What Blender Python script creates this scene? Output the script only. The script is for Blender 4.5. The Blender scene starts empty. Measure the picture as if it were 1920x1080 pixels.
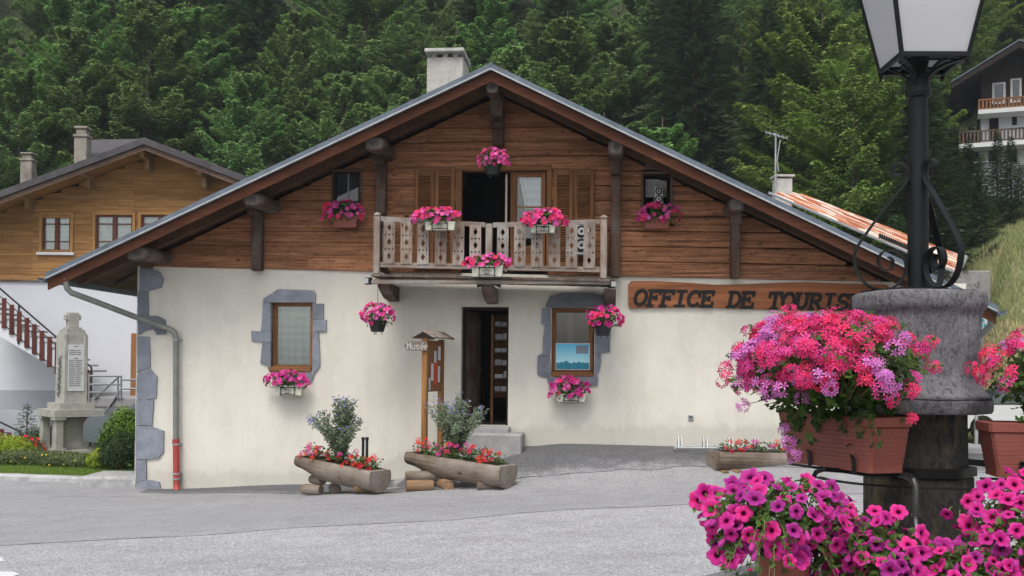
import bpy, bmesh, math, random
from mathutils import Vector, Matrix, noise
from mathutils.geometry import tessellate_polygon
random.seed(7)
R = math.radians
scene = bpy.context.scene
col = scene.collection

# ------------------------------------------------------------------ camera
FPX = 2000.0
SH = 115.0
EYE = 1.7
cam_d = bpy.data.cameras.new("camera")
cam = bpy.data.objects.new("camera", cam_d)
col.objects.link(cam)
cam.location = (0, 0, EYE)
CR = Matrix.Rotation(R(91.0), 3, 'X') @ Matrix.Rotation(R(0.5), 3, 'Z')
cam.rotation_euler = CR.to_euler()
cam_d.sensor_width = 36.0
cam_d.lens = FPX / 1920.0 * 36.0
cam_d.shift_y = SH / 1920.0
cam_d.clip_start = 0.05
cam_d.clip_end = 2000
scene.camera = cam
scene.render.resolution_x = 1024
scene.render.resolution_y = 576

# ------------------------------------------------------------------ light
SUN_EL, SUN_AZ = 60.0, 200.0      # azimuth in degrees, 180 = behind the camera, larger = from its left
world = bpy.data.worlds.new("World")
scene.world = world
world.use_nodes = True
wn = world.node_tree
wn.nodes.clear()
w_out = wn.nodes.new('ShaderNodeOutputWorld')
w_bg = wn.nodes.new('ShaderNodeBackground')
w_sky = wn.nodes.new('ShaderNodeTexSky')
w_hs = wn.nodes.new('ShaderNodeHueSaturation')
w_sky.sky_type = 'NISHITA'
w_sky.sun_disc = False
w_sky.sun_elevation = R(SUN_EL)
w_sky.sun_rotation = R(SUN_AZ)
w_sky.dust_density = 4.0
w_hs.inputs['Saturation'].default_value = 0.35
w_bg.inputs['Strength'].default_value = 0.15
wn.links.new(w_sky.outputs[0], w_hs.inputs['Color'])
wn.links.new(w_hs.outputs[0], w_bg.inputs['Color'])
wn.links.new(w_bg.outputs[0], w_out.inputs[0])
sun_d = bpy.data.lights.new("sun", 'SUN')
sun_d.energy = 1.35
sun_d.angle = R(24)
sun_d.color = (1.0, 0.96, 0.9)
sun = bpy.data.objects.new("sun", sun_d)
col.objects.link(sun)
az, el = R(SUN_AZ), R(SUN_EL)
sdir = Vector((math.sin(az) * math.cos(el), math.cos(az) * math.cos(el), math.sin(el)))
sun.rotation_euler = sdir.to_track_quat('Z', 'Y').to_euler()
scene.view_settings.view_transform = 'Standard'
scene.view_settings.look = 'None'
scene.view_settings.exposure = 0.5
scene.view_settings.gamma = 1.0
scene.render.engine = 'CYCLES'
scene.cycles.max_bounces = 6
scene.cycles.transparent_max_bounces = 12

# ------------------------------------------------------------------ helpers
def ray(px, py):
    return CR @ Vector(((px - 960) / FPX, (540 - py + SH) / FPX, -1.0))
CAMP = Vector((0, 0, EYE))
def P(px, py, Y):
    d = ray(px, py)
    return CAMP + d * (Y / d.y)

_o = P(920, 600, 19.0)
CHM = Matrix.Translation((_o.x, _o.y, 0)) @ Matrix.Rotation(R(-5.0), 4, 'Z')
CHI = CHM.inverted()
def L(px, py, yl=0.0):
    """point of the facade frame (x right, y into the building, z up)"""
    o = CHI @ CAMP
    d = CHI.to_3x3() @ ray(px, py)
    p = o + d * ((yl - o.y) / d.y)
    return (p.x, p.z)
def LX(px, yl=0.0): return L(px, 500, yl)[0]
def LZ(py, px=920, yl=0.0): return L(px, py, yl)[1]
def CW(x, y, z): return CHM @ Vector((x, y, z))

def put(o, label=None, cat=None, group=None, kind=None):
    if label: o['label'] = label
    if cat: o['category'] = cat
    if group: o['group'] = group
    if kind: o['kind'] = kind
    return o
def empty(name, loc=(0, 0, 0), rz=0.0, label=None, cat=None, group=None):
    o = bpy.data.objects.new(name, None)
    o.empty_display_size = .2
    col.objects.link(o)
    o.location = loc
    o.rotation_euler = (0, 0, rz)
    return put(o, label, cat, group)
def copy_tree(o, parent=None):
    c = o.copy()
    col.objects.link(c)
    c.parent = parent
    for ch in o.children:
        copy_tree(ch, c)
    return c

class MB:
    def __init__(s):
        s.v = []; s.f = []; s.m = []; s.t = []; s.r = []; s.rr = False
    def add(s, vs, fs, mi=0, tint=None, rad=None):
        b = len(s.v)
        s.v.extend([tuple(v) for v in vs])
        if tint is None: tint = random.random()
        for f in fs:
            s.f.append([b + i for i in f]); s.m.append(mi); s.t.append(tint)
        if rad is not None:
            s.rr = True
            s.r.extend(rad)
        else:
            s.r.extend([0.0] * len(vs))
    def box(s, x0, x1, y0, y1, z0, z1, mi=0, tint=None, M=None):
        vs = [Vector((x, y, z)) for z in (z0, z1) for y in (y0, y1) for x in (x0, x1)]
        if M is not None: vs = [M @ v for v in vs]
        s.add(vs, [(0, 2, 3, 1), (4, 5, 7, 6), (0, 1, 5, 4), (2, 6, 7, 3), (0, 4, 6, 2), (1, 3, 7, 5)], mi, tint)
    def bbox(s, x0, x1, y0, y1, z0, z1, b=.01, mi=0, tint=None, M=None):
        """box with chamfered edges"""
        b = min(b, (x1 - x0) * .3, (y1 - y0) * .3, (z1 - z0) * .3)
        vs = []; 
        for cx, sx in ((x0, 1), (x1, -1)):
            for cy, sy in ((y0, 1), (y1, -1)):
                for cz, sz in ((z0, 1), (z1, -1)):
                    vs += [Vector((cx, cy + sy * b, cz + sz * b)), Vector((cx + sx * b, cy, cz + sz * b)), Vector((cx + sx * b, cy + sy * b, cz))]
        if M is not None: vs = [M @ v for v in vs]
        def I(i, j, k, a): return ((i * 2 + j) * 2 + k) * 3 + a
        F = []
        for i in (0, 1): F.append([I(i, 0, 0, 0), I(i, 1, 0, 0), I(i, 1, 1, 0), I(i, 0, 1, 0)])
        for j in (0, 1): F.append([I(0, j, 0, 1), I(1, j, 0, 1), I(1, j, 1, 1), I(0, j, 1, 1)])
        for k in (0, 1): F.append([I(0, 0, k, 2), I(1, 0, k, 2), I(1, 1, k, 2), I(0, 1, k, 2)])
        for i in (0, 1):
            for j in (0, 1): F.append([I(i, j, 0, 0), I(i, j, 0, 1), I(i, j, 1, 1), I(i, j, 1, 0)])
        for i in (0, 1):
            for k in (0, 1): F.append([I(i, 0, k, 0), I(i, 0, k, 2), I(i, 1, k, 2), I(i, 1, k, 0)])
        for j in (0, 1):
            for k in (0, 1): F.append([I(0, j, k, 1), I(0, j, k, 2), I(1, j, k, 2), I(1, j, k, 1)])
        for i in (0, 1):
            for j in (0, 1):
                for k in (0, 1): F.append([I(i, j, k, 0), I(i, j, k, 1), I(i, j, k, 2)])
        s.add(vs, F, mi, tint)
    def prism(s, poly, y0, y1, mi=0, tint=None, holes=(), axis='y', M=None):
        """polygon given in (a, b) extruded along an axis"""
        def mk(a, b, c):
            v = Vector((a, c, b)) if axis == 'y' else (Vector((a, b, c)) if axis == 'z' else Vector((c, a, b)))
            return M @ v if M is not None else v
        loops = [list(poly)] + [list(h) for h in holes]
        flat = [p for l in loops for p in l]
        tris = tessellate_polygon([[Vector((p[0], p[1], 0)) for p in l] for l in loops])
        n = len(flat)
        vs = [mk(p[0], p[1], y0) for p in flat] + [mk(p[0], p[1], y1) for p in flat]
        fs = [tuple(t) for t in tris] + [tuple(i + n for i in reversed(t)) for t in tris]
        b = 0
        for l in loops:
            k = len(l)
            for i in range(k):
                j = (i + 1) % k
                fs.append((b + i, b + j, b + j + n, b + i + n))
            b += k
        s.add(vs, fs, mi, tint)
    def tube(s, pts, r, seg=8, mi=0, tint=None, cap=True, M=None):
        pts = [Vector(p) for p in pts]
        n = len(pts)
        rs = r if isinstance(r, (list, tuple)) else [r] * n
        vs = []; up = None
        for i, p in enumerate(pts):
            d = (pts[min(i + 1, n - 1)] - pts[max(i - 1, 0)]).normalized()
            if up is None:
                up = d.orthogonal().normalized()
            up = (up - d * up.dot(d))
            up = up.normalized() if up.length > 1e-6 else d.orthogonal().normalized()
            w = d.cross(up)
            for k in range(seg):
                a = 2 * math.pi * k / seg
                vs.append(p + (up * math.cos(a) + w * math.sin(a)) * rs[i])
        fs = [(i * seg + k, i * seg + (k + 1) % seg, (i + 1) * seg + (k + 1) % seg, (i + 1) * seg + k) for i in range(n - 1) for k in range(seg)]
        if cap:
            fs.append(tuple(range(seg))[::-1]); fs.append(tuple((n - 1) * seg + k for k in range(seg)))
        if M is not None: vs = [M @ v for v in vs]
        s.add(vs, fs, mi, tint)
    def ribbon(s, pts, w, t, side, mi=0, tint=None, M=None):
        """flat bar: width w along vector side, thickness t in the curve's plane"""
        pts = [Vector(p) for p in pts]; side = Vector(side).normalized(); n = len(pts); vs = []
        for i, p in enumerate(pts):
            d = (pts[min(i + 1, n - 1)] - pts[max(i - 1, 0)]).normalized()
            q = d.cross(side).normalized()
            for a, b in ((-1, -1), (1, -1), (1, 1), (-1, 1)):
                vs.append(p + side * (a * w / 2) + q * (b * t / 2))
        fs = [(i * 4 + k, i * 4 + (k + 1) % 4, (i + 1) * 4 + (k + 1) % 4, (i + 1) * 4 + k) for i in range(n - 1) for k in range(4)]
        fs += [(3, 2, 1, 0), tuple((n - 1) * 4 + k for k in range(4))]
        if M is not None: vs = [M @ v for v in vs]
        s.add(vs, fs, mi, tint)
    def loft(s, rings, mi=0, tint=None, cap=True, M=None):
        k = len(rings[0]); vs = [Vector(p) for r_ in rings for p in r_]
        fs = [(i * k + j, i * k + (j + 1) % k, (i + 1) * k + (j + 1) % k, (i + 1) * k + j) for i in range(len(rings) - 1) for j in range(k)]
        if cap: fs += [tuple(range(k))[::-1], tuple((len(rings) - 1) * k + j for j in range(k))]
        if M is not None: vs = [M @ v for v in vs]
        s.add(vs, fs, mi, tint)
    def lathe(s, prof, seg=24, mi=0, tint=None, M=None, n=2.0, rot=0.0):
        rings = []
        for r_, z in prof:
            ring = []
            for k in range(seg):
                a = 2 * math.pi * k / seg
                c, d = math.cos(a), math.sin(a)
                q = (abs(c) ** n + abs(d) ** n) ** (-1 / n)
                x, y = r_ * q * c, r_ * q * d
                ring.append((x * math.cos(rot) - y * math.sin(rot), x * math.sin(rot) + y * math.cos(rot), z))
            rings.append(ring)
        s.loft(rings, mi, tint, True, M)
    def grid(s, nx, ny, fn, mi=0, tint=.5):
        vs = [fn(i / nx, j / ny) for j in range(ny + 1) for i in range(nx + 1)]
        fs = [(j * (nx + 1) + i, j * (nx + 1) + i + 1, (j + 1) * (nx + 1) + i + 1, (j + 1) * (nx + 1) + i) for j in range(ny) for i in range(nx)]
        s.add(vs, fs, mi, tint)
    def build(s, name, mats, parent=None, smooth=False, fix=True, loc=None, **kw):
        me = bpy.data.meshes.new(name)
        me.from_pydata(s.v, [], s.f)
        if not isinstance(mats, (list, tuple)): mats = [mats]
        for m_ in mats: me.materials.append(m_)
        me.polygons.foreach_set('material_index', s.m)
        a = me.attributes.new('tint', 'FLOAT', 'FACE')
        a.data.foreach_set('value', s.t)
        if s.rr:
            a = me.attributes.new('rad', 'FLOAT', 'POINT')
            a.data.foreach_set('value', s.r)
        if fix:
            bm = bmesh.new(); bm.from_mesh(me)
            bmesh.ops.recalc_face_normals(bm, faces=bm.faces)
            bm.to_mesh(me); bm.free()
        if smooth:
            me.polygons.foreach_set('use_smooth', [True] * len(me.polygons))
            if smooth != 'all': me.set_sharp_from_angle(angle=R(38))
        me.update()
        o = bpy.data.objects.new(name, me)
        col.objects.link(o)
        if parent: o.parent = parent
        if loc is not None: o.location = loc
        return put(o, **kw)

# ------------------------------------------------------------------ materials
class NT:
    def __init__(s, name):
        s.m = bpy.data.materials.new(name); s.m.use_nodes = True
        s.t = s.m.node_tree; s.b = s.t.nodes['Principled BSDF']; s.o = s.t.nodes['Material Output']
    def n(s, typ, **kw):
        nd = s.t.nodes.new(typ)
        for k, v in kw.items():
            if k in nd.inputs: s.set(nd.inputs[k], v)
            else: setattr(nd, k, v)
        return nd
    def set(s, inp, v):
        if isinstance(v, bpy.types.NodeSocket): s.t.links.new(v, inp)
        elif isinstance(v, bpy.types.Node): s.t.links.new(v.outputs[0], inp)
        else: inp.default_value = v
    def coord(s, scale=(1, 1, 1), kind='Object', off=None):
        tc = s.n('ShaderNodeTexCoord'); mp = s.n('ShaderNodeMapping')
        s.set(mp.inputs['Vector'], tc.outputs[kind]); mp.inputs['Scale'].default_value = scale
        if off is not None: s.set(mp.inputs['Location'], off)
        return mp.outputs[0]
    def noise(s, vec, scale, detail=4, rough=.6, out='Fac'):
        n_ = s.n('ShaderNodeTexNoise'); s.set(n_.inputs['Vector'], vec)
        n_.inputs['Scale'].default_value = scale; n_.inputs['Detail'].default_value = detail; n_.inputs['Roughness'].default_value = rough
        return n_.outputs[out]
    def voro(s, vec, scale, feat='F1', out='Distance', rnd=1.0):
        n_ = s.n('ShaderNodeTexVoronoi'); n_.feature = feat; s.set(n_.inputs['Vector'], vec)
        n_.inputs['Scale'].default_value = scale; n_.inputs['Randomness'].default_value = rnd
        return n_.outputs[out]
    def ramp(s, fac, stops, interp='LINEAR'):
        r_ = s.n('ShaderNodeValToRGB'); s.set(r_.inputs[0], fac); e = r_.color_ramp.elements; r_.color_ramp.interpolation = interp
        while len(e) < len(stops): e.new(.5)
        for i, (p, c) in enumerate(stops):
            e[i].position = p
            if not isinstance(c, (tuple, list)): c = (c, c, c)
            e[i].color = tuple(c) + ((1,) if len(c) == 3 else ())
        return r_.outputs[0]
    def mix(s, fac, a, b, mode='MIX'):
        m_ = s.n('ShaderNodeMixRGB'); m_.blend_type = mode
        for i, v in ((0, fac), (1, a), (2, b)):
            if isinstance(v, (tuple, list)) and len(v) == 3: v = tuple(v) + (1,)
            s.set(m_.inputs[i], v)
        return m_.outputs[0]
    def math(s, op, a, b=0.0, clamp=False):
        m_ = s.n('ShaderNodeMath'); m_.operation = op; m_.use_clamp = clamp
        s.set(m_.inputs[0], a); s.set(m_.inputs[1], b)
        return m_.outputs[0]
    def attr(s, name):
        a = s.n('ShaderNodeAttribute'); a.attribute_name = name
        return a.outputs['Fac']
    def bump(s, h, strength=.3, dist=.02):
        b = s.n('ShaderNodeBump'); b.inputs['Strength'].default_value = strength; b.inputs['Distance'].default_value = dist
        s.set(b.inputs['Height'], h); s.set(s.b.inputs['Normal'], b.outputs[0])
    def done(s, color, rough=.8, spec=.3, metal=0.0):
        if isinstance(color, (tuple, list)) and len(color) == 3: color = tuple(color) + (1,)
        s.set(s.b.inputs['Base Color'], color); s.set(s.b.inputs['Roughness'], rough)
        s.b.inputs['Specular IOR Level'].default_value = spec; s.b.inputs['Metallic'].default_value = metal
        return s.m
def scl(c, k): return tuple(min(1, x * k) for x in c)

def mottled(name, c, var=.25, scale=6, rough=.8, spec=.3, metal=0, bump=.15, fine=60, tintv=.15):
    n = NT(name); v = n.coord()
    a = n.noise(v, scale, 6, .65); b = n.noise(v, fine, 3, .6)
    c1 = n.ramp(a, [(.3, scl(c, 1 - var)), (.7, scl(c, 1 + var))])
    c2 = n.mix(.5, c1, n.ramp(b, [(.35, .62), (.65, 1.0)]), 'MULTIPLY')
    c3 = n.mix(1, c2, n.ramp(n.attr('tint'), [(0, 1 - tintv), (1, 1.0)]), 'MULTIPLY')
    if bump: n.bump(n.math('ADD', a, n.math('MULTIPLY', b, .5)), bump, .01)
    return n.done(c3, rough, spec, metal)

def wood(name, c_dark, c_light, axis='x', gs=1.0, tintv=.45, weather=None, knots=True, rough=.75, crack=.5, old=False):
    n = NT(name); t = n.attr('tint')
    off = n.n('ShaderNodeCombineXYZ'); n.set(off.inputs[0], n.math('MULTIPLY', t, 37.0)); n.set(off.inputs[1], n.math('MULTIPLY', t, 91.0)); n.set(off.inputs[2], n.math('MULTIPLY', t, 53.0))
    sc = {'x': (.35 * gs, 5 * gs, 9 * gs), 'y': (5 * gs, .35 * gs, 9 * gs), 'z': (9 * gs, 5 * gs, .35 * gs)}[axis]
    s1 = {'x': (.5, 1.6, 2.2), 'y': (1.6, .5, 2.2), 'z': (2, 2, .5)}[axis]
    v = n.coord(sc, off=off.outputs[0]); v2 = n.coord(s1, off=off.outputs[0])
    g = n.noise(v, 3.0, 7, .7); big = n.noise(v2, 1.3, 4, .6); fine = n.noise(v, 14.0, 4, .7)
    c = n.ramp(g, [(.3, c_dark), (.52, tuple((a + b) / 2 for a, b in zip(c_dark, c_light))), (.7, c_light)])
    c = n.mix(.75, c, n.ramp(big, [(.3, .45), (.65, 1.0)]), 'MULTIPLY')
    c = n.mix(.5, c, n.ramp(fine, [(.35, .5), (.6, 1.0)]), 'MULTIPLY')
    ck = n.ramp(n.noise(n.coord(tuple(x * q for x, q in zip(sc, (.8, .8, .8))), off=off.outputs[0]), 2.1, 2, .4), [(.485, 1.0), (.5, 0.0), (.515, 1.0)])
    c = n.mix(crack, c, n.mix(.5, ck, (1, 1, 1)), 'MULTIPLY')
    if knots:
        kd = {'x': (1.5, 3, 3.2), 'y': (3, 1.5, 3.2), 'z': (3.2, 3, 1.5)}[axis]
        k = n.voro(n.coord(kd, off=off.outputs[0]), 1.0)
        c = n.mix(1, c, n.ramp(k, [(.05, (.12, .08, .06)), (.1, (1, 1, 1))]), 'MULTIPLY')
    if old:
        sp = n.noise(n.coord((2.2, 3, 9), off=off.outputs[0]), 2.4, 6, .75)
        c = n.mix(n.ramp(sp, [(.56, 0), (.64, .75)]), c, (.045, .02, .012))
        z_ = n.n('ShaderNodeSeparateXYZ'); n.set(z_.inputs[0], n.coord())
        wz = n.ramp(n.math('ADD', n.math('MULTIPLY', n.noise(n.coord((.6, 1, 2.5)), 1.6, 6, .75), 2.0), n.math('MULTIPLY', z_.outputs[2], -.55)), [(.0, 0), (.42, .55)])
        c = n.mix(n.math('MULTIPLY', wz, .7), c, (.36, .24, .17))
        lg = n.noise(n.coord((.12, 1, 26), off=off.outputs[0]), 1.5, 3, .5)
        c = n.mix(1, c, n.ramp(lg, [(.35, .4), (.4, 1.0), (.7, 1.0), (.78, 1.15)]), 'MULTIPLY')
    if weather:
        c = n.mix(n.ramp(n.noise(n.coord(), 1.7, 5, .65), [(.45, 0), (.7, 1)]), c, weather)
    c = n.mix(1, c, n.ramp(t, [(0, 1 - tintv), (1, 1.0)]), 'MULTIPLY')
    n.bump(n.math('ADD', g, fine), .35, .012)
    return n.done(c, rough, .25)

M = {}
M['log'] = wood('old_larch_boards', (.25, .095, .044), (.8, .38, .19), tintv=.35, crack=.8, old=True)
M['beam'] = wood('grey_old_beam', (.085, .048, .032), (.28, .17, .115), 'z', weather=(.22, .18, .155))
M['beamy'] = wood('old_purlin', (.08, .045, .03), (.25, .15, .1), 'y', weather=(.26, .23, .21))
M['fascia'] = wood('reddish_fascia', (.1, .034, .016), (.24, .09, .045), 'x', tintv=.2, knots=False)
M['soffit'] = wood('soffit_boards', (.08, .04, .022), (.2, .1, .05), 'y')
M['frame'] = wood('orange_brown_frame', (.2, .08, .03), (.42, .2, .085), 'z', tintv=.2, knots=False)
M['framex'] = wood('orange_brown_frame_flat', (.2, .08, .03), (.42, .2, .085), 'x', tintv=.2, knots=False)
M['silver'] = wood('weathered_balcony_wood', (.2, .14, .1), (.5, .4, .33), 'z', tintv=.25, weather=(.42, .39, .36))
M['silverx'] = wood('weathered_balcony_rail', (.17, .12, .09), (.44, .35, .29), 'x', tintv=.2, weather=(.36, .34, .33))
M['newwood'] = wood('neighbour_boards', (.34, .16, .055), (.68, .37, .14), 'x', tintv=.25, knots=False, crack=.3)
M['pine'] = wood('varnished_pine', (.3, .14, .045), (.55, .28, .1), 'z', tintv=.2, crack=.3)
M['trough'] = wood('weathered_log', (.12, .085, .06), (.42, .33, .25), 'x', gs=1.1, tintv=.15, weather=(.3, .265, .23), crack=.9)
M['cutlog'] = wood('cut_log', (.22, .12, .06), (.5, .33, .19), 'x', tintv=.4)
M['sign'] = wood('sign_board_stain', (.27, .095, .042), (.48, .19, .085), 'x', gs=.6, tintv=.1, knots=False, crack=.3)
M['darkwood'] = wood('dark_chalet_wood', (.015, .01, .008), (.06, .035, .025), 'x')
M['redbal'] = wood('red_brown_baluster', (.1, .025, .02), (.2, .06, .045), 'z', tintv=.2, knots=False)
M['zinc'] = mottled('blue_grey_zinc', (.12, .15, .185), .3, 3, .6, .4, .1, .1, 25)
M['zincl'] = mottled('pale_zinc_edge', (.42, .44, .45), .2, 4, .4, .5, .3, .05)
M['pipe'] = mottled('grey_pipe', (.27, .28, .25), .25, 5, .45, .5, .2, .05)
M['redpipe'] = mottled('red_pipe', (.38, .05, .04), .3, 6, .5, .5, 0, .05)
M['concrete'] = mottled('chimney_render', (.52, .5, .47), .2, 4, .9, .2, 0, .3, 30)
M['mstone'] = mottled('monument_granite', (.42, .41, .37), .18, 5, .85, .3, 0, .15, 90)
M['kerb'] = mottled('kerb_stone', (.42, .42, .42), .3, 5, .9, .2, 0, .3)
M['bstone'] = mottled('step_concrete', (.36, .35, .35), .2, 5, .9, .2, 0, .2)
M['black'] = mottled('black_iron', (.009, .01, .011), .2, 8, .5, .3, .0, .05, 90)
M['lampiron'] = mottled('dark_green_black_iron', (.006, .0085, .0085), .2, 8, .5, .25, .0, .06, 90)
M['blackpl'] = mottled('black_plastic', (.02, .025, .024), .2, 8, .5, .4)
M['cream'] = mottled('cream_plastic', (.6, .6, .5), .1, 5, .5, .4, 0, .03)
M['terra'] = mottled('terracotta_plastic', (.25, .075, .055), .12, 4, .6, .35, 0, .05, 120)
M['terrad'] = mottled('clay_pot', (.27, .08, .055), .15, 6, .6, .35, 0, .05, 120)
M['soil'] = mottled('potting_soil', (.035, .025, .018), .4, 20, 1, .1, 0, .5)
M['white'] = mottled('white_paint', (.72, .72, .74), .05, 2, .8, .2, 0, .05)
M['whitew'] = mottled('white_neighbour_render', (.76, .77, .83), .05, .8, .9, .2, 0, .12)
M['greyw'] = mottled('grey_neighbour_render', (.44, .45, .5), .06, .8, .9, .2, 0, .12)
M['roofdark'] = mottled('dark_slate_roof', (.07, .065, .07), .35, 3, .7, .4, 0, .3)
M['steel'] = mottled('galvanised_steel', (.3, .31, .33), .15, 6, .45, .5, .4, .03)
M['silverp'] = mottled('silver_plastic', (.6, .61, .63), .08, 6, .3, .6, .4, .02)
M['paper'] = mottled('paper', (.72, .7, .72), .05, 3, .8, .2, 0, .05)
M['paperred'] = mottled('red_paper', (.62, .1, .04), .08, 3, .8, .2, 0, .05)
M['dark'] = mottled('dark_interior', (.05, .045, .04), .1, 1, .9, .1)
M['inner'] = mottled('interior_wall', (.3, .27, .22), .1, 1, .9, .1)
M['ink'] = mottled('black_lettering', (.015, .014, .014), .1, 4, .7, .3)
M['carpaint'] = mottled('white_car_paint', (.7, .71, .72), .03, 1, .25, .6, 0, 0)
M['carblue'] = mottled('blue_grey_car_paint', (.2, .23, .27), .03, 1, .25, .6, .3, 0)
M['rubber'] = mottled('rubber', (.02, .02, .02), .1, 8, .85, .2)
M['redlight'] = mottled('red_lamp_plastic', (.4, .02, .02), .05, 8, .3, .5)
M['teal'] = mottled('teal_lettering', (.05, .3, .32), .05, 8, .6, .3)
M['greydark'] = mottled('dark_grey_letter', (.16, .16, .17), .1, 8, .8, .2)
M['shutter'] = M['frame']

def plaster():
    n = NT('cream_plaster'); v = n.coord()
    a = n.noise(v, .5, 6, .6); b = n.noise(n.coord((1, 1, .25)), 2.2, 5, .65); f = n.noise(v, 45, 4, .7)
    c = n.ramp(a, [(.3, (.66, .63, .55)), (.7, (.74, .71, .63))])
    c = n.mix(.35, c, n.ramp(b, [(.35, .8), (.6, 1.0)]), 'MULTIPLY')
    z = n.n('ShaderNodeSeparateXYZ'); n.set(z.inputs[0], n.coord())
    # rain streaks and patched render
    st = n.noise(n.coord((3.2, 1, .12)), 1.8, 6, .7)
    c = n.mix(.15, c, n.ramp(st, [(.36, .82), (.5, 1.0), (.62, 1.0), (.72, .93)]), 'MULTIPLY')
    pa = n.noise(n.coord((1, 1, 1.3)), 1.1, 3, .5)
    c = n.mix(1, c, n.ramp(pa, [(.56, 1.0), (.575, .965), (.7, .97)]), 'MULTIPLY')
    crk = n.ramp(n.math('ABSOLUTE', n.math('SUBTRACT', n.noise(n.coord((.8, 1, .5)), 1.3, 8, .62), .5)), [(.0, .8), (.0035, 1.0)])
    c = n.mix(.55, c, crk, 'MULTIPLY')
    # splash dirt above the ground line, which climbs towards the door
    gl = n.ramp(n.math('ADD', n.math('MULTIPLY', z.outputs[0], .1), .5), [(.12, 0.0), (.3, .2), (.46, .95), (.9, 1.0)])
    gh = n.math('SUBTRACT', n.math('SUBTRACT', z.outputs[2], n.math('MULTIPLY', gl, .95)), -.57)
    g = n.math('SUBTRACT', gh, n.math('MULTIPLY', n.noise(n.coord((1.5, 1, .6)), 3.0, 6, .75), .55))
    c = n.mix(n.ramp(g, [(-.0, .36), (.1, .12), (.32, 0)]), c, (.33, .31, .27))
    n.bump(n.math('ADD', f, n.math('MULTIPLY', n.noise(v, 8, 4), 1.2)), .25, .012)
    return n.done(c, .92, .15)
M['plaster'] = plaster()

def bluestone():
    n = NT('blue_grey_painted_stone'); v = n.coord()
    a = n.noise(v, 3, 6, .65); b = n.noise(v, 30, 4, .7)
    c = n.ramp(a, [(.3, (.2, .22, .26)), (.7, (.33, .355, .41))])
    c = n.mix(.5, c, n.ramp(b, [(.35, .6), (.6, 1.0)]), 'MULTIPLY')
    scr = n.ramp(n.noise(n.coord((5, 1, 2)), 1.6, 5, .75), [(.66, 0), (.69, 1)])
    c = n.mix(scr, c, (.6, .6, .58))
    c = n.mix(1, c, n.ramp(n.attr('tint'), [(0, .7), (1, 1.0)]), 'MULTIPLY')
    n.bump(a, .5, .03)
    return n.done(c, .85, .25)
M['bstn'] = bluestone()

def gravel(name, c0, c1, sc, edge=None):
    n = NT(name); v = n.coord()
    d = n.voro(v, sc, 'F1', 'Color'); d2 = n.voro(v, sc, 'DISTANCE_TO_EDGE', 'Distance')
    bw = n.n('ShaderNodeSeparateColor'); n.set(bw.inputs[0], d)
    c = n.ramp(bw.outputs[0], [(0, c0), (.45, tuple((a + b) * .5 for a, b in zip(c0, c1))), (1, c1)])
    if edge:
        bw2 = n.ramp(bw.outputs[0], [(0, edge[0]), (1, edge[1])])
        m_ = n.math('ADD', n.attr('rad'), n.math('MULTIPLY', n.math('ADD', n.noise(v, 3.5, 6, .75), n.math('MULTIPLY', bw.outputs[2], .25)), .9))
        c = n.mix(n.ramp(m_, [(.5, 1), (.78, 0)]), c, bw2)
    c = n.mix(.9, c, n.ramp(d2, [(.0, .45), (.25, 1.0)]), 'MULTIPLY')
    big = n.noise(n.coord((.3, 1, 1)), .6, 6, .6)
    c = n.mix(.6, c, n.ramp(big, [(.3, .78), (.7, 1.0)]), 'MULTIPLY')
    st = n.noise(n.coord((1, 1, 1)), 2.2, 6, .75)
    c = n.mix(.55, c, n.ramp(st, [(.3, .7), (.55, 1.0)]), 'MULTIPLY')
    pt = n.ramp(n.noise(n.coord((.5, 1.3, 1)), 1.1, 5, .8), [(.56, 1.0), (.6, .82), (.72, .86)])
    c = n.mix(.6, c, pt, 'MULTIPLY')
    n.bump(d2, .5, .006)
    return n.done(c, .9, .25)
M['gravel'] = gravel('coarse_road_chippings', (.25, .25, .255), (.66, .66, .68), 85)
M['road'] = gravel('finer_road_chippings', (.26, .26, .265), (.54, .54, .555), 105)
M['asphalt'] = gravel('old_asphalt', (.1, .1, .105), (.225, .225, .235), 95, ((.26, .26, .265), (.54, .54, .555)))

def glass(name, tint=(.05, .06, .06), rough=.03):
    n = NT(name); v = n.coord()
    return n.done(n.ramp(n.noise(v, 2, 3), [(.3, scl(tint, .6)), (.7, scl(tint, 1.5))]), rough, .8)
def clearglass(name):
    n = NT(name)
    tr = n.n('ShaderNodeBsdfTransparent'); tr.inputs[0].default_value = (.93, .95, .94, 1)
    gl = n.n('ShaderNodeBsdfGlossy'); gl.inputs['Roughness'].default_value = .03
    fr = n.n('ShaderNodeFresnel'); fr.inputs[0].default_value = 1.5
    mx = n.n('ShaderNodeMixShader'); n.set(mx.inputs[0], n.math('ADD', fr.outputs[0], .05)); n.set(mx.inputs[1], tr.outputs[0]); n.set(mx.inputs[2], gl.outputs[0])
    n.set(n.o.inputs[0], mx.outputs[0])
    return n.m
M['glassd'] = glass('dark_window_glass', (.035, .045, .045))
M['glass'] = clearglass('clear_window_glass')
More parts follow.
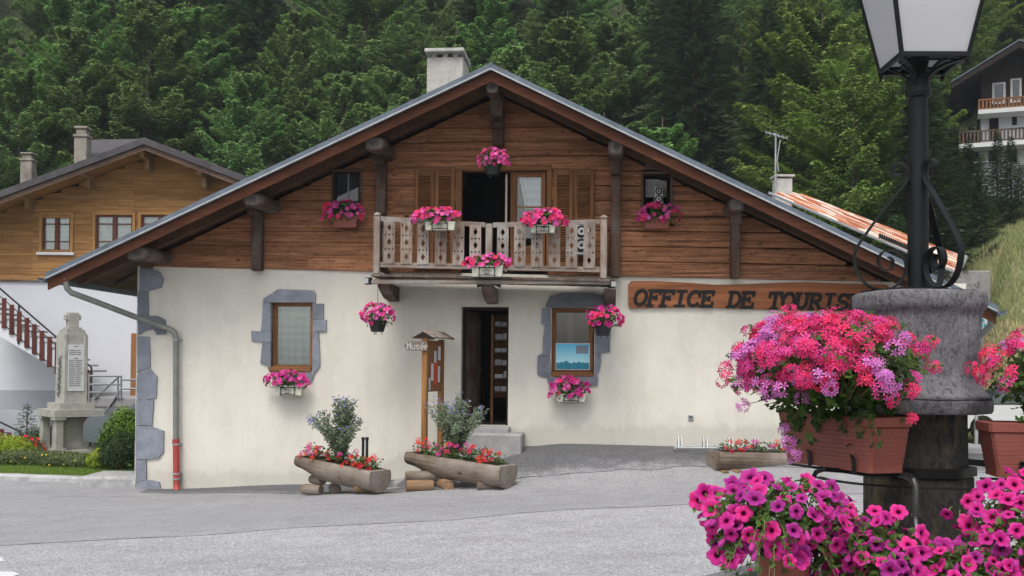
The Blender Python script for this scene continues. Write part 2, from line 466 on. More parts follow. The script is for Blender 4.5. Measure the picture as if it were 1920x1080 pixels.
def lace(name, c=(.62, .66, .66), sc=9.0, hole=.45):
    n = NT(name); v = n.coord((1, 1, 1))
    w = n.voro(v, sc * 1.0, 'F1', 'Distance', .15)
    m2 = n.noise(n.coord((1, 1, 1)), sc * 6, 2)
    band = n.n('ShaderNodeTexWave'); band.bands_direction = 'Z'; n.set(band.inputs['Vector'], v); band.inputs['Scale'].default_value = 2.2; band.inputs['Distortion'].default_value = 1.0
    f = n.mix(.5, n.ramp(w, [(.2, 1.0), (.45, .0)]), band.outputs[0])
    cc = n.mix(n.math('MULTIPLY', f, .7), scl(c, .78), scl(c, 1.1))
    n.done(cc, .9, .1)
    tr = n.n('ShaderNodeBsdfTransparent'); mx = n.n('ShaderNodeMixShader')
    n.set(mx.inputs[0], n.ramp(m2, [(.3, hole), (.6, 1.0)])); n.set(mx.inputs[1], tr.outputs[0]); n.set(mx.inputs[2], n.b.outputs[0])
    n.set(n.o.inputs[0], mx.outputs[0])
    return n.m
M['lace'] = lace('net_curtain', (.9, .95, .93), 9.0, .9)
M['lacew'] = lace('white_lace_curtain', (.85, .87, .92), 14, .9)
def frosted():
    n = NT('frosted_lamp_glass'); v = n.coord()
    c = n.ramp(n.noise(v, 1.2, 3, .4), [(.3, (.74, .74, .77)), (.7, (.84, .84, .86))])
    n.done(c, .35, .5)
    t = n.n('ShaderNodeBsdfTranslucent'); n.set(t.inputs[0], c)
    mx = n.n('ShaderNodeMixShader'); mx.inputs[0].default_value = .5
    n.set(mx.inputs[1], n.b.outputs[0]); n.set(mx.inputs[2], t.outputs[0]); n.set(n.o.inputs[0], mx.outputs[0])
    return n.m
M['frost'] = frosted()

def leafmat(name, c0, c1, trans=.35, rough=.55, objvar=.0, far=False):
    n = NT(name)
    c = n.ramp(n.attr('tint'), [(0, c0), (.6, tuple((a + b) / 2 for a, b in zip(c0, c1))), (1, c1)])
    if objvar:
        oi = n.n('ShaderNodeObjectInfo')
        h = n.n('ShaderNodeHueSaturation'); n.set(h.inputs['Color'], c)
        n.set(h.inputs['Value'], n.ramp(oi.outputs['Random'], [(0, 1 - objvar), (1, 1.0)]))
        n.set(h.inputs['Hue'], n.math('ADD', n.math('MULTIPLY', oi.outputs['Random'], .03), .485))
        c = h.outputs[0]
    n.done(c, rough, .35)
    t = n.n('ShaderNodeBsdfTranslucent'); n.set(t.inputs[0], c)
    mx = n.n('ShaderNodeMixShader'); mx.inputs[0].default_value = trans
    n.set(mx.inputs[1], n.b.outputs[0]); n.set(mx.inputs[2], t.outputs[0]); n.set(n.o.inputs[0], mx.outputs[0])
    return n.m
M['leaf'] = leafmat('geranium_leaves', (.025, .06, .012), (.1, .19, .035))
M['leafp'] = leafmat('petunia_leaves', (.035, .075, .015), (.13, .22, .05))
M['leafs'] = leafmat('silver_shrub_leaves', (.06, .1, .05), (.27, .33, .22))
M['leafh'] = leafmat('low_hedge_leaves', (.05, .08, .025), (.17, .22, .08))
M['leafy'] = leafmat('golden_shrub_leaves', (.14, .22, .01), (.42, .5, .04))
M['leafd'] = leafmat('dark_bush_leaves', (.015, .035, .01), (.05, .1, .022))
M['leafg'] = leafmat('green_bush_leaves', (.04, .1, .01), (.17, .3, .03))
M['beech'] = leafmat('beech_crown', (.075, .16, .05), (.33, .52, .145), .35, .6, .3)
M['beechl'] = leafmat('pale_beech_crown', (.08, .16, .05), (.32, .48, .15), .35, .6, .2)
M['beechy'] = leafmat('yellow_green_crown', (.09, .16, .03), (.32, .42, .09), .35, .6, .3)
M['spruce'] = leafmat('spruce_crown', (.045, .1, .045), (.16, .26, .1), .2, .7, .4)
M['grass'] = leafmat('grass_blades', (.08, .15, .02), (.25, .35, .06))
M['drygrass'] = leafmat('dry_cut_grass', (.25, .22, .1), (.5, .44, .24), .2, .8)
M['bark'] = mottled('grey_bark', (.13, .11, .09), .3, 5, .95, .1, 0, .4)
def petal(name, c, rimc=None, core=None, trans=.3):
    """colour runs from the throat to the rim of the flower, veins included"""
    n = NT(name); t = n.attr('tint')
    rimc = rimc or c; core = core or c
    cc = n.ramp(n.attr('rad'), [(.0, core), (.13, core), (.36, c), (1.0, rimc)])
    h = n.n('ShaderNodeHueSaturation'); n.set(h.inputs['Color'], cc)
    n.set(h.inputs['Hue'], n.math('ADD', n.math('MULTIPLY', t, .025), .485)); n.set(h.inputs['Value'], n.math('ADD', n.math('MULTIPLY', t, .35), .78))
    n.done(h.outputs[0], .6, .2)
    tr = n.n('ShaderNodeBsdfTranslucent'); n.set(tr.inputs[0], h.outputs[0])
    mx = n.n('ShaderNodeMixShader'); mx.inputs[0].default_value = trans
    n.set(mx.inputs[1], n.b.outputs[0]); n.set(mx.inputs[2], tr.outputs[0]); n.set(n.o.inputs[0], mx.outputs[0])
    return n.m
M['pet'] = petal('magenta_petunia', (.6, .012, .2), (.68, .05, .32), (.07, .0, .03))
M['petd'] = petal('purple_petunia', (.36, .012, .19), (.5, .05, .33), (.07, .0, .05))
M['petl'] = petal('pink_petunia', (.7, .05, .32), (.75, .12, .42), (.75, .4, .6))
M['ger'] = petal('coral_geranium', (.74, .03, .14), (.8, .06, .2))
M['germ'] = petal('mauve_geranium', (.65, .17, .55), (.74, .28, .66))
M['gerp'] = petal('hot_pink_geranium', (.74, .04, .25), (.8, .12, .38))
M['red'] = petal('red_geranium', (.75, .02, .02), (.8, .04, .03))
M['orange'] = petal('orange_marigold', (.8, .2, .02))
M['bluef'] = petal('blue_violet_flower', (.22, .2, .6), (.3, .28, .7))
M['yellow'] = petal('yellow_flower', (.8, .65, .05))
M['stem'] = mottled('green_stem', (.16, .2, .06), .2, 8, .7, .2)

# ------------------------------------------------------------------ terrain
def lerp(a, b, t): return a + (b - a) * t
def sst(a, b, x):
    t = max(0, min(1, (x - a) / (b - a)))
    return t * t * (3 - 2 * t)
GX = [-14, -6.5, -3.6, -2.2, -.9, .3, 1.0, 4.5, 10, 16]
GY = [(3, [-.05] * 10),
      (9, [-.25, -.15, -.08, -.06, -.04, 0, 0, 0, 0, 0]),
      (16.3, [-.5, -.43, -.33, -.24, -.2, -.13, -.1, 0.0, 0.0, -.05]),
      (17.7, [-.55, -.52, -.4, -.33, -.17, .22, .3, .28, .22, .0]),
      (19.2, [-.6, -.57, -.44, -.33, .0, .33, .38, .36, .3, -.1]),
      (30, [-.6, -.6, -.5, -.4, -.1, 0, 0, 0, -.2, -.45])]
def G(x, y):
    def row(vals):
        if x <= GX[0]: return vals[0]
        for i in range(len(GX) - 1):
            if x <= GX[i + 1]:
                return lerp(vals[i], vals[i + 1], sst(GX[i], GX[i + 1], x))
        return vals[-1]
    if y <= GY[0][0]: z = row(GY[0][1])
    elif y >= GY[-1][0]: z = row(GY[-1][1])
    else:
        for i in range(len(GY) - 1):
            if y <= GY[i + 1][0]:
                t = (y - GY[i][0]) / (GY[i + 1][0] - GY[i][0])
                z = lerp(row(GY[i][1]), row(GY[i + 1][1]), t)
                break
    h = max(0, y - 40)
    z += .60 * h * sst(0, 14, h) + .25 * max(0, y - 90)
    # steep grassy bank at the right, with a terrace above it behind the retaining wall
    front = sst(15.0, 17.0, x - (y - 36) * .44) * sst(31.5, 38, y)
    terr = sst(12.5, 14.5, x) * sst(40.35, 41.2, y)
    z += (5.6 + .55 * max(0, min(5, x - 16))) * max(front, terr) * (1 - sst(43.5, 53, y))
    return z

b = MB()
def gfn(u, v):
    x = -130 + 260 * u
    y = -25 + 225 * v
    road = sst(-60, -30, x) * (1 - sst(27, 33, y))
    return (x, y, G(x, y) - .12 * road + .35 * noise.noise(Vector((x * .3, y * .3, 0))) * sst(38, 48, y))
b.grid(260, 240, gfn)
n = NT('forest_floor_and_meadow'); v = n.coord()
sx = n.n('ShaderNodeSeparateXYZ'); n.set(sx.inputs[0], v)
c = n.ramp(n.noise(v, .8, 8, .7), [(.3, (.025, .035, .015)), (.7, (.07, .085, .035))])
mead = n.ramp(n.noise(v, 1.3, 8, .75), [(.3, (.13, .16, .06)), (.5, (.23, .24, .11)), (.7, (.4, .36, .22))])
msk = n.math('MULTIPLY', n.math('GREATER_THAN', n.math('SUBTRACT', sx.outputs[0], n.math('MULTIPLY', sx.outputs[1], .2)), 6.0), n.math('LESS_THAN', sx.outputs[1], 48.0))
c = n.mix(msk, c, mead)
n.bump(n.noise(v, 6, 6, .7), .6, .1)
M['ground'] = n.done(c, .95, .1)
b.build('ground', M['ground'], smooth='all', kind='structure')

# road: finer chippings as far as the buildings, coarse new chippings close to the camera
b = MB()
b.grid(140, 110, lambda u, v: (-30 + 50 * u, -8 + 37 * v, G(-30 + 50 * u, -8 + 37 * v)))
b.build('road', M['road'], smooth='all', kind='structure')
def seamY(x): return 12.55 + .25 * x * .55 + .1 * math.sin(x * 1.3) if False else lerp(11.0, 14.3, max(0, min(1.3, (x + 5.3) / 9.0))) + .05 * math.sin(x * 2.1)
b = MB()
b.grid(140, 60, lambda u, v: (-30 + 50 * u, lerp(-7.9, seamY(-30 + 50 * u), v), G(-30 + 50 * u, lerp(-7.9, seamY(-30 + 50 * u), v)) + .012))
b.build('road_surface', M['gravel'], smooth='all', kind='structure')
# dark worn asphalt in front of the facade
def fy(x):
    w = (CHI @ Vector((x, 19, 0)))
    # y of facade plane at this world x
    return 19.0 + math.tan(R(-5)) * (x - _o.x)
def frontY(x):
    pts = [(-6.6, 18.95), (-5.3, 18.3), (-3.5, 17.4), (-2, 16.5), (0, 16.7), (1.5, 16.9), (3, 17.1), (6, 17.0), (10, 16.7)]
    for i in range(len(pts) - 1):
        if x <= pts[i + 1][0]:
            t = max(0, (x - pts[i][0]) / (pts[i + 1][0] - pts[i][0]))
            return lerp(pts[i][1], pts[i + 1][1], t) + .12 * noise.noise(Vector((x * 2, 0, 3))) + .06 * noise.noise(Vector((x * 9, 0, 3)))
    return pts[-1][1]
b = MB()
def ffn(u, v):
    x = lerp(-6.6, 10, u)
    y = lerp(frontY(x), fy(x) + .25, v)
    return (x, y, G(x, y) + .008)
b.grid(150, 24, ffn)
b.rr = True; b.r = [min(1, (j / 24) * 1.15) for j in range(25) for i in range(151)]
b.build('forecourt', M['asphalt'], smooth='all', kind='structure')
# dark joint between the two road surfaces
b = MB()
b.grid(200, 1, lambda u, v: (lerp(-9, 12, u), seamY(lerp(-9, 12, u)) - .02 + v * (.035 + .03 * noise.noise(Vector((u * 60, 0, 0)))), G(lerp(-9, 12, u), 12) * 0 + G(lerp(-9, 12, u), seamY(lerp(-9, 12, u))) + .014))
b.build('road_joint', mottled('tar_joint', (.1, .1, .1), .4, 9, .9, .2), kind='structure')
# white painted marks at the lower left
for k, (pl) in enumerate([[(-60, 1046), (0, 1047), (9, 1055), (-20, 1062), (-60, 1063)], [(-60, 1076), (26, 1076), (37, 1081), (10, 1090), (-60, 1092)]]):
    b = MB(); vs = []
    for px, py in pl:
        for Y in [8 + .02 * i for i in range(200)]:
            p = P(px, py, Y)
            if p.z < G(p.x, p.y): break
        vs.append((p.x, p.y, G(p.x, p.y) + .018))
    b.add(vs, [tuple(range(5))])
    b.build('road_marking', M['white'], kind='structure')

# ------------------------------------------------------------------ the chalet
ch = empty('chalet', CW(0, 0, 0), R(-5), 'old chalet with cream ground floor, brown timber gable and wide blue-grey eaves', 'chalet')
XL, XR = LX(258), LX(1868) - .5
ridge = L(920, 118, -1.4)
eavL = L(84, 512, -1.4)
eavR = L(1872, 573, -1.4)
def roofz(x):
    if x < ridge[0]: return lerp(eavL[1], ridge[1], (x - eavL[0]) / (ridge[0] - eavL[0]))
    return lerp(ridge[1], eavR[1], (x - ridge[0]) / (eavR[0] - ridge[0]))
RT = .19                                   # thickness of roof build-up
def undz(x): return roofz(x) - RT
bl0, bl1 = L(285, 500), L(1690, 529)
def boundz(x): return lerp(bl0[1], bl1[1], (x - bl0[0]) / (bl1[0] - bl0[0]))
DEPTH = 10.5
# openings (local x0,x1,z0,z1)
def rect(x0, x1, y0, y1, yl=0): 
    cx, cy = (x0 + x1) / 2, (y0 + y1) / 2
    return (L(x0, cy, yl)[0], L(x1, cy, yl)[0], L(cx, y1, yl)[1], L(cx, y0, yl)[1])
op_wl = rect(506, 586, 566, 694)
op_wr = rect(1034, 1114, 577, 704)
op_door = rect(864, 953, 575, 798)
op_bal = rect(864, 1028, 321, 508)
op_ul = rect(627, 676, 322, 381)
op_ur = rect(1206, 1257, 327, 386)

def wall_with_holes(b, x0, x1, zb, zt, holes, y0, y1, step=.6):
    xs = sorted(set([x0, x1] + [h[i] for h in holes for i in (0, 1)]))
    fine = []
    for a, c in zip(xs[:-1], xs[1:]):
        k = max(1, int((c - a) / step))
        fine += [a + (c - a) * i / k for i in range(k)]
    fine.append(x1)
    for a, c in zip(fine[:-1], fine[1:]):
        m = (a + c) / 2
        cuts = sorted([(h[2], h[3]) for h in holes if h[0] - 1e-6 < m < h[1] + 1e-6])
        z = None; segs = []
        cur = 'b'
        for q in cuts:
            segs.append((cur, q[0])); cur = q[1]
        segs.append((cur, 't'))
        for lo, hi in segs:
            za, zc = (zb(a), zb(c)) if lo == 'b' else (lo, lo)
            ta, tc = (zt(a), zt(c)) if hi == 't' else (hi, hi)
            b.add([(a, y0, za), (c, y0, zc), (c, y0, tc), (a, y0, ta), (a, y1, za), (c, y1, zc), (c, y1, tc), (a, y1, ta)],
                  [(0, 1, 2, 3), (5, 4, 7, 6), (0, 4, 5, 1), (3, 2, 6, 7)], 0, .9)
            # reveals
            if any(abs(h[0] - c) < 1e-6 and (lo != 'b' or hi != 't' or True) for h in holes): b.add([(c, y0, za), (c, y1, za), (c, y1, ta), (c, y0, ta)], [(0, 1, 2, 3)], 0, .9)
            if any(abs(h[1] - a) < 1e-6 for h in holes): b.add([(a, y0, za), (a, y1, za), (a, y1, ta), (a, y0, ta)], [(0, 1, 2, 3)], 0, .9)
b = MB()
wall_with_holes(b, XL, XR, lambda x: -1.0, lambda x: boundz(x) - .002, [op_wl, op_wr, op_door], 0.0, .35)
for x in (XL, XR):
    b.add([(x, 0, -1), (x, .35, -1), (x, .35, boundz(x)), (x, 0, boundz(x))], [(0, 1, 2, 3)])
b.build('ground_floor_wall', M['plaster'], ch, fix=False)
# side and rear walls
b = MB()
b.box(XL, XL + .3, .36, DEPTH, -1, undz(XL) - .02)
b.box(XR - .3, XR, .36, DEPTH, -1, undz(XR) - .02)
b.prism([(XL + .31, -1), (XR - .31, -1), (XR - .31, undz(XR) - .05), (ridge[0], ridge[1] - RT - .05), (XL + .31, undz(XL) - .05)], DEPTH - .3, DEPTH - .01)
b.build('side_and_rear_wall', M['plaster'], ch)
# interior rooms: floors and dark back partitions
b = MB()
fz = op_door[2]
b.box(XL + .32, XR - .32, .37, 5.2, fz - .1, fz - .01, tint=.5)
b.box(XL + .32, XR - .32, 5.2, 5.3, fz - .1, boundz(0) - .3, tint=.5)
b.box(XL + .32, XR - .32, .37, 5.3, boundz(0) - .14, boundz(0) - .02, tint=.5)
b.box(-3.2, 3.2, 4.2, 4.3, boundz(0), ridge[1] - .9, tint=.5)
for xx in (-1.6, 1.35, 3.0, -4.2):
    b.box(xx, xx + .1, .4, 5.2, fz, boundz(0) - .15, tint=.5)
for xx in (-3.3, -1.0, 1.7, 3.3):
    b.box(xx, xx + .06, .5, 4.2, boundz(0), boundz(0) + 1.9, tint=.5)
b.build('interior', mottled('dim_interior', (.16, .145, .12), .15, 1, .9, .1), ch)

# timber gable: hewn boards
b = MB()
H = .262
holes = [op_bal, op_ul, op_ur]
zmax = ridge[1] - RT
zz = boundz(XL)
k = 0
xl_, xr_ = XL - .02, XR + .02
# rows follow the sloping bottom edge slightly
base = lambda x: boundz(x)
rows = int((zmax - base(0)) / H) + 2
for r_ in range(rows):
    o0 = (base(0) * 0) + r_ * H
    def zl(x, q=o0): return base(x) * (1 - min(1, q / 2.0)) + (base(0)) * min(1, q / 2.0) + q
    # break joints
    xs = [xl_]
    while xs[-1] < xr_: xs.append(xs[-1] + random.uniform(1.6, 4.8))
    xs[-1] = xr_
    for a, c in zip(xs[:-1], xs[1:]):
        segs = [(a, c)]
        zm = zl((a + c) / 2) + H / 2
        for h in holes:
            if zm + H * .5 > h[2] + .02 and zm - H * .5 < h[3] - .02:
                ns = []
                for s0, s1 in segs:
                    if s1 <= h[0] or s0 >= h[1]: ns.append((s0, s1)); continue
                    if s0 < h[0]: ns.append((s0, h[0]))
                    if s1 > h[1]: ns.append((h[1], s1))
                segs = ns
        out = random.uniform(0, .018); tt = random.random()
        for s0, s1 in segs:
            if s1 - s0 < .02: continue
            # clip to roof underside
            pts = []
            N = max(2, int((s1 - s0) / .09))
            xs2 = [s0 + (s1 - s0) * i / N for i in range(N + 1)]
            lo = [(x, zl(x)) for x in xs2]; hi = [(x, min(zl(x) + H - .006 + .008 * noise.noise(Vector((x * 1.7, r_ * 3.1, 0))), undz(x) - .004)) for x in xs2]
            keep = [i for i in range(N + 1) if hi[i][1] > lo[i][1] + .003]
            if len(keep) < 2: continue
            i0, i1 = keep[0], keep[-1]
            poly_lo = lo[i0:i1 + 1]; poly_hi = hi[i0:i1 + 1]
            n_ = len(poly_lo); y0 = -.035 - out
            vs = [(x, y0, z) for x, z in poly_lo] + [(x, y0 - .006, lerp(z, poly_hi[i][1], .12)) for i, (x, z) in enumerate(poly_lo)] + [(x, y0 - .006, lerp(poly_lo[i][1], z, .88)) for i, (x, z) in enumerate(poly_hi)] + [(x, y0 + .006, z) for x, z in poly_hi] + [(x, .1, z) for x, z in poly_hi] + [(x, .1, z) for x, z in poly_lo]
            fs = []
            for q in range(5):
                for i in range(n_ - 1): fs.append((q * n_ + i, q * n_ + i + 1, (q + 1) * n_ + i + 1, (q + 1) * n_ + i))
            for i in range(n_ - 1): fs.append((5 * n_ + i, 5 * n_ + i + 1, i + 1, i))
            fs.append(tuple(q * n_ for q in range(6))); fs.append(tuple(q * n_ + n_ - 1 for q in range(6)))
            b.add(vs, fs, 0, tt)
b.build('timber_gable', M['log'], ch)
# backing behind the boards so no light leaks through joints
b = MB()
wall_with_holes(b, XL, XR, lambda x: boundz(x) + .003, lambda x: undz(x) - .03, holes, .105, .2)
b.build('gable_backing', M['darkwood'], ch, fix=False)

# roof
b = MB()
ov = -1.4; bk = DEPTH + .8
def slab(b, xa, xb, t0, t1, y0, y1, mi, tint=None):
    za, zb_ = roofz(xa), roofz(xb)
    b.add([(xa, y0, za - t1), (xb, y0, zb_ - t1), (xb, y0, zb_ - t0), (xa, y0, za - t0), (xa, y1, za - t1), (xb, y1, zb_ - t1), (xb, y1, zb_ - t0), (xa, y1, za - t0)],
          [(0, 1, 2, 3), (5, 4, 7, 6), (0, 4, 5, 1), (3, 2, 6, 7), (0, 3, 7, 4), (1, 5, 6, 2)], mi, tint)
for xa, xb in ((eavL[0], ridge[0]), (ridge[0], eavR[0])):
    slab(b, xa, xb, 0, .095, ov, bk, 0, .9)
    slab(b, xa, xb, .082, .108, ov - .012, ov + .05, 1, .9)     # pale drip edge
# standing seams of the sheet metal
rf = b.build('roof', [M['zinc'], M['zincl']], ch)
b = MB()
for sgn, xa, xb in ((0, eavL[0], ridge[0]), (1, ridge[0], eavR[0])):
    nn = 12
    for i in range(nn):
        a = lerp(xa, xb, i / nn); c = lerp(xa, xb, (i + 1) / nn)
        d = .002
        b.add([(a, ov + .10, roofz(a) - .28), (c, ov + .10, roofz(c) - .28), (c, ov + .10, roofz(c) - .117), (a, ov + .10, roofz(a) - .117),
               (a, ov + .14, roofz(a) - .28), (c, ov + .14, roofz(c) - .28), (c, ov + .14, roofz(c) - .117), (a, ov + .14, roofz(a) - .117)],
              [(0, 1, 2, 3), (5, 4, 7, 6), (0, 4, 5, 1), (3, 2, 6, 7), (0, 3, 7, 4), (1, 5, 6, 2)], 0, .5 + .5 * (i // 4 % 2))
bb = b.build('barge_board', M['fascia'], rf)
b = MB()
for xa, xb in ((eavL[0] + .08, ridge[0]), (ridge[0], eavR[0] - .08)):
    nn = 46
    for i in range(nn):
        a = lerp(xa, xb, i / nn) + .006; c = lerp(xa, xb, (i + 1) / nn)
        slab(b, a, c, .0965, .12 + random.uniform(0, .004), ov + .145, bk - .1, 0)
b.build('soffit', M['soffit'], rf)
# rafters just behind the barge board
b = MB()
for yy in (-.75,):
    for xa, xb in ((eavL[0] + .25, ridge[0]), (ridge[0], eavR[0] - .25)):
        slab(b, xa, xb, .122, .27, yy, yy + .14, 0)
b.build('rafter', M['soffit'], rf)
# zinc ridge capping
b = MB()
b.tube([(ridge[0], ov - .005, ridge[1] - .025), (ridge[0], bk, ridge[1] - .025)], .04, 8)
b.build('ridge_cap', M['zinc'], rf, smooth=True)
# chimney
c0 = L(800, 160, 3.2); c1 = L(868, 160, 3.2)
ctop = L(835, 107, 3.2)[1]
b = MB()
b.bbox(c0[0], c1[0], 3.2, 4.15, roofz(c0[0]) - .3, ctop, .02)
b.build('chimney', M['concrete'], rf)
cc = rf.children[-1] if False else None
b = MB()
cap0 = L(796, 96, 3.1)[0]; cap1 = L(870, 96, 3.1)[0]; capz = L(835, 90, 3.1)[1]
for xx in (c0[0] + .1, c1[0] - .22, (c0[0] + c1[0]) / 2 - .05):
    for yy in (3.25, 3.95):
        b.box(xx, xx + .1, yy, yy + .1, ctop, capz - .07)
b.bbox(cap0, cap1, 3.08, 4.27, capz - .075, capz, .012)
b.build('chimney_cap', M['concrete'], rf)

# gutters at both eaves
for (ex, ez) in ((eavL[0] - .05, eavL[1] - .08), (eavR[0] + .05, eavR[1] - .08)):
    b = MB()
    pr = [(ex + .075 * math.cos(a), ez + .075 * math.sin(a)) for a in [math.pi + math.pi * i / 8 for i in range(9)]]
    pr += [(ex + .066 * math.cos(a), ez + .066 * math.sin(a) + .002) for a in [2 * math.pi - math.pi * i / 8 for i in range(9)]]
    b.prism(pr, ov - .02, bk, 0)
    b.build('gutter', M['zinc'], rf)

M['purlin_end'] = wood('grey_purlin_end', (.12, .1, .09), (.3, .27, .25), 'z')
# purlins with consoles
def purlin(px, py, w, h, knob=0):
    x, z = L(px, py, -1.15)
    b = MB()
    w2, h2 = w / 2, h / 2
    rings = []
    for i, yy in enumerate((-1.15, -1.12, -1.0, -.8, -.4, .12)):
        s = (.82, 1.0, 1.03, .97, .95, .95)[i]
        dz = (0, 0, 0, .02, .03, .03)[i]
        ring = []
        for k in range(16):
            a = 2 * math.pi * k / 16
            q = (abs(math.cos(a)) ** 3.2 + abs(math.sin(a)) ** 3.2) ** (-1 / 3.2)
            nz = 1 + .05 * noise.noise(Vector((k * .9, yy * 2, px)))
            ring.append((x + w2 * s * q * math.cos(a) * nz, yy, z + dz + h2 * s * q * math.sin(a) * nz))
        rings.append(ring)
    b.loft(rings)
    b.add([(x + (vx - x) * .97, -1.153, (z) + (vz - z) * .97) for vx, _, vz in rings[0]], [tuple(range(16))], 1, .8)
    b.add([(x + (vx - x) * .45, -1.156, (z) + (vz - z) * .45) for vx, _, vz in rings[0]], [tuple(range(16))], 1, .3)
    return b.build('purlin', [M['beamy'], M['purlin_end']], ch, smooth=True)
def console(px0, px1, py0, py1, prot=.22, steps=()):
    """post standing proud of the boards"""
    yl = -.06 - prot
    x0, zt = L(px0, py0, yl); x1, zb_ = L(px1, py1, yl)
    b = MB()
    b.bbox(x0, x1, yl, -.055, zb_, zt, .02)
    for (a0, a1, p2) in steps:
        xa = L(px0 - 2, a0, yl)[0]; xb = L(px1 + 2, a0, yl)[0]
        b.bbox(xa, xb, yl - p2, yl + .02, L(px0, a1, yl - p2)[1], L(px0, a0, yl - p2)[1], .03)
    return b.build('bracket_post', M['beam'], ch)
purlin(923, 163, .24, .24); purlin(702, 269, .34, .25); purlin(1155, 275, .27, .27)
purlin(473, 374, .36, .23); purlin(1383, 382, .25, .24); purlin(256, 475, .40, .24)
console(924, 944, 176, 272, .2, ((176, 215, .25), (225, 240, .1)))
console(704, 722, 283, 402, .18, ((283, 305, .25),))
console(1146, 1163, 288, 520, .18, ((288, 325, .22),))
console(471, 489, 386, 507, .18, ((386, 400, .2),))
console(1371, 1388, 396, 522, .18, ((396, 418, .18),))
console(262, 283, 486, 503, .1)
# corner block of the gable below the eave at the left (triangle of boards)
b = MB()
xa = L(118, 528, .3)[0]
b.prism([(XL + .0, boundz(XL) + .0), (XL, undz(XL) - .02), (eavL[0] + .5, undz(eavL[0] + .5) - .01), (eavL[0] + .45, undz(eavL[0] + .5) - .12)], .25, .34)
b.build('eave_boarding', M['darkwood'], ch); b = MB()
b.prism([(XR, boundz(XR) + .0), (XR, undz(XR) - .02), (eavR[0] - .5, undz(eavR[0] - .5) - .01), (eavR[0] - .45, undz(eavR[0] - .5) - .12)], .25, .34)
b.build('eave_boarding', M['darkwood'], ch)

# quoin stones on the left corner
def stones(name, polys, yl=-.03, dp=.06, tf=None):
    b = MB()
    for i, (poly) in enumerate(polys):
        pp = [L(px, py, yl) for px, py in poly]
        # roughen the outline
        out = []
        for k in range(len(pp)):
            a, c = Vector(pp[k]), Vector(pp[(k + 1) % len(pp)])
            m_ = max(1, int((c - a).length / .12))
            for j in range(m_):
                q = a.lerp(c, j / m_)
                q += Vector((noise.noise(Vector((q.x * 9, q.y * 9, 1))), noise.noise(Vector((q.x * 9, q.y * 9, 7))))) * .014
                out.append((q.x, q.y))
        b.prism(out, yl - i * .0009 - random.random() * .004, yl + dp)
    return b.build(name, M['bstn'], ch)
def c2(x, y): return (x / 2.571, 520 + y / 2.571)
stones('corner_stones', [
    [(262, 503), (283, 503), (300, 510), (307, 524), (303, 540), (280, 545), (262, 545)],
    [c2(664, 66), c2(715, 66), c2(715, 183), c2(664, 183)],
    [c2(664, 186), c2(760, 186), c2(797, 205), c2(797, 275), c2(755, 277), c2(742, 250), c2(705, 256), c2(664, 280)],
    [c2(662, 286), c2(720, 286), c2(722, 436), c2(690, 444), c2(661, 462)],
    [c2(660, 468), c2(724, 442), c2(756, 480), c2(752, 580), c2(700, 590), c2(657, 584)],
    [c2(657, 588), c2(742, 590), c2(732, 713), c2(656, 713)],
    [c2(655, 717), c2(725, 718), c2(790, 738), c2(788, 840), c2(765, 872), c2(655, 878)],
    [c2(655, 881), c2(706, 881), c2(703, 975), c2(653, 990)],
    [c2(651, 994), c2(706, 975), c2(768, 987), c2(776, 1042), c2(650, 1046)]])
def c5(x, y): return (440 + x / 2.572, 520 + y / 2.572)
stones('stone_surround', [
    [c5(137, 118), c5(138, 103), c5(210, 57), c5(380, 63), c5(392, 82), c5(390, 122), c5(178, 121)],
    [c5(137, 121), c5(173, 123), c5(173, 258), c5(127, 258)],
    [c5(80, 257), c5(126, 259), c5(173, 261), c5(173, 310), c5(134, 313), c5(80, 307)],
    [c5(134, 315), c5(173, 313), c5(175, 457), c5(165, 455), c5(155, 422), c5(122, 414)],
    [c5(376, 125), c5(428, 128), c5(430, 204), c5(376, 202)],
    [c5(376, 205), c5(442, 206), c5(442, 260), c5(376, 263)],
    [c5(376, 266), c5(405, 264), c5(413, 428), c5(385, 459), c5(374, 458)],
    [c5(170, 460), c5(384, 461), c5(372, 500), c5(200, 505)]])
def c6(x, y): return (740 + x / 2.843, 560 + y / 2.843)
stones('stone_surround', [
    [(1033, 577), (1022, 576), (1030, 556), (1050, 550), (1112, 549), (1136, 556), (1133, 574), (1114, 576)],
    [c6(785, 52), c6(832, 50), c6(832, 136), c6(800, 140), c6(782, 135)],
    [c6(800, 143), c6(832, 139), c6(832, 296), c6(762, 306), c6(786, 288)],
    [c6(762, 308), c6(830, 300), c6(830, 414), c6(810, 420), c6(775, 414), c6(760, 404)],
    [c6(1067, 52), c6(1110, 55), c6(1150, 148), c6(1148, 285), c6(1100, 290), c6(1067, 290)],
    [c6(1067, 293), c6(1099, 293), c6(1095, 366), c6(1085, 400), c6(1065, 408)],
    [c6(812, 422), c6(1084, 411), c6(1080, 463), c6(850, 470), c6(818, 452)]])

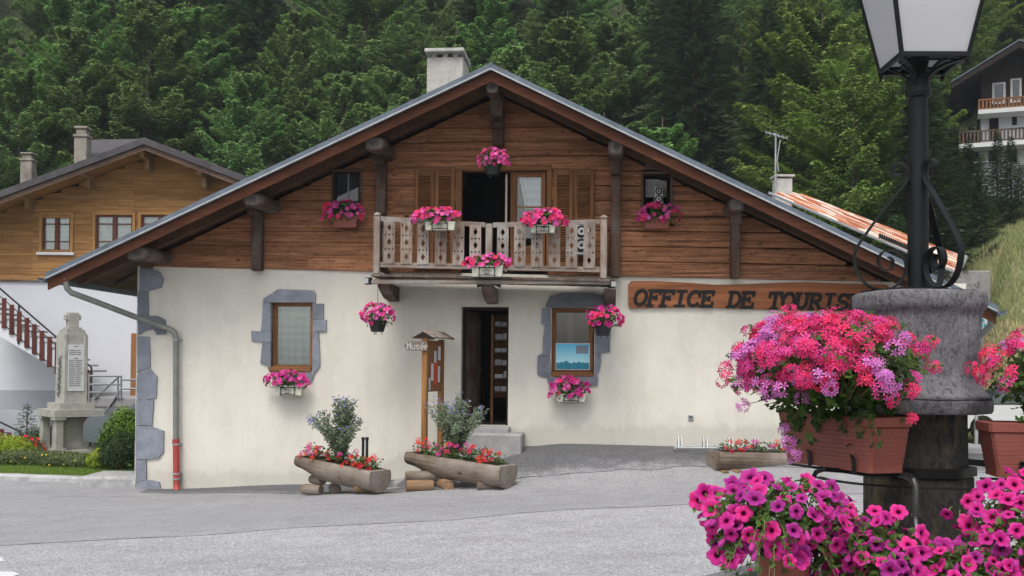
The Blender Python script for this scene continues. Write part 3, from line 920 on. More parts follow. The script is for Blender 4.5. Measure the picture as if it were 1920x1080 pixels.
# ground floor windows
def win_frame(name, r_, yl, fw, mat, mull=(), bars=(), th=.06):
    x0, x1, z0, z1 = r_
    b = MB()
    b.bbox(x0, x1, yl, yl + th, z1 - fw, z1, .006, 1, .8); b.bbox(x0, x1, yl, yl + th, z0, z0 + fw, .006, 1, .6)
    b.bbox(x0, x0 + fw, yl + .002, yl + th + .002, z0 + fw, z1 - fw, .006, 0, .7); b.bbox(x1 - fw, x1, yl + .002, yl + th + .002, z0 + fw, z1 - fw, .006, 0, .9)
    for m_ in mull: b.bbox(lerp(x0, x1, m_) - fw * .45, lerp(x0, x1, m_) + fw * .45, yl + .004, yl + th - .004, z0 + fw, z1 - fw, .005, 0, .75)
    for q in bars: b.box(x0 + fw, x1 - fw, yl + .012, yl + th - .012, lerp(z0, z1, q) - .014, lerp(z0, z1, q) + .014, 1, .75)
    return b.build(name, [M['frame'], M['framex']] if mat is None else mat, ch)
def pane(parent, r_, yl, fw, mat, name='pane'):
    x0, x1, z0, z1 = r_
    b = MB(); b.box(x0 + fw, x1 - fw, yl, yl + .008, z0 + fw, z1 - fw, 0, .5)
    return b.build(name, mat, parent)
def curtain(parent, x0, x1, z0, z1, yl, mat, amp=.02, k=14, taper=None, name='curtain'):
    b = MB()
    def fn(u, v):
        xa, xb = x0, x1
        if taper: xa, xb = lerp(taper[0], x0, v), lerp(taper[1], x1, v)
        return (lerp(xa, xb, u), yl + amp * math.sin(u * k) + amp * .4 * math.sin(u * k * 2.3 + v * 2), lerp(z0, z1, v))
    b.grid(60, 8, fn)
    return b.build(name, mat, parent, smooth='all', fix=False)
wl = win_frame('window', (op_wl[0] + .02, op_wl[1] - .0, op_wl[2] + .02, op_wl[3]), .1, .075, None)
pane(wl, op_wl, .13, .06, M['glass'])
curtain(wl, op_wl[0] + .07, op_wl[1] - .07, op_wl[2] + .08, op_wl[3] - .06, .155, M['lace'], .012, 24)
b = MB(); b.bbox(op_wl[0] + .01, op_wl[1] - .01, -.05, .14, op_wl[2] - .02, op_wl[2] + .06, .008)
b.build('sill', M['framex'], wl)
wr = win_frame('window', (op_wr[0] + .0, op_wr[1] - .02, op_wr[2] + .02, op_wr[3]), .1, .08, None)
pane(wr, op_wr, .13, .06, M['glass'])
b = MB(); b.bbox(op_wr[0] + .01, op_wr[1] - .01, -.05, .14, op_wr[2] - .02, op_wr[2] + .06, .008)
b.build('sill', M['framex'], wr)
# dim room things seen through the right window: pale wall
b = MB(); b.box(op_wr[0] - .5, op_wr[1] + .6, 2.2, 2.25, fz, op_wr[3] + .3)
b.build('partition', M['inner'], ch)

# door: jamb, leaf standing open inward, threshold steps
x0, x1, z0, z1 = op_door
b = MB()
b.box(x0 - .0, x0 + .05, .2, .33, z0, z1 - .05, 0, .3); b.box(x1 - .05, x1, .2, .33, z0, z1 - .05, 0, .3); b.box(x0, x1, .2, .33, z1 - .05, z1, 0, .3)
dl = b.build('door_frame', M['darkwood'], ch)
b = MB()
Mx = Matrix.Translation((x0 + .06, .34, 0)) @ Matrix.Rotation(R(78), 4, 'Z')
b.bbox(0, .8, 0, .045, z0 + .01, z1 - .06, .006, 0, .4, M=Mx)
b.bbox(.1, .7, -.012, -.001, z0 + .15, z0 + .8, .006, 0, .6, M=Mx); b.bbox(.1, .7, -.012, -.001, z0 + .95, z1 - .2, .006, 0, .6, M=Mx)
dd = b.build('door', M['beam'], ch)
b = MB(); b.tube([Mx @ Vector((.72, -.05, z0 + 1.0)), Mx @ Vector((.72, 0.01, z0 + 1.0))], .012); b.tube([Mx @ Vector((.72, -.05, z0 + 1.0)), Mx @ Vector((.6, -.05, z0 + 1.0))], .011)
b.build('handle', M['steel'], dd, smooth=True)
b = MB()
sx0, sx1 = L(845, 815, -.75)[0], L(978, 815, -.75)[0]
b.bbox(sx0, sx1, -.78, -.004, -.4, L(930, 814, -.75)[1], .02)
b.bbox(x0 - .1, L(954, 800, -.35)[0], -.36, .19, -.4, L(930, 801, -.35)[1], .02)
b.build('door_step', M['bstone'], ch)

# balcony door
x0, x1, z0, z1 = op_bal
b = MB()
b.bbox(x0 - .1, x1 + .06, -.085, -.045, z1, z1 + .09, .008, 1, .7)
b.bbox(x0 - .08, x0 + .02, -.082, .1, z0, z1, .008, 0, .6); b.bbox(x1 - .03, x1 + .06, -.082, .1, z0, z1, .008, 0, .6)
bd = b.build('balcony_door', [M['frame'], M['framex']], ch)
lx0, lx1 = LX(956, .02), LX(1022, .02)
b = MB()
b.bbox(lx0, lx0 + .12, .02, .07, z0, z1, .008, 0, .7); b.bbox(lx1 - .08, lx1, .02, .07, z0, z1, .008, 0, .9)
b.bbox(lx0 + .12, lx1 - .08, .022, .068, z1 - .1, z1, .006, 1, .7); b.bbox(lx0 + .12, lx1 - .08, .022, .068, z0, z0 + .45, .006, 1, .5)
zb_ = LZ(388, 990, .02)
b.box(lx0 + .12, lx1 - .08, .03, .06, zb_ - .012, zb_ + .012, 1, 1)
lf = b.build('door_leaf', [M['frame'], M['framex']], bd)
b = MB(); b.box(lx0 + .12, lx1 - .08, .044, .05, z0 + .45, z1 - .1)
b.build('pane', M['glass'], bd)
curtain(bd, LX(972, .12), LX(1020, .12), LZ(392, 990, .12), LZ(330, 990, .12), .12, M['lacew'], .012, 30, (LX(984, .12), LX(1021, .12)), 'lace_curtain')
b = MB()   # inward opened left leaf seen edge-on
xe = LX(950, .1)
Mx = Matrix.Translation((xe, .1, 0)) @ Matrix.Rotation(R(84), 4, 'Z')
b.bbox(0, .09, 0, .045, z0, z1 - .03, .006, 0, 1, M=Mx); b.bbox(.55, .64, 0, .045, z0, z1 - .03, .006, 0, 1, M=Mx)
b.bbox(.09, .55, .002, .043, z1 - .13, z1 - .03, .006, 1, 1, M=Mx); b.bbox(.09, .55, .002, .043, z0, z0 + .45, .006, 1, 1, M=Mx)
b.box(-.012, 0, 0, .03, z0, z1 - .03, 2, 1, M=Mx)
b.build('door_leaf', [M['frame'], M['framex'], M['cream']], bd)

# shutters
def shutter(px0, px1):
    xa, xb = LX(px0, -.1), LX(px1, -.1)
    zt = LZ(319, 920, -.1) ; zb_ = z0 + .02
    b = MB()
    mid = lerp(xa, xb, .5)
    for a, c in ((xa, mid - .004), (mid + .004, xb)):
        w = .07
        b.bbox(a, a + w, -.105, -.065, zb_, zt, .006, 0, random.uniform(.5, 1)); b.bbox(c - w, c, -.105, -.065, zb_, zt, .006, 0, random.uniform(.5, 1))
        for q0, q1 in ((zb_, zb_ + .12), (zt - .1, zt), (lerp(zb_, zt, .47), lerp(zb_, zt, .47) + .07)): b.bbox(a + w, c - w, -.103, -.067, q0, q1, .005, 1, random.uniform(.5, 1))
    s = b.build('shutter', [M['frame'], M['framex']], ch)
    zm_ = lerp(zb_, zt, .47)
    for a, c, zlo, zhi in ((xa, mid - .004, zb_ + .13, zm_ - .03), (xa, mid - .004, zm_ + .085, zt - .12), (mid + .004, xb, zb_ + .13, zm_ - .03), (mid + .004, xb, zm_ + .085, zt - .12)):
        w = .07; b = MB()
        zq = zlo
        while zq < zhi:
            if True:
                Mx = Matrix.Translation(((a + c) / 2, -.085, zq)) @ Matrix.Rotation(R(38), 4, 'X')
                b.box(-(c - a) / 2 + w - .003, (c - a) / 2 - w + .003, -.022, .022, -.004, .004, 0, random.uniform(.4, 1), M=Mx)
            zq += .042
        b.build('louvre_panel', M['framex'], s)
shutter(776, 851); shutter(1036, 1113)

# upper small windows
def small_window(r_):
    f = win_frame('window', (r_[0], r_[1], r_[2], r_[3]), -.03, .035, M['darkwood'], th=.05)
    x0, x1, z0, z1 = r_
    b = MB()
    b.bbox(x0 - .04, x0, -.075, .08, z0 - .03, z1 + .03, .005); b.bbox(x1, x1 + .04, -.075, .08, z0 - .03, z1 + .03, .005)
    b.bbox(x0 - .04, x1 + .04, -.078, .08, z1, z1 + .04, .005); b.bbox(x0 - .05, x1 + .05, -.1, .08, z0 - .05, z0, .005)
    b.build('window_trim', M['beam'], f)
    return f
f = small_window(op_ul)
pane(f, op_ul, .02, .03, M['glassd'])
b = MB(); xm = lerp(op_ul[0], op_ul[1], .53); b.box(xm - .012, xm + .012, -.0, .018, op_ul[2] + .035, op_ul[3] - .035)
b.build('glazing_bar', M['steel'], f)
f = small_window(op_ur)
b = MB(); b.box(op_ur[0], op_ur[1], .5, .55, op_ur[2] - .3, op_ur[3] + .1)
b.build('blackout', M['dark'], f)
b = MB(); b.box(op_ur[0] + .05, op_ur[1] - .05, .25, .26, lerp(op_ur[2], op_ur[3], .35), op_ur[3] - .04)
b.build('lace_curtain', M['lace'], f)
# faint carved plaque
x0_, z0_ = L(1228, 303, -.07)
b = MB(); b.bbox(x0_ - .17, x0_ + .17, -.075, -.04, z0_ - .14, z0_ + .14, .01)
for i in range(6):
    a = i * math.pi / 3
    b.tube([(x0_ + .1 * math.cos(a), -.08, z0_ + .09 * math.sin(a)), (x0_, -.08, z0_)], .012, 5)
b.build('carved_plaque', M['beam'], ch)

# ---- balcony
BY = -1.1
def bz(px, py): return L(px, py, BY)
bal = MB()
xa, xb = L(703, 500, BY)[0], L(1138, 500, BY)[0]
zdL, zdR = bz(707, 514)[1], bz(1132, 524)[1]
def dz(x): return lerp(zdL, zdR, (x - xa) / (xb - xa))
nb = 22
for i in range(nb):       # deck boards, running outwards
    a = lerp(xa - .05, xb + .05, i / nb) + .004; c = lerp(xa - .05, xb + .05, (i + 1) / nb)
    bal.bbox(a, c, BY - .1, -.06, dz(a) - .05 + random.uniform(-.004, .004), dz(a) - .005, .006, 1)
bal.bbox(xa - .05, xb + .05, BY - .07, BY + .0, dz((xa + xb) / 2) - .13, dz((xa + xb) / 2) - .055, .01, 0, .3)
balo = bal.build('balcony', [M['silverx'], M['beamy']], ch)
for px in (722, 915, 1144):
    x = L(px, 530, BY + .3)[0]; zc = dz(x) - .135
    b = MB()
    prof = [(BY + .12, zc - .02), (BY + .12, zc), (-.02, zc), (-.02, zc - .26), (-.45, zc - .22), (BY + .35, zc - .13)]
    b.prism([(y, z) for y, z in prof], x - .1, x + .1, axis='x')
    b.build('joist', M['beamy'], balo)
def railz(px):
    return 405.5 + (418 - 405.5) * min(1, (px - 707) / 210) if px < 917 else lerp(418, 411, (px - 917) / 215)
for px, top, bot in ((707, 400, 513), (917, 414, 508), (1132, 405, 522)):
    x = L(px, 450, BY)[0]; b = MB()
    b.bbox(x - .055, x + .055, BY - .055, BY + .055, bz(px, bot)[1] - .01, bz(px, top + 6)[1], .012)
    if px != 917: b.lathe([(.02, 0), (.06, .01), (.065, .03), (.05, .055), (.02, .07)], 12, M=Matrix.Translation((x, BY, bz(px, top + 6)[1])))
    b.build('post', M['silver'], balo)
def railing(y0, y1, name, half=.03):
    b = MB(); pts = []
    for px in (714, 770, 830, 880, 910, 924, 980, 1040, 1100, 1125):
        pts.append((L(px, 450, BY)[0], bz(px, y0(px))[1], bz(px, y1(px))[1]))
    for seg in (pts[:5], pts[5:]):
        vs = []; 
        for x, zt, zb_ in seg: vs += [(x, BY - half, zb_), (x, BY - half, zt), (x, BY + half, zt), (x, BY + half, zb_)]
        fs = [(i * 4 + k, i * 4 + (k + 1) % 4, i * 4 + 4 + (k + 1) % 4, i * 4 + 4 + k) for i in range(len(seg) - 1) for k in range(4)] + [(3, 2, 1, 0), tuple((len(seg) - 1) * 4 + k for k in range(4))]
        b.add(vs, fs)
    return b.build(name, M['silverx'], balo)
railing(lambda p: railz(p), lambda p: railz(p) + 9, 'handrail')
railing(lambda p: lerp(491, 501, (p - 707) / 425), lambda p: lerp(501, 511, (p - 707) / 425), 'bottom_rail')
for px in (731, 763, 794, 827, 860, 892, 943, 975, 1007, 1040, 1072, 1105):
    x = L(px, 450, BY)[0]; w = .097
    zt = bz(px, railz(px) + 6)[1]; zb_ = bz(px, lerp(494, 504, (px - 707) / 425))[1]
    h = zt - zb_; holes_ = []
    for q in (.17, .5, .83):
        zc = zb_ + h * q
        holes_.append([(x - .036, zc), (x, zc - .062), (x + .036, zc), (x, zc + .062)])
    for q in (.335, .665):
        for dx in (-.062, 0, .062):
            zc = zb_ + h * q
            holes_.append([(x + dx + .016 * math.cos(a), zc + .019 * math.sin(a)) for a in [i * math.pi / 3 for i in range(6)]])
    j = random.uniform(-.006, .006); b = MB()
    b.prism([(x - w, zb_), (x + w, zb_), (x + w + j, zt), (x - w + j, zt)], BY - .045, BY - .018, holes=holes_)
    b.build('baluster', M['silver'], balo)
# side railings
for x in (L(707, 450, BY)[0], L(1136, 450, BY)[0]):
    b = MB()
    zt, zb_ = bz(900, 410)[1], bz(900, 497)[1]
    b.bbox(x - .03, x + .03, BY + .06, -.05, zt - .08, zt, .006); b.bbox(x - .03, x + .03, BY + .06, -.05, zb_ - .08, zb_, .006)
    for k in range(3):
        b.bbox(x - .015, x + .015, BY + .15 + k * .3, BY + .35 + k * .3, zb_, zt - .08, .004)
    b.build('side_railing', M['beam'], balo)
# spotlights below the balcony
def flood(px, py, rz, lab):
    x, z = L(px, py, -.9)
    w = CW(x, -.9, z)
    e = empty('floodlight', w, R(-5 + rz), lab, 'floodlight', 'floodlights under the balcony')
    b = MB(); b.bbox(-.06, .06, -.05, .05, -.06, .06, .012); b.build('housing', M['blackpl'], e)
    b = MB(); b.bbox(-.045, .045, -.062, -.051, -.045, .045, .004); b.build('lens', M['silverp'], e)
    b = MB(); b.tube([(0, .05, 0), (0, .1, .02), (-math.copysign(.1, px - 900), .1, .03)], .012, 6); b.build('bracket', M['black'], e, smooth=True)
flood(691, 527, -30, 'small black floodlight under the left corner of the balcony')
flood(1147, 533, 30, 'small black floodlight under the right corner of the balcony')
x, z = L(917, 533, -.95)
e = empty('twin_spotlight', CW(x, -.95, z), R(-5), 'dark wooden twin spotlight under the middle of the balcony', 'spotlight')
b = MB(); b.bbox(-.08, .08, -.08, .08, -.07, .1, .01); b.build('mount', M['beam'], e)
for s in (-1, 1):
    b = MB()
    b.loft([[(s * .09, -.02, -.02), (s * .09, .02, -.02), (s * .09, .02, .02), (s * .09, -.02, .02)], [(s * .2, -.05, -.055), (s * .2, .05, -.055), (s * .2, .05, .05), (s * .2, -.05, .05)]])
    b.build('lamp_head', M['blackpl'], e)

# ---- downpipe (left)
def pp(px, py, yl): 
    q = L(px, py, yl); return (q[0], yl, q[1])
b = MB()
pts = [pp(123, 522, -1.25), pp(123.5, 531, -1.25), pp(126, 541, -1.22), pp(134, 549, -1.18), pp(180, 566, -.9), pp(240, 589, -.5), pp(300, 611, -.14), pp(318, 617, -.12), pp(327, 623, -.12), pp(330, 634, -.12), pp(330, 650, -.12), pp(330, 823, -.12)]
b.tube(pts, .052, 12, cap=True)
dp = b.build('downpipe', M['pipe'], ch, smooth=True)
b = MB()
b.tube([pp(330, 823, -.12), pp(331, 905, -.12), pp(331, 914, -.14), pp(332, 921, -.18)], .058, 12)
b.tube([pp(330, 824, -.12), pp(330, 832, -.12)], .066, 12)
b.build('lower_downpipe', M['redpipe'], dp, smooth=True)
b = MB()
for py in (637, 833, 888, 898):
    b.tube([pp(330, py - 1.5, -.12), pp(330, py + 1.5, -.12)], .068, 12)
    q = L(330, py, -.12); b.box(q[0] - .075, q[0] + .075, -.12, 0, q[1] - .008, q[1] + .008)
b.build('pipe_clamp', M['zincl'], dp)
# right downpipe behind the column
b = MB(); xr = XR - .15
b.tube([(eavR[0] + .03, -1.0, eavR[1] - .15), (eavR[0] + .03, -.95, eavR[1] - .3), (xr + .1, -.1, eavR[1] - .7), (xr, -.1, eavR[1] - .9), (xr, -.1, -.1)], .05, 12)
b.build('downpipe', M['pipe'], ch, smooth=True)
# wall socket
x, z = L(1295, 783)
b = MB(); b.bbox(x - .045, x + .045, -.03, .0, z - .045, z + .045, .006, 0); b.bbox(x - .03, x + .03, -.036, -.031, z - .01, z + .03, .002, 1)
b.build('wall_socket', [M['zincl'], M['greydark']], ch)

# ------------------------------------------------------------------ lettering
def arc(cx, cy, rx, ry, a0, a1, n=12): return [(cx + rx * math.cos(R(lerp(a0, a1, i / n))), cy + ry * math.sin(R(lerp(a0, a1, i / n)))) for i in range(n + 1)]
SER = .13
GL = {
 'O': ([arc(.5, .5, .38, .44, 0, 360, 24)], []),
 'F': ([[(.24, .05), (.24, .95)], [(.24, .93), (.9, .93)], [(.24, .52), (.66, .52)]], [(.05, .03, .5), (.05, .95, .3)], [(.87, .72, .96), (.64, .4, .64)]),
 'I': ([[(.5, .05), (.5, .95)]], [(.18, .04, .82), (.18, .95, .82)], []),
 'C': ([arc(.52, .5, .4, .44, 48, 318, 20)], [], [(.86, .62, .96)]),
 'E': ([[(.22, .05), (.22, .95)], [(.22, .93), (.86, .93)], [(.22, .52), (.62, .52)], [(.22, .05), (.9, .05)]], [(.05, .04, .3), (.05, .95, .3)], [(.83, .72, .96), (.88, .04, .3), (.6, .4, .64)]),
 'D': ([[(.24, .05), (.24, .95)], [(.24, .93), (.48, .93)] + arc(.48, .5, .4, .43, 90, -90, 14) + [(.24, .07)]], [(.05, .04, .3), (.05, .95, .3)], []),
 'T': ([[(.5, .05), (.5, .93)], [(.08, .93), (.92, .93)]], [(.28, .04, .72)], [(.1, .68, .96), (.9, .68, .96)]),
 'U': ([[(.2, .95), (.2, .36)] + arc(.5, .36, .3, .3, 180, 360, 12) + [(.8, .36), (.8, .95)]], [(.03, .95, .38), (.62, .95, .97)], []),
 'R': ([[(.22, .05), (.22, .95)], [(.22, .93), (.52, .93)] + arc(.52, .71, .26, .22, 90, -90, 10) + [(.22, .49)], [(.5, .49), (.84, .05)]], [(.05, .04, .42), (.05, .95, .3), (.74, .04, .98)], []),
 'S': ([arc(.5, .71, .3, .22, 20, 270, 14) + arc(.5, .28, .32, .22, 90, -160, 14)[1:]], [], [(.82, .66, .96), (.16, .04, .34)]),
 'M': ([[(.2, .05), (.2, .95)], [(.2, .92), (.5, .35), (.8, .92)], [(.8, .05), (.8, .95)]], [(.04, .04, .38), (.62, .04, .96), (.06, .95, .24), (.76, .95, .94)], []),
 'A': ([[(.1, .05), (.5, .95), (.9, .05)], [(.26, .35), (.74, .35)]], [], []),
 'N': ([[(.18, .05), (.18, .95)], [(.18, .93), (.82, .06)], [(.82, .05), (.82, .95)]], [], []),
 'u': ([[(.2, .6), (.2, .25)] + arc(.48, .27, .28, .22, 180, 360, 8) + [(.76, .6)], [(.76, .6), (.76, .05)]], [], []),
 's': ([arc(.5, .46, .26, .14, 20, 270, 8) + arc(.5, .19, .28, .14, 90, -160, 8)[1:]], [], []),
 'e': ([[(.2, .32), (.8, .32)] + arc(.5, .32, .3, .27, 0, 300, 14)], [], []),
 'é': ([[(.2, .32), (.8, .32)] + arc(.5, .32, .3, .27, 0, 300, 14), [(.45, .7), (.72, .92)]], [], []),
}
def letters(b, text, x0, z0, w, h, pitch, y, depth, th, shear=.0, serif=True, path=lambda x: 0, mi=0, hs=None):
    """stroke lettering on the plane y (proud of it towards -y)"""
    cnt = 0
    for i, chh in enumerate(text):
        if chh == ' ' or chh not in GL: continue
        g = GL[chh]
        st = [(s_, th) for s_ in g[0]]
        if serif:
            st += [([(a, z), (c, z)], th * .72) for a, z, c in g[1]]
            if len(g) > 2: st += [([(x_, za), (x_, zc)], th * .72) for x_, za, zc in g[2]]
        ox = x0 + i * pitch
        hh = h * (hs[i] if hs else 1)
        for s_, t_ in st:
            cnt += 1
            P2 = [Vector((ox + (x_ + shear * (z_ - .5)) * w, z0 + path(ox) + z_ * hh)) for x_, z_ in s_]
            closed = (P2[0] - P2[-1]).length < 1e-4
            n_ = len(P2); vs = []
            dd_ = depth + cnt % 7 * .0006
            for k in range(n_):
                a = P2[k - 1] if k > 0 else (P2[-2] if closed else P2[0]); c = P2[k + 1] if k < n_ - 1 else (P2[1] if closed else P2[-1])
                d = (c - a).normalized(); q = Vector((-d.y, d.x)) * t_ / 2
                e0 = P2[k] - (d * t_ * .3 if (k == 0 and not closed) else Vector((0, 0))) + (d * t_ * .3 if (k == n_ - 1 and not closed) else Vector((0, 0)))
                for s2 in (q, -q):
                    for yy in (y, y - dd_): vs.append((e0.x + s2.x, yy, e0.y + s2.y))
            fs = []
            for k in range(n_ - 1):
                a, c = k * 4, k * 4 + 4
                fs += [(a + 1, c + 1, c + 3, a + 3), (a, a + 1, c + 1, c)[::-1], (a + 2, c + 2, c + 3, a + 3)[::-1]]
            fs += [(0, 1, 3, 2), ((n_ - 1) * 4, (n_ - 1) * 4 + 1, (n_ - 1) * 4 + 3, (n_ - 1) * 4 + 2)]
            b.add(vs, fs, mi, .5)
# sign board
up = [(1178, 533), (1184, 527), (1230, 527), (1290, 530), (1340, 534), (1400, 533), (1460, 530), (1520, 529), (1580, 532), (1640, 533), (1660, 534), (1667, 538)]
lo = [(1668, 570), (1662, 581), (1600, 586), (1540, 583), (1480, 582), (1420, 580), (1360, 578), (1300, 576), (1240, 577), (1184, 578), (1178, 573)]
poly = [L(px, py, -.05) for px, py in up + lo]
cx, cz = sum(p[0] for p in poly) / len(poly), sum(p[1] for p in poly) / len(poly)
sg = empty('office_sign', CW(cx, -.012, cz), R(-5), 'long brown wooden board lettered OFFICE DE TOURISME on the cream wall', 'sign')
b = MB()
b.prism([(p[0] - cx, p[1] - cz) for p in poly], -.04, 0)
b.prism([((p[0] - cx) * .994, (p[1] - cz) * .9) for p in poly], -.045, -.0405)
b.build('board', M['sign'], sg)
xs, zs = L(1188, 573, -.05)
pit = (L(1618, 560, -.05)[0] - L(1188, 560, -.05)[0]) / 17
zsl = (L(1646, 583, -.05)[1] - zs)
for wd, i0 in (('OFFICE', 0), ('DE', 7), ('TOURISME', 10)):
    b = MB()
    letters(b, wd, xs - cx + i0 * pit, zs - cz, pit * 1.08, .285, pit, -.046, .012, .062, .22, path=lambda x: zsl * (x - (xs - cx)) / (pit * 17))
    b.build('lettering', M['ink'], sg)

# ------------------------------------------------------------------ flowers and leaves
def basis(n, spin=None):
    n = Vector(n).normalized(); a = n.orthogonal().normalized(); c = n.cross(a)
    s = random.uniform(0, 6.283) if spin is None else spin
    return a * math.cos(s) + c * math.sin(s), c * math.cos(s) - a * math.sin(s), n
def petunia(mb, p, n, r, mi, hi=False):
    u, v, w = basis(n); p = Vector(p)
    if hi:
        K = 30; prof = [(0.06, -.75, .0), (.14, -.35, .1), (.32, -.12, .3), (.68, .02, .65), (.9, .03, .85), (1.0, -.02, 1.0)]
    else:
        K = 10; prof = [(.18, -.3, .1), (1.0, 0, 1.0)]
    vs, rd = [], []; ph = random.uniform(0, 6); asym = random.uniform(.8, 1.12); curl = random.uniform(-.3, .22)
    for rr, z, q in prof:
        for k in range(K):
            a = 2 * math.pi * k / K
            lobe = (1.04 - .2 * abs(math.cos(2.5 * a)) ** 7 * rr * rr + .015 * math.sin(15 * a + ph) * rr) if hi else 1 + .11 * math.cos(5 * a) * rr
            x, y = rr * lobe * math.cos(a), rr * lobe * math.sin(a) * asym
            zz = z + curl * rr * rr + (.07 * math.sin(5 * a + ph) + .06 * math.sin(3 * a + ph * 2) + .035 * math.sin(11 * a + ph * 3)) * rr * rr
            vs.append(p + (u * x + v * y + w * zz) * r); rd.append(q)
    nr = len(prof)
    fs = [(i * K + k, i * K + (k + 1) % K, (i + 1) * K + (k + 1) % K, (i + 1) * K + k) for i in range(nr - 1) for k in range(K)]
    fs.append(tuple(range(K))[::-1])
    mb.add(vs, fs, mi, random.random(), rd)
def floret(mb, p, n, r, mi, t):
    u, v, w = basis(n); vs = []; fs = []; rd = []
    for k in range(5):
        a = 2 * math.pi * k / 5 + random.uniform(-.15, .15); cs, sn = math.cos(a), math.sin(a)
        d = u * cs + v * sn; e = v * cs - u * sn; b = len(vs); up = random.uniform(.05, .5)
        vs += [p, p + d * r * .6 + e * r * .21 + w * r * .1, p + d * r + w * r * (up * .35) + e * r * .14, p + d * r - e * r * .14 + w * r * (up * .35), p + d * r * .6 - e * r * .21 + w * r * .1]
        rd += [.3, .7, 1, 1, .7]; fs.append(tuple(b + i for i in range(5)))
    mb.add(vs, fs, mi, t, rd)
def umbel(mb, p, n, R_, mi, cnt=11, fr=.0165):
    u, v, w = basis(n); p = Vector(p); t0 = random.random()
    for i in range(cnt):
        th = math.acos(1 - random.random() * 1.05); a = i * 2.4 + random.uniform(-.3, .3)
        d = (u * math.cos(a) + v * math.sin(a)) * math.sin(th) + w * math.cos(th)
        q = p + d * R_ * random.uniform(.75, 1.05)
        floret(mb, q, d + w * .3, fr * random.uniform(.85, 1.15), mi, min(1, max(0, t0 + random.uniform(-.25, .25))))
def leaf(mb, p, n, d, L_, W, mi=0, t=None, fold=.18):
    n = Vector(n).normalized(); d = Vector(d); d = (d - n * d.dot(n)); d = d.normalized() if d.length > 1e-5 else n.orthogonal()
    e = n.cross(d); p = Vector(p)
    mb.add([p, p + d * L_ * .35 + e * W * .5 + n * W * fold, p + d * L_ * .75 + e * W * .32 + n * W * fold * .5, p + d * L_ - n * L_ * .12, p + d * L_ * .75 - e * W * .32 + n * W * fold * .5, p + d * L_ * .35 - e * W * .5 + n * W * fold, p + d * L_ * .5], [(0, 1, 2, 6), (6, 2, 3, 4), (0, 6, 4, 5)] if False else [(0, 1, 6), (1, 2, 6), (2, 3, 6), (3, 4, 6), (4, 5, 6), (5, 0, 6)], mi, t)
def qleaf(mb, p, n, d, L_, W, mi=0, t=None):
    n = Vector(n).normalized(); d = Vector(d); d = (d - n * d.dot(n)); d = d.normalized() if d.length > 1e-5 else n.orthogonal()
    e = n.cross(d); p = Vector(p)
    mb.add([p, p + d * L_ * .5 + e * W * .5, p + d * L_, p + d * L_ * .5 - e * W * .5], [(0, 1, 2, 3)], mi, t)
def lobed(mb, p, n, r, mi=0, t=None):
    """five-lobed ivy geranium leaf"""
    u, v, w = basis(n); p = Vector(p); vs = [p - w * r * .12]
    for k in range(11):
        a = R(-150 + 300 * k / 10); q = (1.0 if k % 2 == 1 else .74) * random.uniform(.93, 1.05)
        vs.append(p + (u * math.cos(a) + v * math.sin(a)) * r * q + w * r * (.1 * math.sin(a * 3)))
    mb.add(vs, [(0, k, k + 1) for k in range(1, 11)], mi, t)
def rdir():
    z = random.uniform(-1, 1); a = random.uniform(0, 6.283); s = math.sqrt(1 - z * z)
    return Vector((s * math.cos(a), s * math.sin(a), z))

def mound(e, M_, c, ab, nf, nl, mats, fr=.042, kind='petunia', droop=.35, seed=0, lr=.035, zmin=-.35, mixs=2.2):
    """leaves and blossoms over an ellipsoid (c centre, ab radii) in the thing's own frame"""
    random.seed(seed); c = Vector(c)
    lb, fb = MB(), MB()
    for i in range(nl):
        d = rdir()
        if d.z < zmin - .25: d.z = -d.z
        q = random.uniform(.25, .97)
        p = c + Vector((d.x * ab[0], d.y * ab[1], d.z * ab[2])) * q
        if d.z < .2: p.z -= random.random() * droop * ab[2] * .5
        leaf(lb, p, d + rdir() * .8, rdir(), lr * random.uniform(.7, 1.3) * 1.5, lr * random.uniform(.7, 1.2), 0, random.random())
    for i in range(nf):
        for _ in range(50):
            d = rdir()
            if d.z < zmin: continue
            if d.y > .35: continue
            break
        q = random.uniform(.82, 1.1) * (1 + .14 * noise.noise(d * 2.5 + Vector((seed, 0, 0))))
        p = c + Vector((d.x * ab[0], d.y * ab[1], d.z * ab[2])) * q
        if d.z < 0 and random.random() < .3: p.z -= droop * ab[2] * random.random()
        ns = noise.noise(Vector((p.x * mixs * 3, p.z * mixs * 3, seed * 1.7)))
        m_ = 0 if ns + random.uniform(-.25, .25) < 0 else 1
        if len(mats) > 2 and random.random() < .12: m_ = 2
        nn = (Vector((d.x / ab[0], d.y / ab[1], d.z / ab[2])).normalized() + Vector((0, -.55, .15)) + rdir() * .4)
        if kind == 'petunia': petunia(fb, p, nn, fr * random.uniform(.75, 1.12), m_)
        else: umbel(fb, p, nn, fr, m_, 9, fr * .42)
    o1 = lb.build('foliage', M['leafp'], e, fix=False); o2 = fb.build('blossoms', mats, e, fix=False)
    return o1, o2

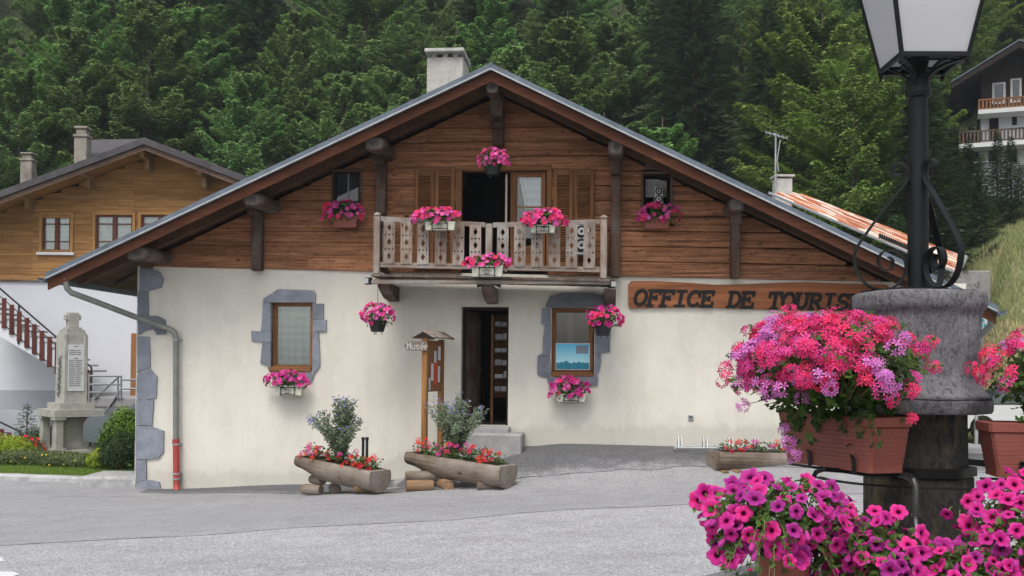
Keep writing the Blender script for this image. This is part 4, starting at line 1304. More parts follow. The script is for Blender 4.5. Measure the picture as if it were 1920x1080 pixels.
def flower_box(px, pyb, wpx, hpx, yl, lab, seed, mat='cream', msh=(70, 38), off=(0, -6), mats=None, wire=True, nf=85, grp='flower boxes on the chalet'):
    """px = centre of the box, pyb = bottom, wpx/hpx = box size on the picture; msh = half size of the flower mass"""
    x, zb_ = L(px, pyb, yl); zt = L(px, pyb - hpx, yl)[1]
    s = L(px + 50, pyb, yl)[0] - x; s = s / 50
    w = wpx * s / 2; h = zt - zb_
    e = empty('flower_box', CW(x, yl, zb_), R(-5), lab, 'flower box', grp)
    b = MB()
    t = .085
    b.loft([[(-w * .93, -t * .85, 0), (w * .93, -t * .85, 0), (w * .93, t * .85, 0), (-w * .93, t * .85, 0)], [(-w, -t, h * .86), (w, -t, h * .86), (w, t, h * .86), (-w, t, h * .86)],
            [(-w - .008, -t - .008, h * .87), (w + .008, -t - .008, h * .87), (w + .008, t + .008, h * .87), (-w - .008, t + .008, h * .87)], [(-w - .008, -t - .008, h), (w + .008, -t - .008, h), (w + .008, t + .008, h), (-w - .008, t + .008, h)]], 0, .8)
    b.build('box', M[mat], e)
    if wire:
        b = MB()
        for sx in (-.5, .5):
            b.ribbon([(sx * w, t + .03, h * .9), (sx * w, -t - .02, h * .9), (sx * w, -t - .022, -.015), (sx * w, t + .05, -.015)], .014, .005, (1, 0, 0))
        b.ribbon([(-w * .55, -t - .025, h * .8), (w * .55, -t - .025, h * .8)], .014, .005, (0, 0, 1))
        b.ribbon([(-w * .55, -t - .024, .02), (w * .55, -t - .024, .02)], .014, .005, (0, 0, 1))
        for sx in (-1, 1):
            b.tube([(sx * (.02 + .05 * math.cos(a)), -t - .03, h * .4 + .035 * math.sin(a)) for a in [i * .5 for i in range(12)]], .004, 5)
        b.build('iron_holder', M['black'], e)
    ss = s
    mound(e, None, (off[0] * ss, -.03, h * .95 + (abs(off[1]) + 3) * ss), (msh[0] * ss, .14, msh[1] * ss * 1.02), int(nf * .8), 420, mats or [M['gerp'], M['pet'], M['petl']], seed=seed, fr=.044)
    return e
mA = [M['ger'], M['pet'], M['petl']]
mB = [M['gerp'], M['petl'], M['ger']]
flower_box(649, 427, 45, 20, -.25, 'small terracotta box of pink and red petunias under the small left gable window', 11, 'terra', (42, 24), (-8, 4), [M['ger'], M['petl'], M['gerp']], False, 75)
flower_box(1231, 429, 47, 20, -.25, 'small terracotta box of mauve pink petunias under the gable window with the speaker', 12, 'terra', (40, 23), (3, 3), [M['petl'], M['ger'], M['pet']], False, 75)
flower_box(826, 432, 56, 15, -1.3, 'cream box of pink petunias hung on the left half of the balcony rail', 13, 'cream', (43, 20), (-8, 6), [M['ger'], M['petl'], M['gerp']], True, 110)
flower_box(1018, 437, 46, 14, -1.3, 'cream box of coral pink flowers hung on the right half of the balcony rail', 14, 'cream', (42, 20), (2, 8), [M['ger'], M['gerp'], M['petl']], True, 110)
flower_box(914, 519, 58, 20, -1.3, 'cream box with scrolled iron holder and pink flowers at the foot of the balcony', 15, 'cream', (42, 16), (0, 4), [M['ger'], M['petl'], M['gerp']], True, 80)
flower_box(542, 741, 52, 18, -.2, 'cream flower box of dark pink petunias below the lace curtained window', 16, 'cream', (41, 20), (-6, 6), [M['gerp'], M['pet'], M['petl']], True, 90)
flower_box(1071, 753, 54, 14, -.2, 'cream flower box of pink petunias below the window with the blue poster', 17, 'cream', (38, 24), (-3, 6), [M['petl'], M['pet'], M['ger']], True, 90)

def hanging(px, py, yl, rpx, lab, seed, mats, top, potdy=14, skew=0, nf=75, chain=True):
    x, z = L(px, py, yl); s = (L(px + 50, py, yl)[0] - x) / 50
    e = empty('hanging_basket', CW(x, yl, z), R(-5), lab, 'hanging basket', 'hanging flower pots on the chalet')
    pr = 17 * s; dz_ = -potdy * s
    b = MB(); b.lathe([(pr * .6, dz_ - 14 * s), (pr * .7, dz_ - 13.5 * s), (pr * 1.0, dz_ + 4 * s), (pr * 1.06, dz_ + 4 * s), (pr * 1.06, dz_ + 7 * s), (pr * .9, dz_ + 7 * s)], 18)
    b.build('pot', M['blackpl'], e, smooth=True)
    b = MB()
    for k in range(3): b.box(-.006 + pr * .5 * math.cos(k * 2.1), .006 + pr * .5 * math.cos(k * 2.1), pr * .5 * math.sin(k * 2.1) - .006, pr * .5 * math.sin(k * 2.1) + .006, dz_ - 19 * s, dz_ - 13 * s)
    b.build('pot_foot', M['blackpl'], e)
    if chain:
        zt = L(px, top, yl)[1] - z; b = MB(); k = 0; zz = dz_ + 6 * s
        for a in (0, 2.1, 4.2): b.tube([(pr * math.cos(a), pr * math.sin(a), dz_ + 6 * s), (0, 0, rpx * s * .9)], .003, 4)
        zz = rpx * s * .9
        while zz < zt:
            ring = [((.008 * math.cos(q) if k % 2 else 0), (0 if k % 2 else .008 * math.cos(q)), zz + .02 + .02 * math.sin(q)) for q in [i * math.pi / 4 for i in range(9)]]
            b.tube(ring, .003, 4, cap=False); zz += .033; k += 1
        b.build('chain', M['black'], e)
    mound(e, None, (skew * s, -.02, 2 * s), (rpx * s, rpx * s * .85, rpx * s * .72), nf, 420, mats, seed=seed, fr=.04, zmin=-.55)
hanging(924, 301, -.75, 29, 'topmost black hanging pot of pink petunias above the balcony door', 21, mB, 205, 14, 2)
hanging(708, 594, -.85, 32, 'hanging pot of pink petunias on a chain below the left corner of the balcony', 22, mB, 532, 14)
hanging(1131, 600, -.85, 34, 'hanging pot of coral and pink petunias in front of the right ground floor window', 23, mA, 538, 16, 3)

# loudspeakers
def speaker(px, py, yl, hpx, lab):
    x, z = L(px, py, yl); s = (L(px + 50, py, yl)[0] - x) / 50; h = hpx * s; w = h * .5
    e = empty('loudspeaker', CW(x, yl, z), R(-5), lab, 'loudspeaker')
    b = MB(); b.bbox(-w / 2, w / 2, 0, .2, 0, h, .015); b.build('cabinet', M['silverp'], e)
    for zc, r_ in ((h * .72, w * .38), (h * .3, w * .42)):
        b = MB(); Mx = Matrix.Translation((0, -.002, zc)) @ Matrix.Rotation(R(90), 4, 'X')
        b.lathe([(r_, 0), (r_, .012), (r_ * .85, .02), (r_ * .8, .006), (r_ * .35, .003), (r_ * .2, .02), (.001, .024)], 20, M=Mx)
        b.build('speaker_cone', M['blackpl'], e, smooth=True)
        b = MB(); b.lathe([(r_ * .55, .012), (r_ * .6, .018), (r_ * .45, .018), (r_ * .42, .01)], 20, M=Mx)
        b.build('cone_ring', M['silverp'], e, smooth=True)
speaker(1235, 384, .03, 36, 'silver and black loudspeaker standing in the small right gable window')
speaker(1090, 478, -.5, 62, 'silver loudspeaker on the balcony seen behind the right balusters')

# poster in the right ground floor window
px0, pz0 = L(1043, 692, .09); px1, pz1 = L(1105, 645, .09)
n = NT('poster_mountains'); v = n.coord()
sx = n.n('ShaderNodeSeparateXYZ'); n.set(sx.inputs[0], v)
W_, H_ = px1 - px0, pz1 - pz0
hz = n.math('ADD', n.math('MULTIPLY', n.noise(n.coord((1, 0, 0)), 9, 6, .6), .34 * H_ * 1.6), .0)
below = n.math('LESS_THAN', sx.outputs[2], hz)
sky = n.ramp(n.math('DIVIDE', sx.outputs[2], H_), [(.2, (.5, .85, .9)), (1, (.1, .5, .75))])
mt = n.ramp(n.noise(v, 30, 5, .7), [(.3, (.01, .1, .2)), (.7, (.05, .35, .45))])
M['poster'] = n.done(n.mix(below, sky, mt), .5, .3)
e = empty('poster', CW(px0, .09, pz0), R(-5), 'blue mountain poster taped inside the right ground floor window', 'poster')
b = MB(); b.box(0, W_, 0, .002, 0, H_); b.build('picture', M['poster'], e)
b = MB(); b.box(-.012, W_ + .012, .003, .005, -.012, H_ + .012); b.build('white_margin', M['paper'], e)
b = MB(); b.box(W_ * .6, W_ * .97, -.002, -.0005, H_ * .62, H_ * .94); b.build('inset_photo', mottled('inset_photo', (.25, .3, .36), .5, 30, .6), e)

# leaflet rack behind the door
xr0, zr0 = L(925, 735, .75); xr1, zr1 = L(962, 590, .75)
e = empty('leaflet_rack', CW(xr0, .75, op_door[2]), R(-5), 'brown rack of leaflets just inside the open door', 'rack')
b = MB(); zt = zr1 - op_door[2]; zm = zr0 - op_door[2]
b.bbox(-.05, 0, -.03, .02, 0, zt, .005); b.bbox(.72, .76, 0, .3, 0, zt, .005); b.box(0, .72, .28, .3, zm - .1, zt)
b.build('upright', M['frame'], e)
nsh = 6
for k in range(nsh):
    z0_ = lerp(zm, zt, k / nsh)
    b = MB(); b.box(0, .72, 0, .27, z0_, z0_ + .02); b.build('shelf', M['beam'], e)
    b = MB()
    xx = .02
    while xx < .6:
        w = random.uniform(.1, .16); b.box(xx, xx + w, .03, .06, z0_ + .021, z0_ + random.uniform(.09, .15), 0); xx += w + .015
    b.build('leaflets', mottled('leaflets', (.5, .52, .56), .3, 9, .7, tintv=.5), e)

# ------------------------------------------------------------------ notice board and arrow sign
def W(px, py, Y): return P(px, py, Y)
pA = W(796, 800, 17.75); pA.z = G(pA.x, pA.y)
pB = W(826, 800, 18.6); pB.z = G(pB.x, pB.y)
nb_ = empty('notice_board', ((pA.x + pB.x) / 2, (pA.y + pB.y) / 2, min(pA.z, pB.z)), 0, 'wooden notice board with pinned papers and a little shingled roof', 'notice board')
O = nb_.location.copy(); dirv = (pB - pA); dirv.z = 0; Ln = dirv.length; dirv.normalize(); ang = math.atan2(dirv.y, dirv.x)
nb_.rotation_euler = (0, 0, ang)
h0 = W(796, 632, 17.75).z - O.z
zbt = W(796, 735, 17.75).z - O.z
for sx in (-1, 1):
    b = MB(); b.bbox(sx * Ln / 2 - .048, sx * Ln / 2 + .048, -.045, .045, -.3, h0 - .02, .008); b.build('post', M['pine'], nb_)
b = MB(); b.bbox(-Ln / 2 + .065, Ln / 2 - .065, -.02, .015, zbt, h0 - .05, .005); b.build('panel', mottled('cork_panel', (.3, .14, .06), .15, 9, .9), nb_)
b = MB()
for i, (u0, u1, v0, v1) in enumerate([(.45, .62, .57, .8), (.72, .92, .62, .9), (.2, .38, .22, .55), (.7, .86, .18, .5), (.02, .14, .03, .27)]):
    b.box(lerp(-Ln / 2 + .07, Ln / 2 - .07, u0), lerp(-Ln / 2 + .07, Ln / 2 - .07, u1), -.027 - .003 * i, -.025 - .003 * i, lerp(zbt, h0 - .05, v0), lerp(zbt, h0 - .05, v1), 0)
    
b.build('papers', M['paper'], nb_)
b = MB(); b.box(lerp(-Ln / 2, Ln / 2, .42), lerp(-Ln / 2, Ln / 2, .66), -.026, -.022, lerp(zbt, h0, .12), lerp(zbt, h0, .54)); b.build('red_notice', M['paperred'], nb_)
b = MB()
for s in (-1, 1):
    b.prism([(s * .0, h0 + .09), (s * .2, h0 - .02), (s * .2, h0 + .005), (s * .0, h0 + .12)], -Ln / 2 - .14, Ln / 2 + .14, axis='x')
b.build('roof', M['silverx'], nb_)
# arrow sign: a board fixed to the nearer post
pS = W(797, 649, 17.66)
ms = empty('arrow_sign', pS, 0, 'small grey wooden arrow board lettered Musée on the notice board post', 'sign')
s = (W(800, 649, 17.66) - W(750, 649, 17.66)).x / 50
b = MB(); b.prism([(-40 * s, 0), (-34 * s, 8.5 * s), (-12 * s, 9 * s), (3 * s, 8.5 * s), (3 * s, -8.5 * s), (-34 * s, -8.5 * s)], 0, .03); b.build('board', mottled('grey_board', (.2, .16, .13), .2, 9), ms)
b = MB(); letters(b, 'Musé', -35 * s, -6.5 * s, 9.5 * s, 14 * s, 8.2 * s, -.0005, .006, .012, 0, False, hs=[1, 1, 1, 1]); letters(b, 'e', -2.5 * s, -6.5 * s, 8 * s, 14 * s, 8 * s, -.0005, .006, .012, 0, False)
b.build('lettering', mottled('pale_lettering', (.6, .58, .54), .1, 4), ms)

# pair of black pipes standing behind the left trough
q = W(684, 845, 17.9); zq = G(q.x, q.y)
e = empty('pipe_stub', (q.x, q.y, zq), 0, 'pair of short black pipes standing behind the left log planter', 'pipe')
for dx in (-.03, .035):
    b = MB(); b.lathe([(.024, -.1), (.024, W(684, 825, 17.9).z - zq), (.03, W(684, 825, 17.9).z - zq), (.03, W(684, 822, 17.9).z - zq + .02), (.018, W(684, 822, 17.9).z - zq + .02)], 12, M=Matrix.Translation((dx, 0, 0)))
    b.build('pipe', M['blackpl'], e, smooth=True)

# ------------------------------------------------------------------ log troughs
def log_trough(pl, pr, r_, lab, seed, endl=1.0, taper=True, nflow=0, shrub=None, mats=None):
    """pl, pr: world centres of the two ends"""
    pl, pr = Vector(pl), Vector(pr); mid = (pl + pr) / 2; d = pr - pl; Ln = d.length
    az = math.atan2(d.y, d.x); tilt = math.asin(d.z / Ln)
    e = empty('log_planter', mid, az, lab, 'log planter', 'hollowed log planters'); e.rotation_euler = (0, -tilt, az)
    random.seed(seed); rings = []; N = 26
    for i in range(N + 1):
        u = i / N; x = (u - .5) * Ln
        s = 1.0
        bot = 1.0
        if taper: bot = .45 + .55 * sst(-.02, .34, u)
        ring = []
        for k in range(28):
            a = 2 * math.pi * k / 28 + math.pi / 2
            y, z = r_ * math.cos(a), r_ * math.sin(a)
            z = min(z, r_ * .42)
            if z < 0: z *= bot
            nz = 1 + .05 * noise.noise(Vector((x * 2.5, math.cos(a) * 1.2, math.sin(a) * 1.2 + seed)))
            y *= nz * (1 - .18 * (1 - bot)); z *= nz if z < r_ * .4 else 1 + .05 * noise.noise(Vector((x * 4, seed, 0)))
            ring.append((x, y, z))
        rings.append(ring)
    b = MB(); b.loft(rings, 0, .6)
    t = b.build('hollowed_log', M['trough'], e, smooth=True)
    # end grain
    for sx, bt in ((1, 1.0), (-1, .45 if taper else 1.0)):
        b = MB(); x = sx * (Ln / 2 + .004)
        for rr, tt in ((1.0, .2), (.8, .9), (.6, .3), (.42, .8), (.2, .1)):
            pts = []
            for k in range(24):
                a = 2 * math.pi * k / 24; y, z = r_ * .93 * math.cos(a), r_ * .93 * math.sin(a); z = min(z, r_ * .4); z *= bt if z < 0 else 1
                pts.append((x + sx * .003 * (1 - rr), y * rr, z * rr))
            b.add(pts, [tuple(range(24))], 0, tt)
        b.build('end_grain', M['trough'], t)
    b = MB(); b.grid(20, 4, lambda u, v: ((u - .5) * (Ln - .22), (v - .5) * r_ * 1.3, r_ * .44 + .02 * noise.noise(Vector((u * 20, v * 5, 0)))))
    b.build('soil', M['soil'], e)
    lb, fb = MB(), MB()
    for i in range(420):
        x = random.uniform(-.5, .5) * (Ln - .16); y = random.uniform(-.7, .6) * r_
        hgt = .1 + .1 * noise.noise(Vector((x * 4, y * 4, seed))) + .05
        p = Vector((x, y, r_ * .42 + random.uniform(0, max(.04, hgt))))
        leaf(lb, p, Vector((0, -.4, 1)) + rdir() * .8, rdir(), random.uniform(.035, .07), random.uniform(.025, .05), 0, random.random())
    for i in range(nflow):
        x = random.uniform(-.5, .5) * (Ln - .12); y = random.uniform(-1.0, .4) * r_
        hgt = .13 + .14 * noise.noise(Vector((x * 3, y * 3, seed + 5)))
        p = Vector((x, y, r_ * .42 + random.uniform(.02, max(.05, hgt) + .06)))
        if y < -.8 * r_: p.z -= .07 * random.random()
        ns = noise.noise(Vector((x * 2.2, seed * 3.1, 0))) + random.uniform(-.3, .3)
        m_ = (0 if ns < .12 else 1) if random.random() < .93 else 2
        umbel(fb, p, Vector((0, -.5, .8)) + rdir() * .3, .038, m_, 10, .021)
        lb.tube([p, p + Vector((random.uniform(-.03, .03), .01, -.1))], .0025, 3, 0)
    lb.build('foliage', M['leaf'], e, fix=False)
    fb.build('blossoms', mats or [M['red'], M['petl'], M['orange']], e, fix=False)
    if shrub:
        sx, sh, sr, silver, ls = shrub
        random.seed(ls); b = MB(); sb = MB(); fb = MB()
        for k in range(40):
            a = random.uniform(0, 6.28); lean = random.random() ** .7
            base = Vector((sx + random.uniform(-.06, .06), random.uniform(-.04, .06), r_ * .4))
            top = Vector((sx + sr * lean * math.cos(a), sr * lean * .8 * math.sin(a), r_ * .4 + sh * (1 - .32 * lean ** 2) * random.uniform(.72, 1.0)))
            midp = base.lerp(top, .5) + Vector((-sr * .22 * lean * math.cos(a), -sr * .2 * lean * math.sin(a), sh * .06))
            cur = [base.lerp(midp, t_) .lerp(midp.lerp(top, t_), t_) for t_ in [i / 8 for i in range(9)]]
            sb.tube(cur, [.006 * (1 - i / 10) for i in range(9)], 4)
            for i in range(95):
                t_ = random.uniform(.12, 1.0) ** .8; j = min(7, int(t_ * 8)); c_ = cur[j].lerp(cur[j + 1], t_ * 8 - j)
                dd = (rdir() + Vector((0, 0, .35))).normalized()
                o_ = rdir() * .045
                leaf(b, c_ + o_, rdir() + Vector((0, -.2, .8)), dd, random.uniform(.04, .075), random.uniform(.016, .028), 0, min(1, max(0, random.gauss(.35 + .5 * silver * (t_ > .55), .25))))
            if random.random() < .75:
                for i in range(5):
                    petunia(fb, top + rdir() * .06, rdir() + Vector((0, -.5, .6)), .013, 0)
        s_ = b.build('shrub', M['leafs'], e, fix=False)
        sb.build('stems', M['stem'], s_); fb.build('shrub_flowers', M['bluef'], s_, fix=False)
    return e
def support(px, py, Y, dxy, Ln, r_, lab, tilt=0):
    c = W(px, py, Y); e_ = (math.cos(dxy), math.sin(dxy), 0)
    b = MB(); random.seed(int(px * 7 + py)); rings = []
    for i in range(7):
        u = i / 6; rings.append([((u - .5) * Ln, r_ * math.cos(a) * (1 + .06 * noise.noise(Vector((u * 2, a, px)))) * (.93 if i in (0, 6) else 1), r_ * math.sin(a) * (.93 if i in (0, 6) else 1)) for a in [k * 2 * math.pi / 14 for k in range(14)]])
    b.loft(rings, 0, random.random())
    o = b.build('support_log', M['cutlog'] if 'fresh' in lab or 'pale' in lab else M['trough'], smooth=True)
    z0 = max(c.z, G(c.x, c.y) + r_ * .95)
    o.location = (c.x, c.y, c.z); o.rotation_euler = (0, 0, dxy)
    return put(o, lab, 'support log', 'short logs carrying the planters')
log_trough(W(571, 865, 17.2), W(713, 895, 16.2), .24, 'left log planter with a tall airy shrub and red and pink flowers', 31, nflow=58, shrub=(-.03, 1.02, .62, .6, 91))
log_trough(W(775, 858, 17.3), W(953, 886, 16.25), .25, 'middle log planter before the door with silvery shrub and red geraniums', 32, nflow=58, shrub=(-.12, 1.02, .62, 1.0, 92))
log_trough(W(1336, 857, 17.0), W(1570, 861, 17.7), .235, 'right log planter near the bicycle stand with low red and pink flowers', 33, taper=False, nflow=50)
support(595, 900, 17.0, R(-50), .34, .075, 'grey log lying across under the left end of the left planter')
support(585, 918, 16.9, R(-25), .34, .085, 'squared grey log on the ground at the far left of the left planter')
support(628, 916, 17.0, R(-75), .34, .09, 'dark log on the ground under the middle of the left planter')
support(690, 916, 16.35, R(20), .42, .06, 'pale split log under the right end of the left planter')
support(790, 893, 16.9, R(10), .5, .085, 'grey log lying across under the left end of the middle planter')
support(787, 911, 16.6, R(12), .42, .095, 'fresh orange log on the ground at the left foot of the middle planter')
support(834, 909, 16.75, R(-70), .4, .095, 'fresh cut log with its round end showing beneath the middle planter')
support(925, 910, 16.4, R(15), .5, .07, 'dark weathered log under the right end of the middle planter')
support(1353, 887, 16.9, R(-70), .3, .055, 'pale round log under the left end of the right planter, leftmost of its pair')
support(1376, 886, 16.9, R(-60), .3, .06, 'pale round log under the left end of the right planter, rightmost of its pair')
support(1500, 884, 17.3, R(-30), .4, .08, 'fresh split log under the right end of the right planter')

# bicycle stand against the wall
q0 = L(1265, 846, -.75)
e = empty('bicycle_stand', CW(q0[0], -.75, G(*CW(q0[0], -.75, 0).xy) + .02), R(-5), 'low galvanised bicycle stand on the asphalt by the wall', 'bicycle stand')
b = MB()
for y in (-.16, .2): b.tube([(0, y, .07), (1.7, y, .07)], .022, 6)
b.tube([(0, -.16, .05), (0, .2, .05)], .014, 6); b.tube([(1.7, -.16, .05), (1.7, .2, .05)], .014, 6)
b.build('base_frame', M['zincl'], e, smooth=True)
for k in range(4):
    xx = .06 + k * .42
    b = MB(); 
    for dx in (0, .055): b.tube([(xx + dx, .2, .05), (xx + dx, .12, .22), (xx + dx, .02, .24), (xx + dx, -.1, .06)], .008, 6)
    b.build('wheel_hoop', M['zincl'], e, smooth=True)

# ------------------------------------------------------------------ neighbour house on the left
NY = 32.0
def Nn(px, py, Y=NY): 
    p = P(px, py, Y); return (p.x, p.z)
ng = P(200, 828, NY); gz = G(ng.x, NY) - .3
nh = empty('neighbour_house', (ng.x, NY, gz), 0, 'neighbouring house with light timber upper floor, white ground floor and brown gable', 'house')
ox, oz = ng.x, gz
def q2(px, py, Y=NY): a = Nn(px, py, Y); return (a[0] - ox, a[1] - oz)
nwins = [(80, 134, 404, 472), (180, 250, 404, 472), (265, 335, 404, 472)]
hl = [q2(w_[0], w_[3]) + q2(w_[1], w_[2]) for w_ in nwins]; hl = [(h[0], h[2], h[1], h[3]) for h in hl]
rp = [q2(-160, 424, NY - 1.2), q2(270, 264, NY - 1.2), q2(560, 374, NY - 1.2)]
def nroof(x):
    return lerp(rp[0][1], rp[1][1], (x - rp[0][0]) / (rp[1][0] - rp[0][0])) if x < rp[1][0] else lerp(rp[1][1], rp[2][1], (x - rp[1][0]) / (rp[2][0] - rp[1][0]))
xl, xr = q2(-120, 500)[0], q2(470, 500)[0]
zsp = q2(200, 528)[1]; zgr = q2(200, 733)[1]
b = MB(); bh = .19; z = zsp; k = 0
while z < rp[1][1] - .1:
    for a, c in ((xl, q2(70, 0)[0]), (q2(70, 0)[0], q2(256, 0)[0]), (q2(256, 0)[0], xr)):
        segs = [(a, c)]; zm = z + bh / 2
        for h in hl:
            if h[2] < zm < h[3]:
                ns = []
                for s0, s1 in segs:
                    if s1 <= h[0] or s0 >= h[1]: ns.append((s0, s1)); continue
                    if s0 < h[0]: ns.append((s0, h[0]))
                    if s1 > h[1]: ns.append((h[1], s1))
                segs = ns
        tt = random.random()
        for s0, s1 in segs:
            N = max(1, int((s1 - s0) / .25)); xs = [lerp(s0, s1, i / N) for i in range(N + 1)]
            for x0_, x1_ in zip(xs[:-1], xs[1:]):
                t0, t1 = min(z + bh - .004, nroof(x0_) - .15), min(z + bh - .004, nroof(x1_) - .15)
                if t0 < z + .01 or t1 < z + .01: continue
                b.add([(x0_, -.04, z), (x1_, -.04, z), (x1_, -.032, t1), (x0_, -.032, t0), (x1_, .02, t1), (x0_, .02, t0)], [(0, 1, 2, 3), (3, 2, 4, 5)], 0, tt)
    z += bh
b.build('upper_wall', M['newwood'], nh, fix=False)
b = MB()
b.prism([(xl, 0), (xr, 0), (xr, nroof(xr) - .17), (rp[1][0], rp[1][1] - .17), (xl, nroof(xl) - .17)], .12, .14)
for x in (xl, xr - .1): b.box(x, x + .1, .14, 9, 0, nroof(x) - .2)
b.build('inner_wall', M['darkwood'], nh)
b = MB(); b.box(xl, xr, -.0, .11, zgr, zsp); b.build('ground_floor_wall', M['whitew'], nh)
b = MB(); b.box(xl, xr, -.02, .11, -.5, zgr); b.build('plinth', M['greyw'], nh)
b = MB(); b.box(xl, xr, -.07, .0, zsp - .02, zsp + .03); b.build('drip_board', M['beam'], nh)
for i, h in enumerate(hl):
    b = MB(); fw = .09
    b.bbox(h[0] - fw, h[0], -.09, .0, h[2] - .02, h[3] + fw, .01); b.bbox(h[1], h[1] + fw, -.09, .0, h[2] - .02, h[3] + fw, .01); b.bbox(h[0], h[1], -.088, .0, h[3], h[3] + fw, .01)
    w_ = b.build('window', mottled('yellow_window_trim', (.46, .25, .09), .15, 5) if i == 0 else bpy.data.materials['yellow_window_trim'], nh)
    b = MB(); f2 = .05; mm = (h[0] + h[1]) / 2
    for x0_, x1_ in ((h[0], h[0] + f2), (h[1] - f2, h[1]), (mm - .06, mm + .06)): b.box(x0_, x1_, -.03, .02, h[2], h[3], tint=.5)
    b.box(h[0] + f2, h[1] - f2, -.028, .018, h[2], h[2] + f2 * 1.4); b.box(h[0] + f2, h[1] - f2, -.028, .018, h[3] - f2, h[3])
    for q in (.28, .76): b.box(h[0] + f2, h[1] - f2, -.02, .01, lerp(h[2], h[3], q) - .014, lerp(h[2], h[3], q) + .014)
    b.build('frame', mottled('brown_sash', (.17, .06, .04), .15, 5) if i == 0 else bpy.data.materials['brown_sash'], w_)
    b = MB(); b.box(h[0], h[1], .03, .035, h[2], h[3]); b.build('pane', M['glass'], w_)
    curtain(w_, h[0], h[1], h[2], h[3], .07, M['lace'], .015, 30)
    b = MB(); b.bbox(h[0] - .14, h[1] + .14, -.14, -.0, h[2] - .11, h[2] - .022, .01); b.build('sill', M['white'], w_)
b = MB()
def nslab(b, xa, xb, t0, t1, y0, y1, mi=0):
    za, zc = nroof(xa), nroof(xb)
    b.add([(xa, y0, za - t1), (xb, y0, zc - t1), (xb, y0, zc - t0), (xa, y0, za - t0), (xa, y1, za - t1), (xb, y1, zc - t1), (xb, y1, zc - t0), (xa, y1, za - t0)],
          [(0, 1, 2, 3), (5, 4, 7, 6), (0, 4, 5, 1), (3, 2, 6, 7), (0, 3, 7, 4), (1, 5, 6, 2)], mi, .7)
for xa, xb in ((rp[0][0], rp[1][0]), (rp[1][0], rp[2][0])): nslab(b, xa, xb, -.1, .1, -1.22, 10)
nr_ = b.build('roof', M['roofdark'], nh)
b = MB()
for xa, xb in ((rp[0][0], rp[1][0]), (rp[1][0], rp[2][0])): nslab(b, xa, xb, .11, .26, -1.14, -1.101)
b.build('barge_board', wood('taupe_barge_board', (.16, .09, .06), (.3, .2, .15), 'x', knots=False), nr_)
b = MB()
for xa, xb in ((rp[0][0], rp[1][0]), (rp[1][0], rp[2][0])): nslab(b, xa, xb, .103, .14, -1.1, -.0)
b.build('soffit', M['newwood'], nr_)
for px, py in ((45, 362), (160, 322), (272, 288), (380, 322)):
    x, z_ = q2(px, py + 9, NY - .6); b = MB()
    b.bbox(x - .08, x + .08, -.95, -.02, z_ - .02, z_ + .16, .015); b.bbox(x - .07, x + .07, -.45, -.02, z_ - .3, z_ - .02, .015)
    b.build('purlin', mottled('pale_bracket', (.36, .23, .12), .2, 5) if px == 45 else bpy.data.materials['pale_bracket'], nh)
# raised cross roof behind the ridge with chimneys
b = MB()
a0, a1 = q2(163, 262, 37), q2(268, 260, 37); a2 = q2(285, 276, 33.5); a3 = q2(152, 300, 33.5)
b.add([(a0[0], 5.0, a0[1]), (a1[0], 5.0, a1[1]), (a2[0], 1.5, a2[1]), (a3[0], 1.5, a3[1]),
       (a0[0], 7.5, a0[1] - 1), (a1[0], 7.5, a1[1] - 1)], [(0, 1, 2, 3), (0, 4, 5, 1)])
b.build('cross_roof', M['roofdark'], nr_)
for px0, px1, pt, pb, Y in ((139, 162, 236, 296, 33.5), (38, 59, 285, 332, 33.2)):
    x0_, zt = q2(px0, pt, Y); x1_, zb_ = q2(px1, pb, Y); yy = Y - NY; b = MB(); h = zt - zb_
    w = x1_ - x0_
    b.bbox(x0_, x1_, yy, yy + w, zb_ - .6, zt - h * .35, .02)
    b.bbox(x0_ - .03, x1_ + .03, yy - .03, yy + w + .03, zt - h * .35, zt - h * .26, .02)
    b.bbox(x0_ + .04, x1_ - .04, yy + .04, yy + w - .04, zt - h * .26, zt - h * .08, .02)
    b.bbox(x0_ - .01, x1_ + .01, yy - .01, yy + w + .01, zt - h * .08, zt, .02)
    b.build('chimney', mottled('weathered_chimney', (.3, .27, .23), .3, 3), nr_)
# door in the white wall
a, c = q2(245, 745), q2(262, 625)
b = MB(); b.bbox(a[0], c[0] + .6, -.05, -.001, a[1], c[1], .01); b.build('door', mottled('varnished_door', (.3, .13, .05), .2, 3), nh)

# outside stair with its rail
SY = 30.5
so = P(60, 828, SY); sgz = G(so.x, SY)
st = empty('outside_stair', (so.x, SY, sgz), 0, 'white outside stair with red-brown slat railing climbing the white wall', 'stair')
def s2(px, py): p = P(px, py, SY); return (p.x - so.x, p.z - sgz)
nst = 13
pa, pb_ = s2(-40, 568), s2(172, 708)
b = MB(); poly = []
for i in range(nst):
    x0_, z0_ = lerp(pa[0], pb_[0], i / nst), lerp(pa[1], pb_[1], i / nst); x1_ = lerp(pa[0], pb_[0], (i + 1) / nst)
    poly += [(x0_, z0_), (x1_, z0_)]
poly += [(pb_[0], pb_[1] - .35), (pa[0], pa[1] - .6)]
b.prism(poly, 0, .12); b.build('stringer', M['whitew'], st)
b = MB()
for i in range(nst):
    x0_, z0_ = lerp(pa[0], pb_[0], i / nst), lerp(pa[1], pb_[1], i / nst); x1_ = lerp(pa[0], pb_[0], (i + 1) / nst)
    b.bbox(x0_ - .02, x1_ + .02, -.02, 1.1, z0_ + .002, z0_ + .05, .01)
b.build('treads', M['bstone'], st)
b = MB(); b.box(pa[0], s2(105, 0)[0], .13, .3, 0, s2(50, 770)[1]); b.build('stair_base', M['greyw'], st)
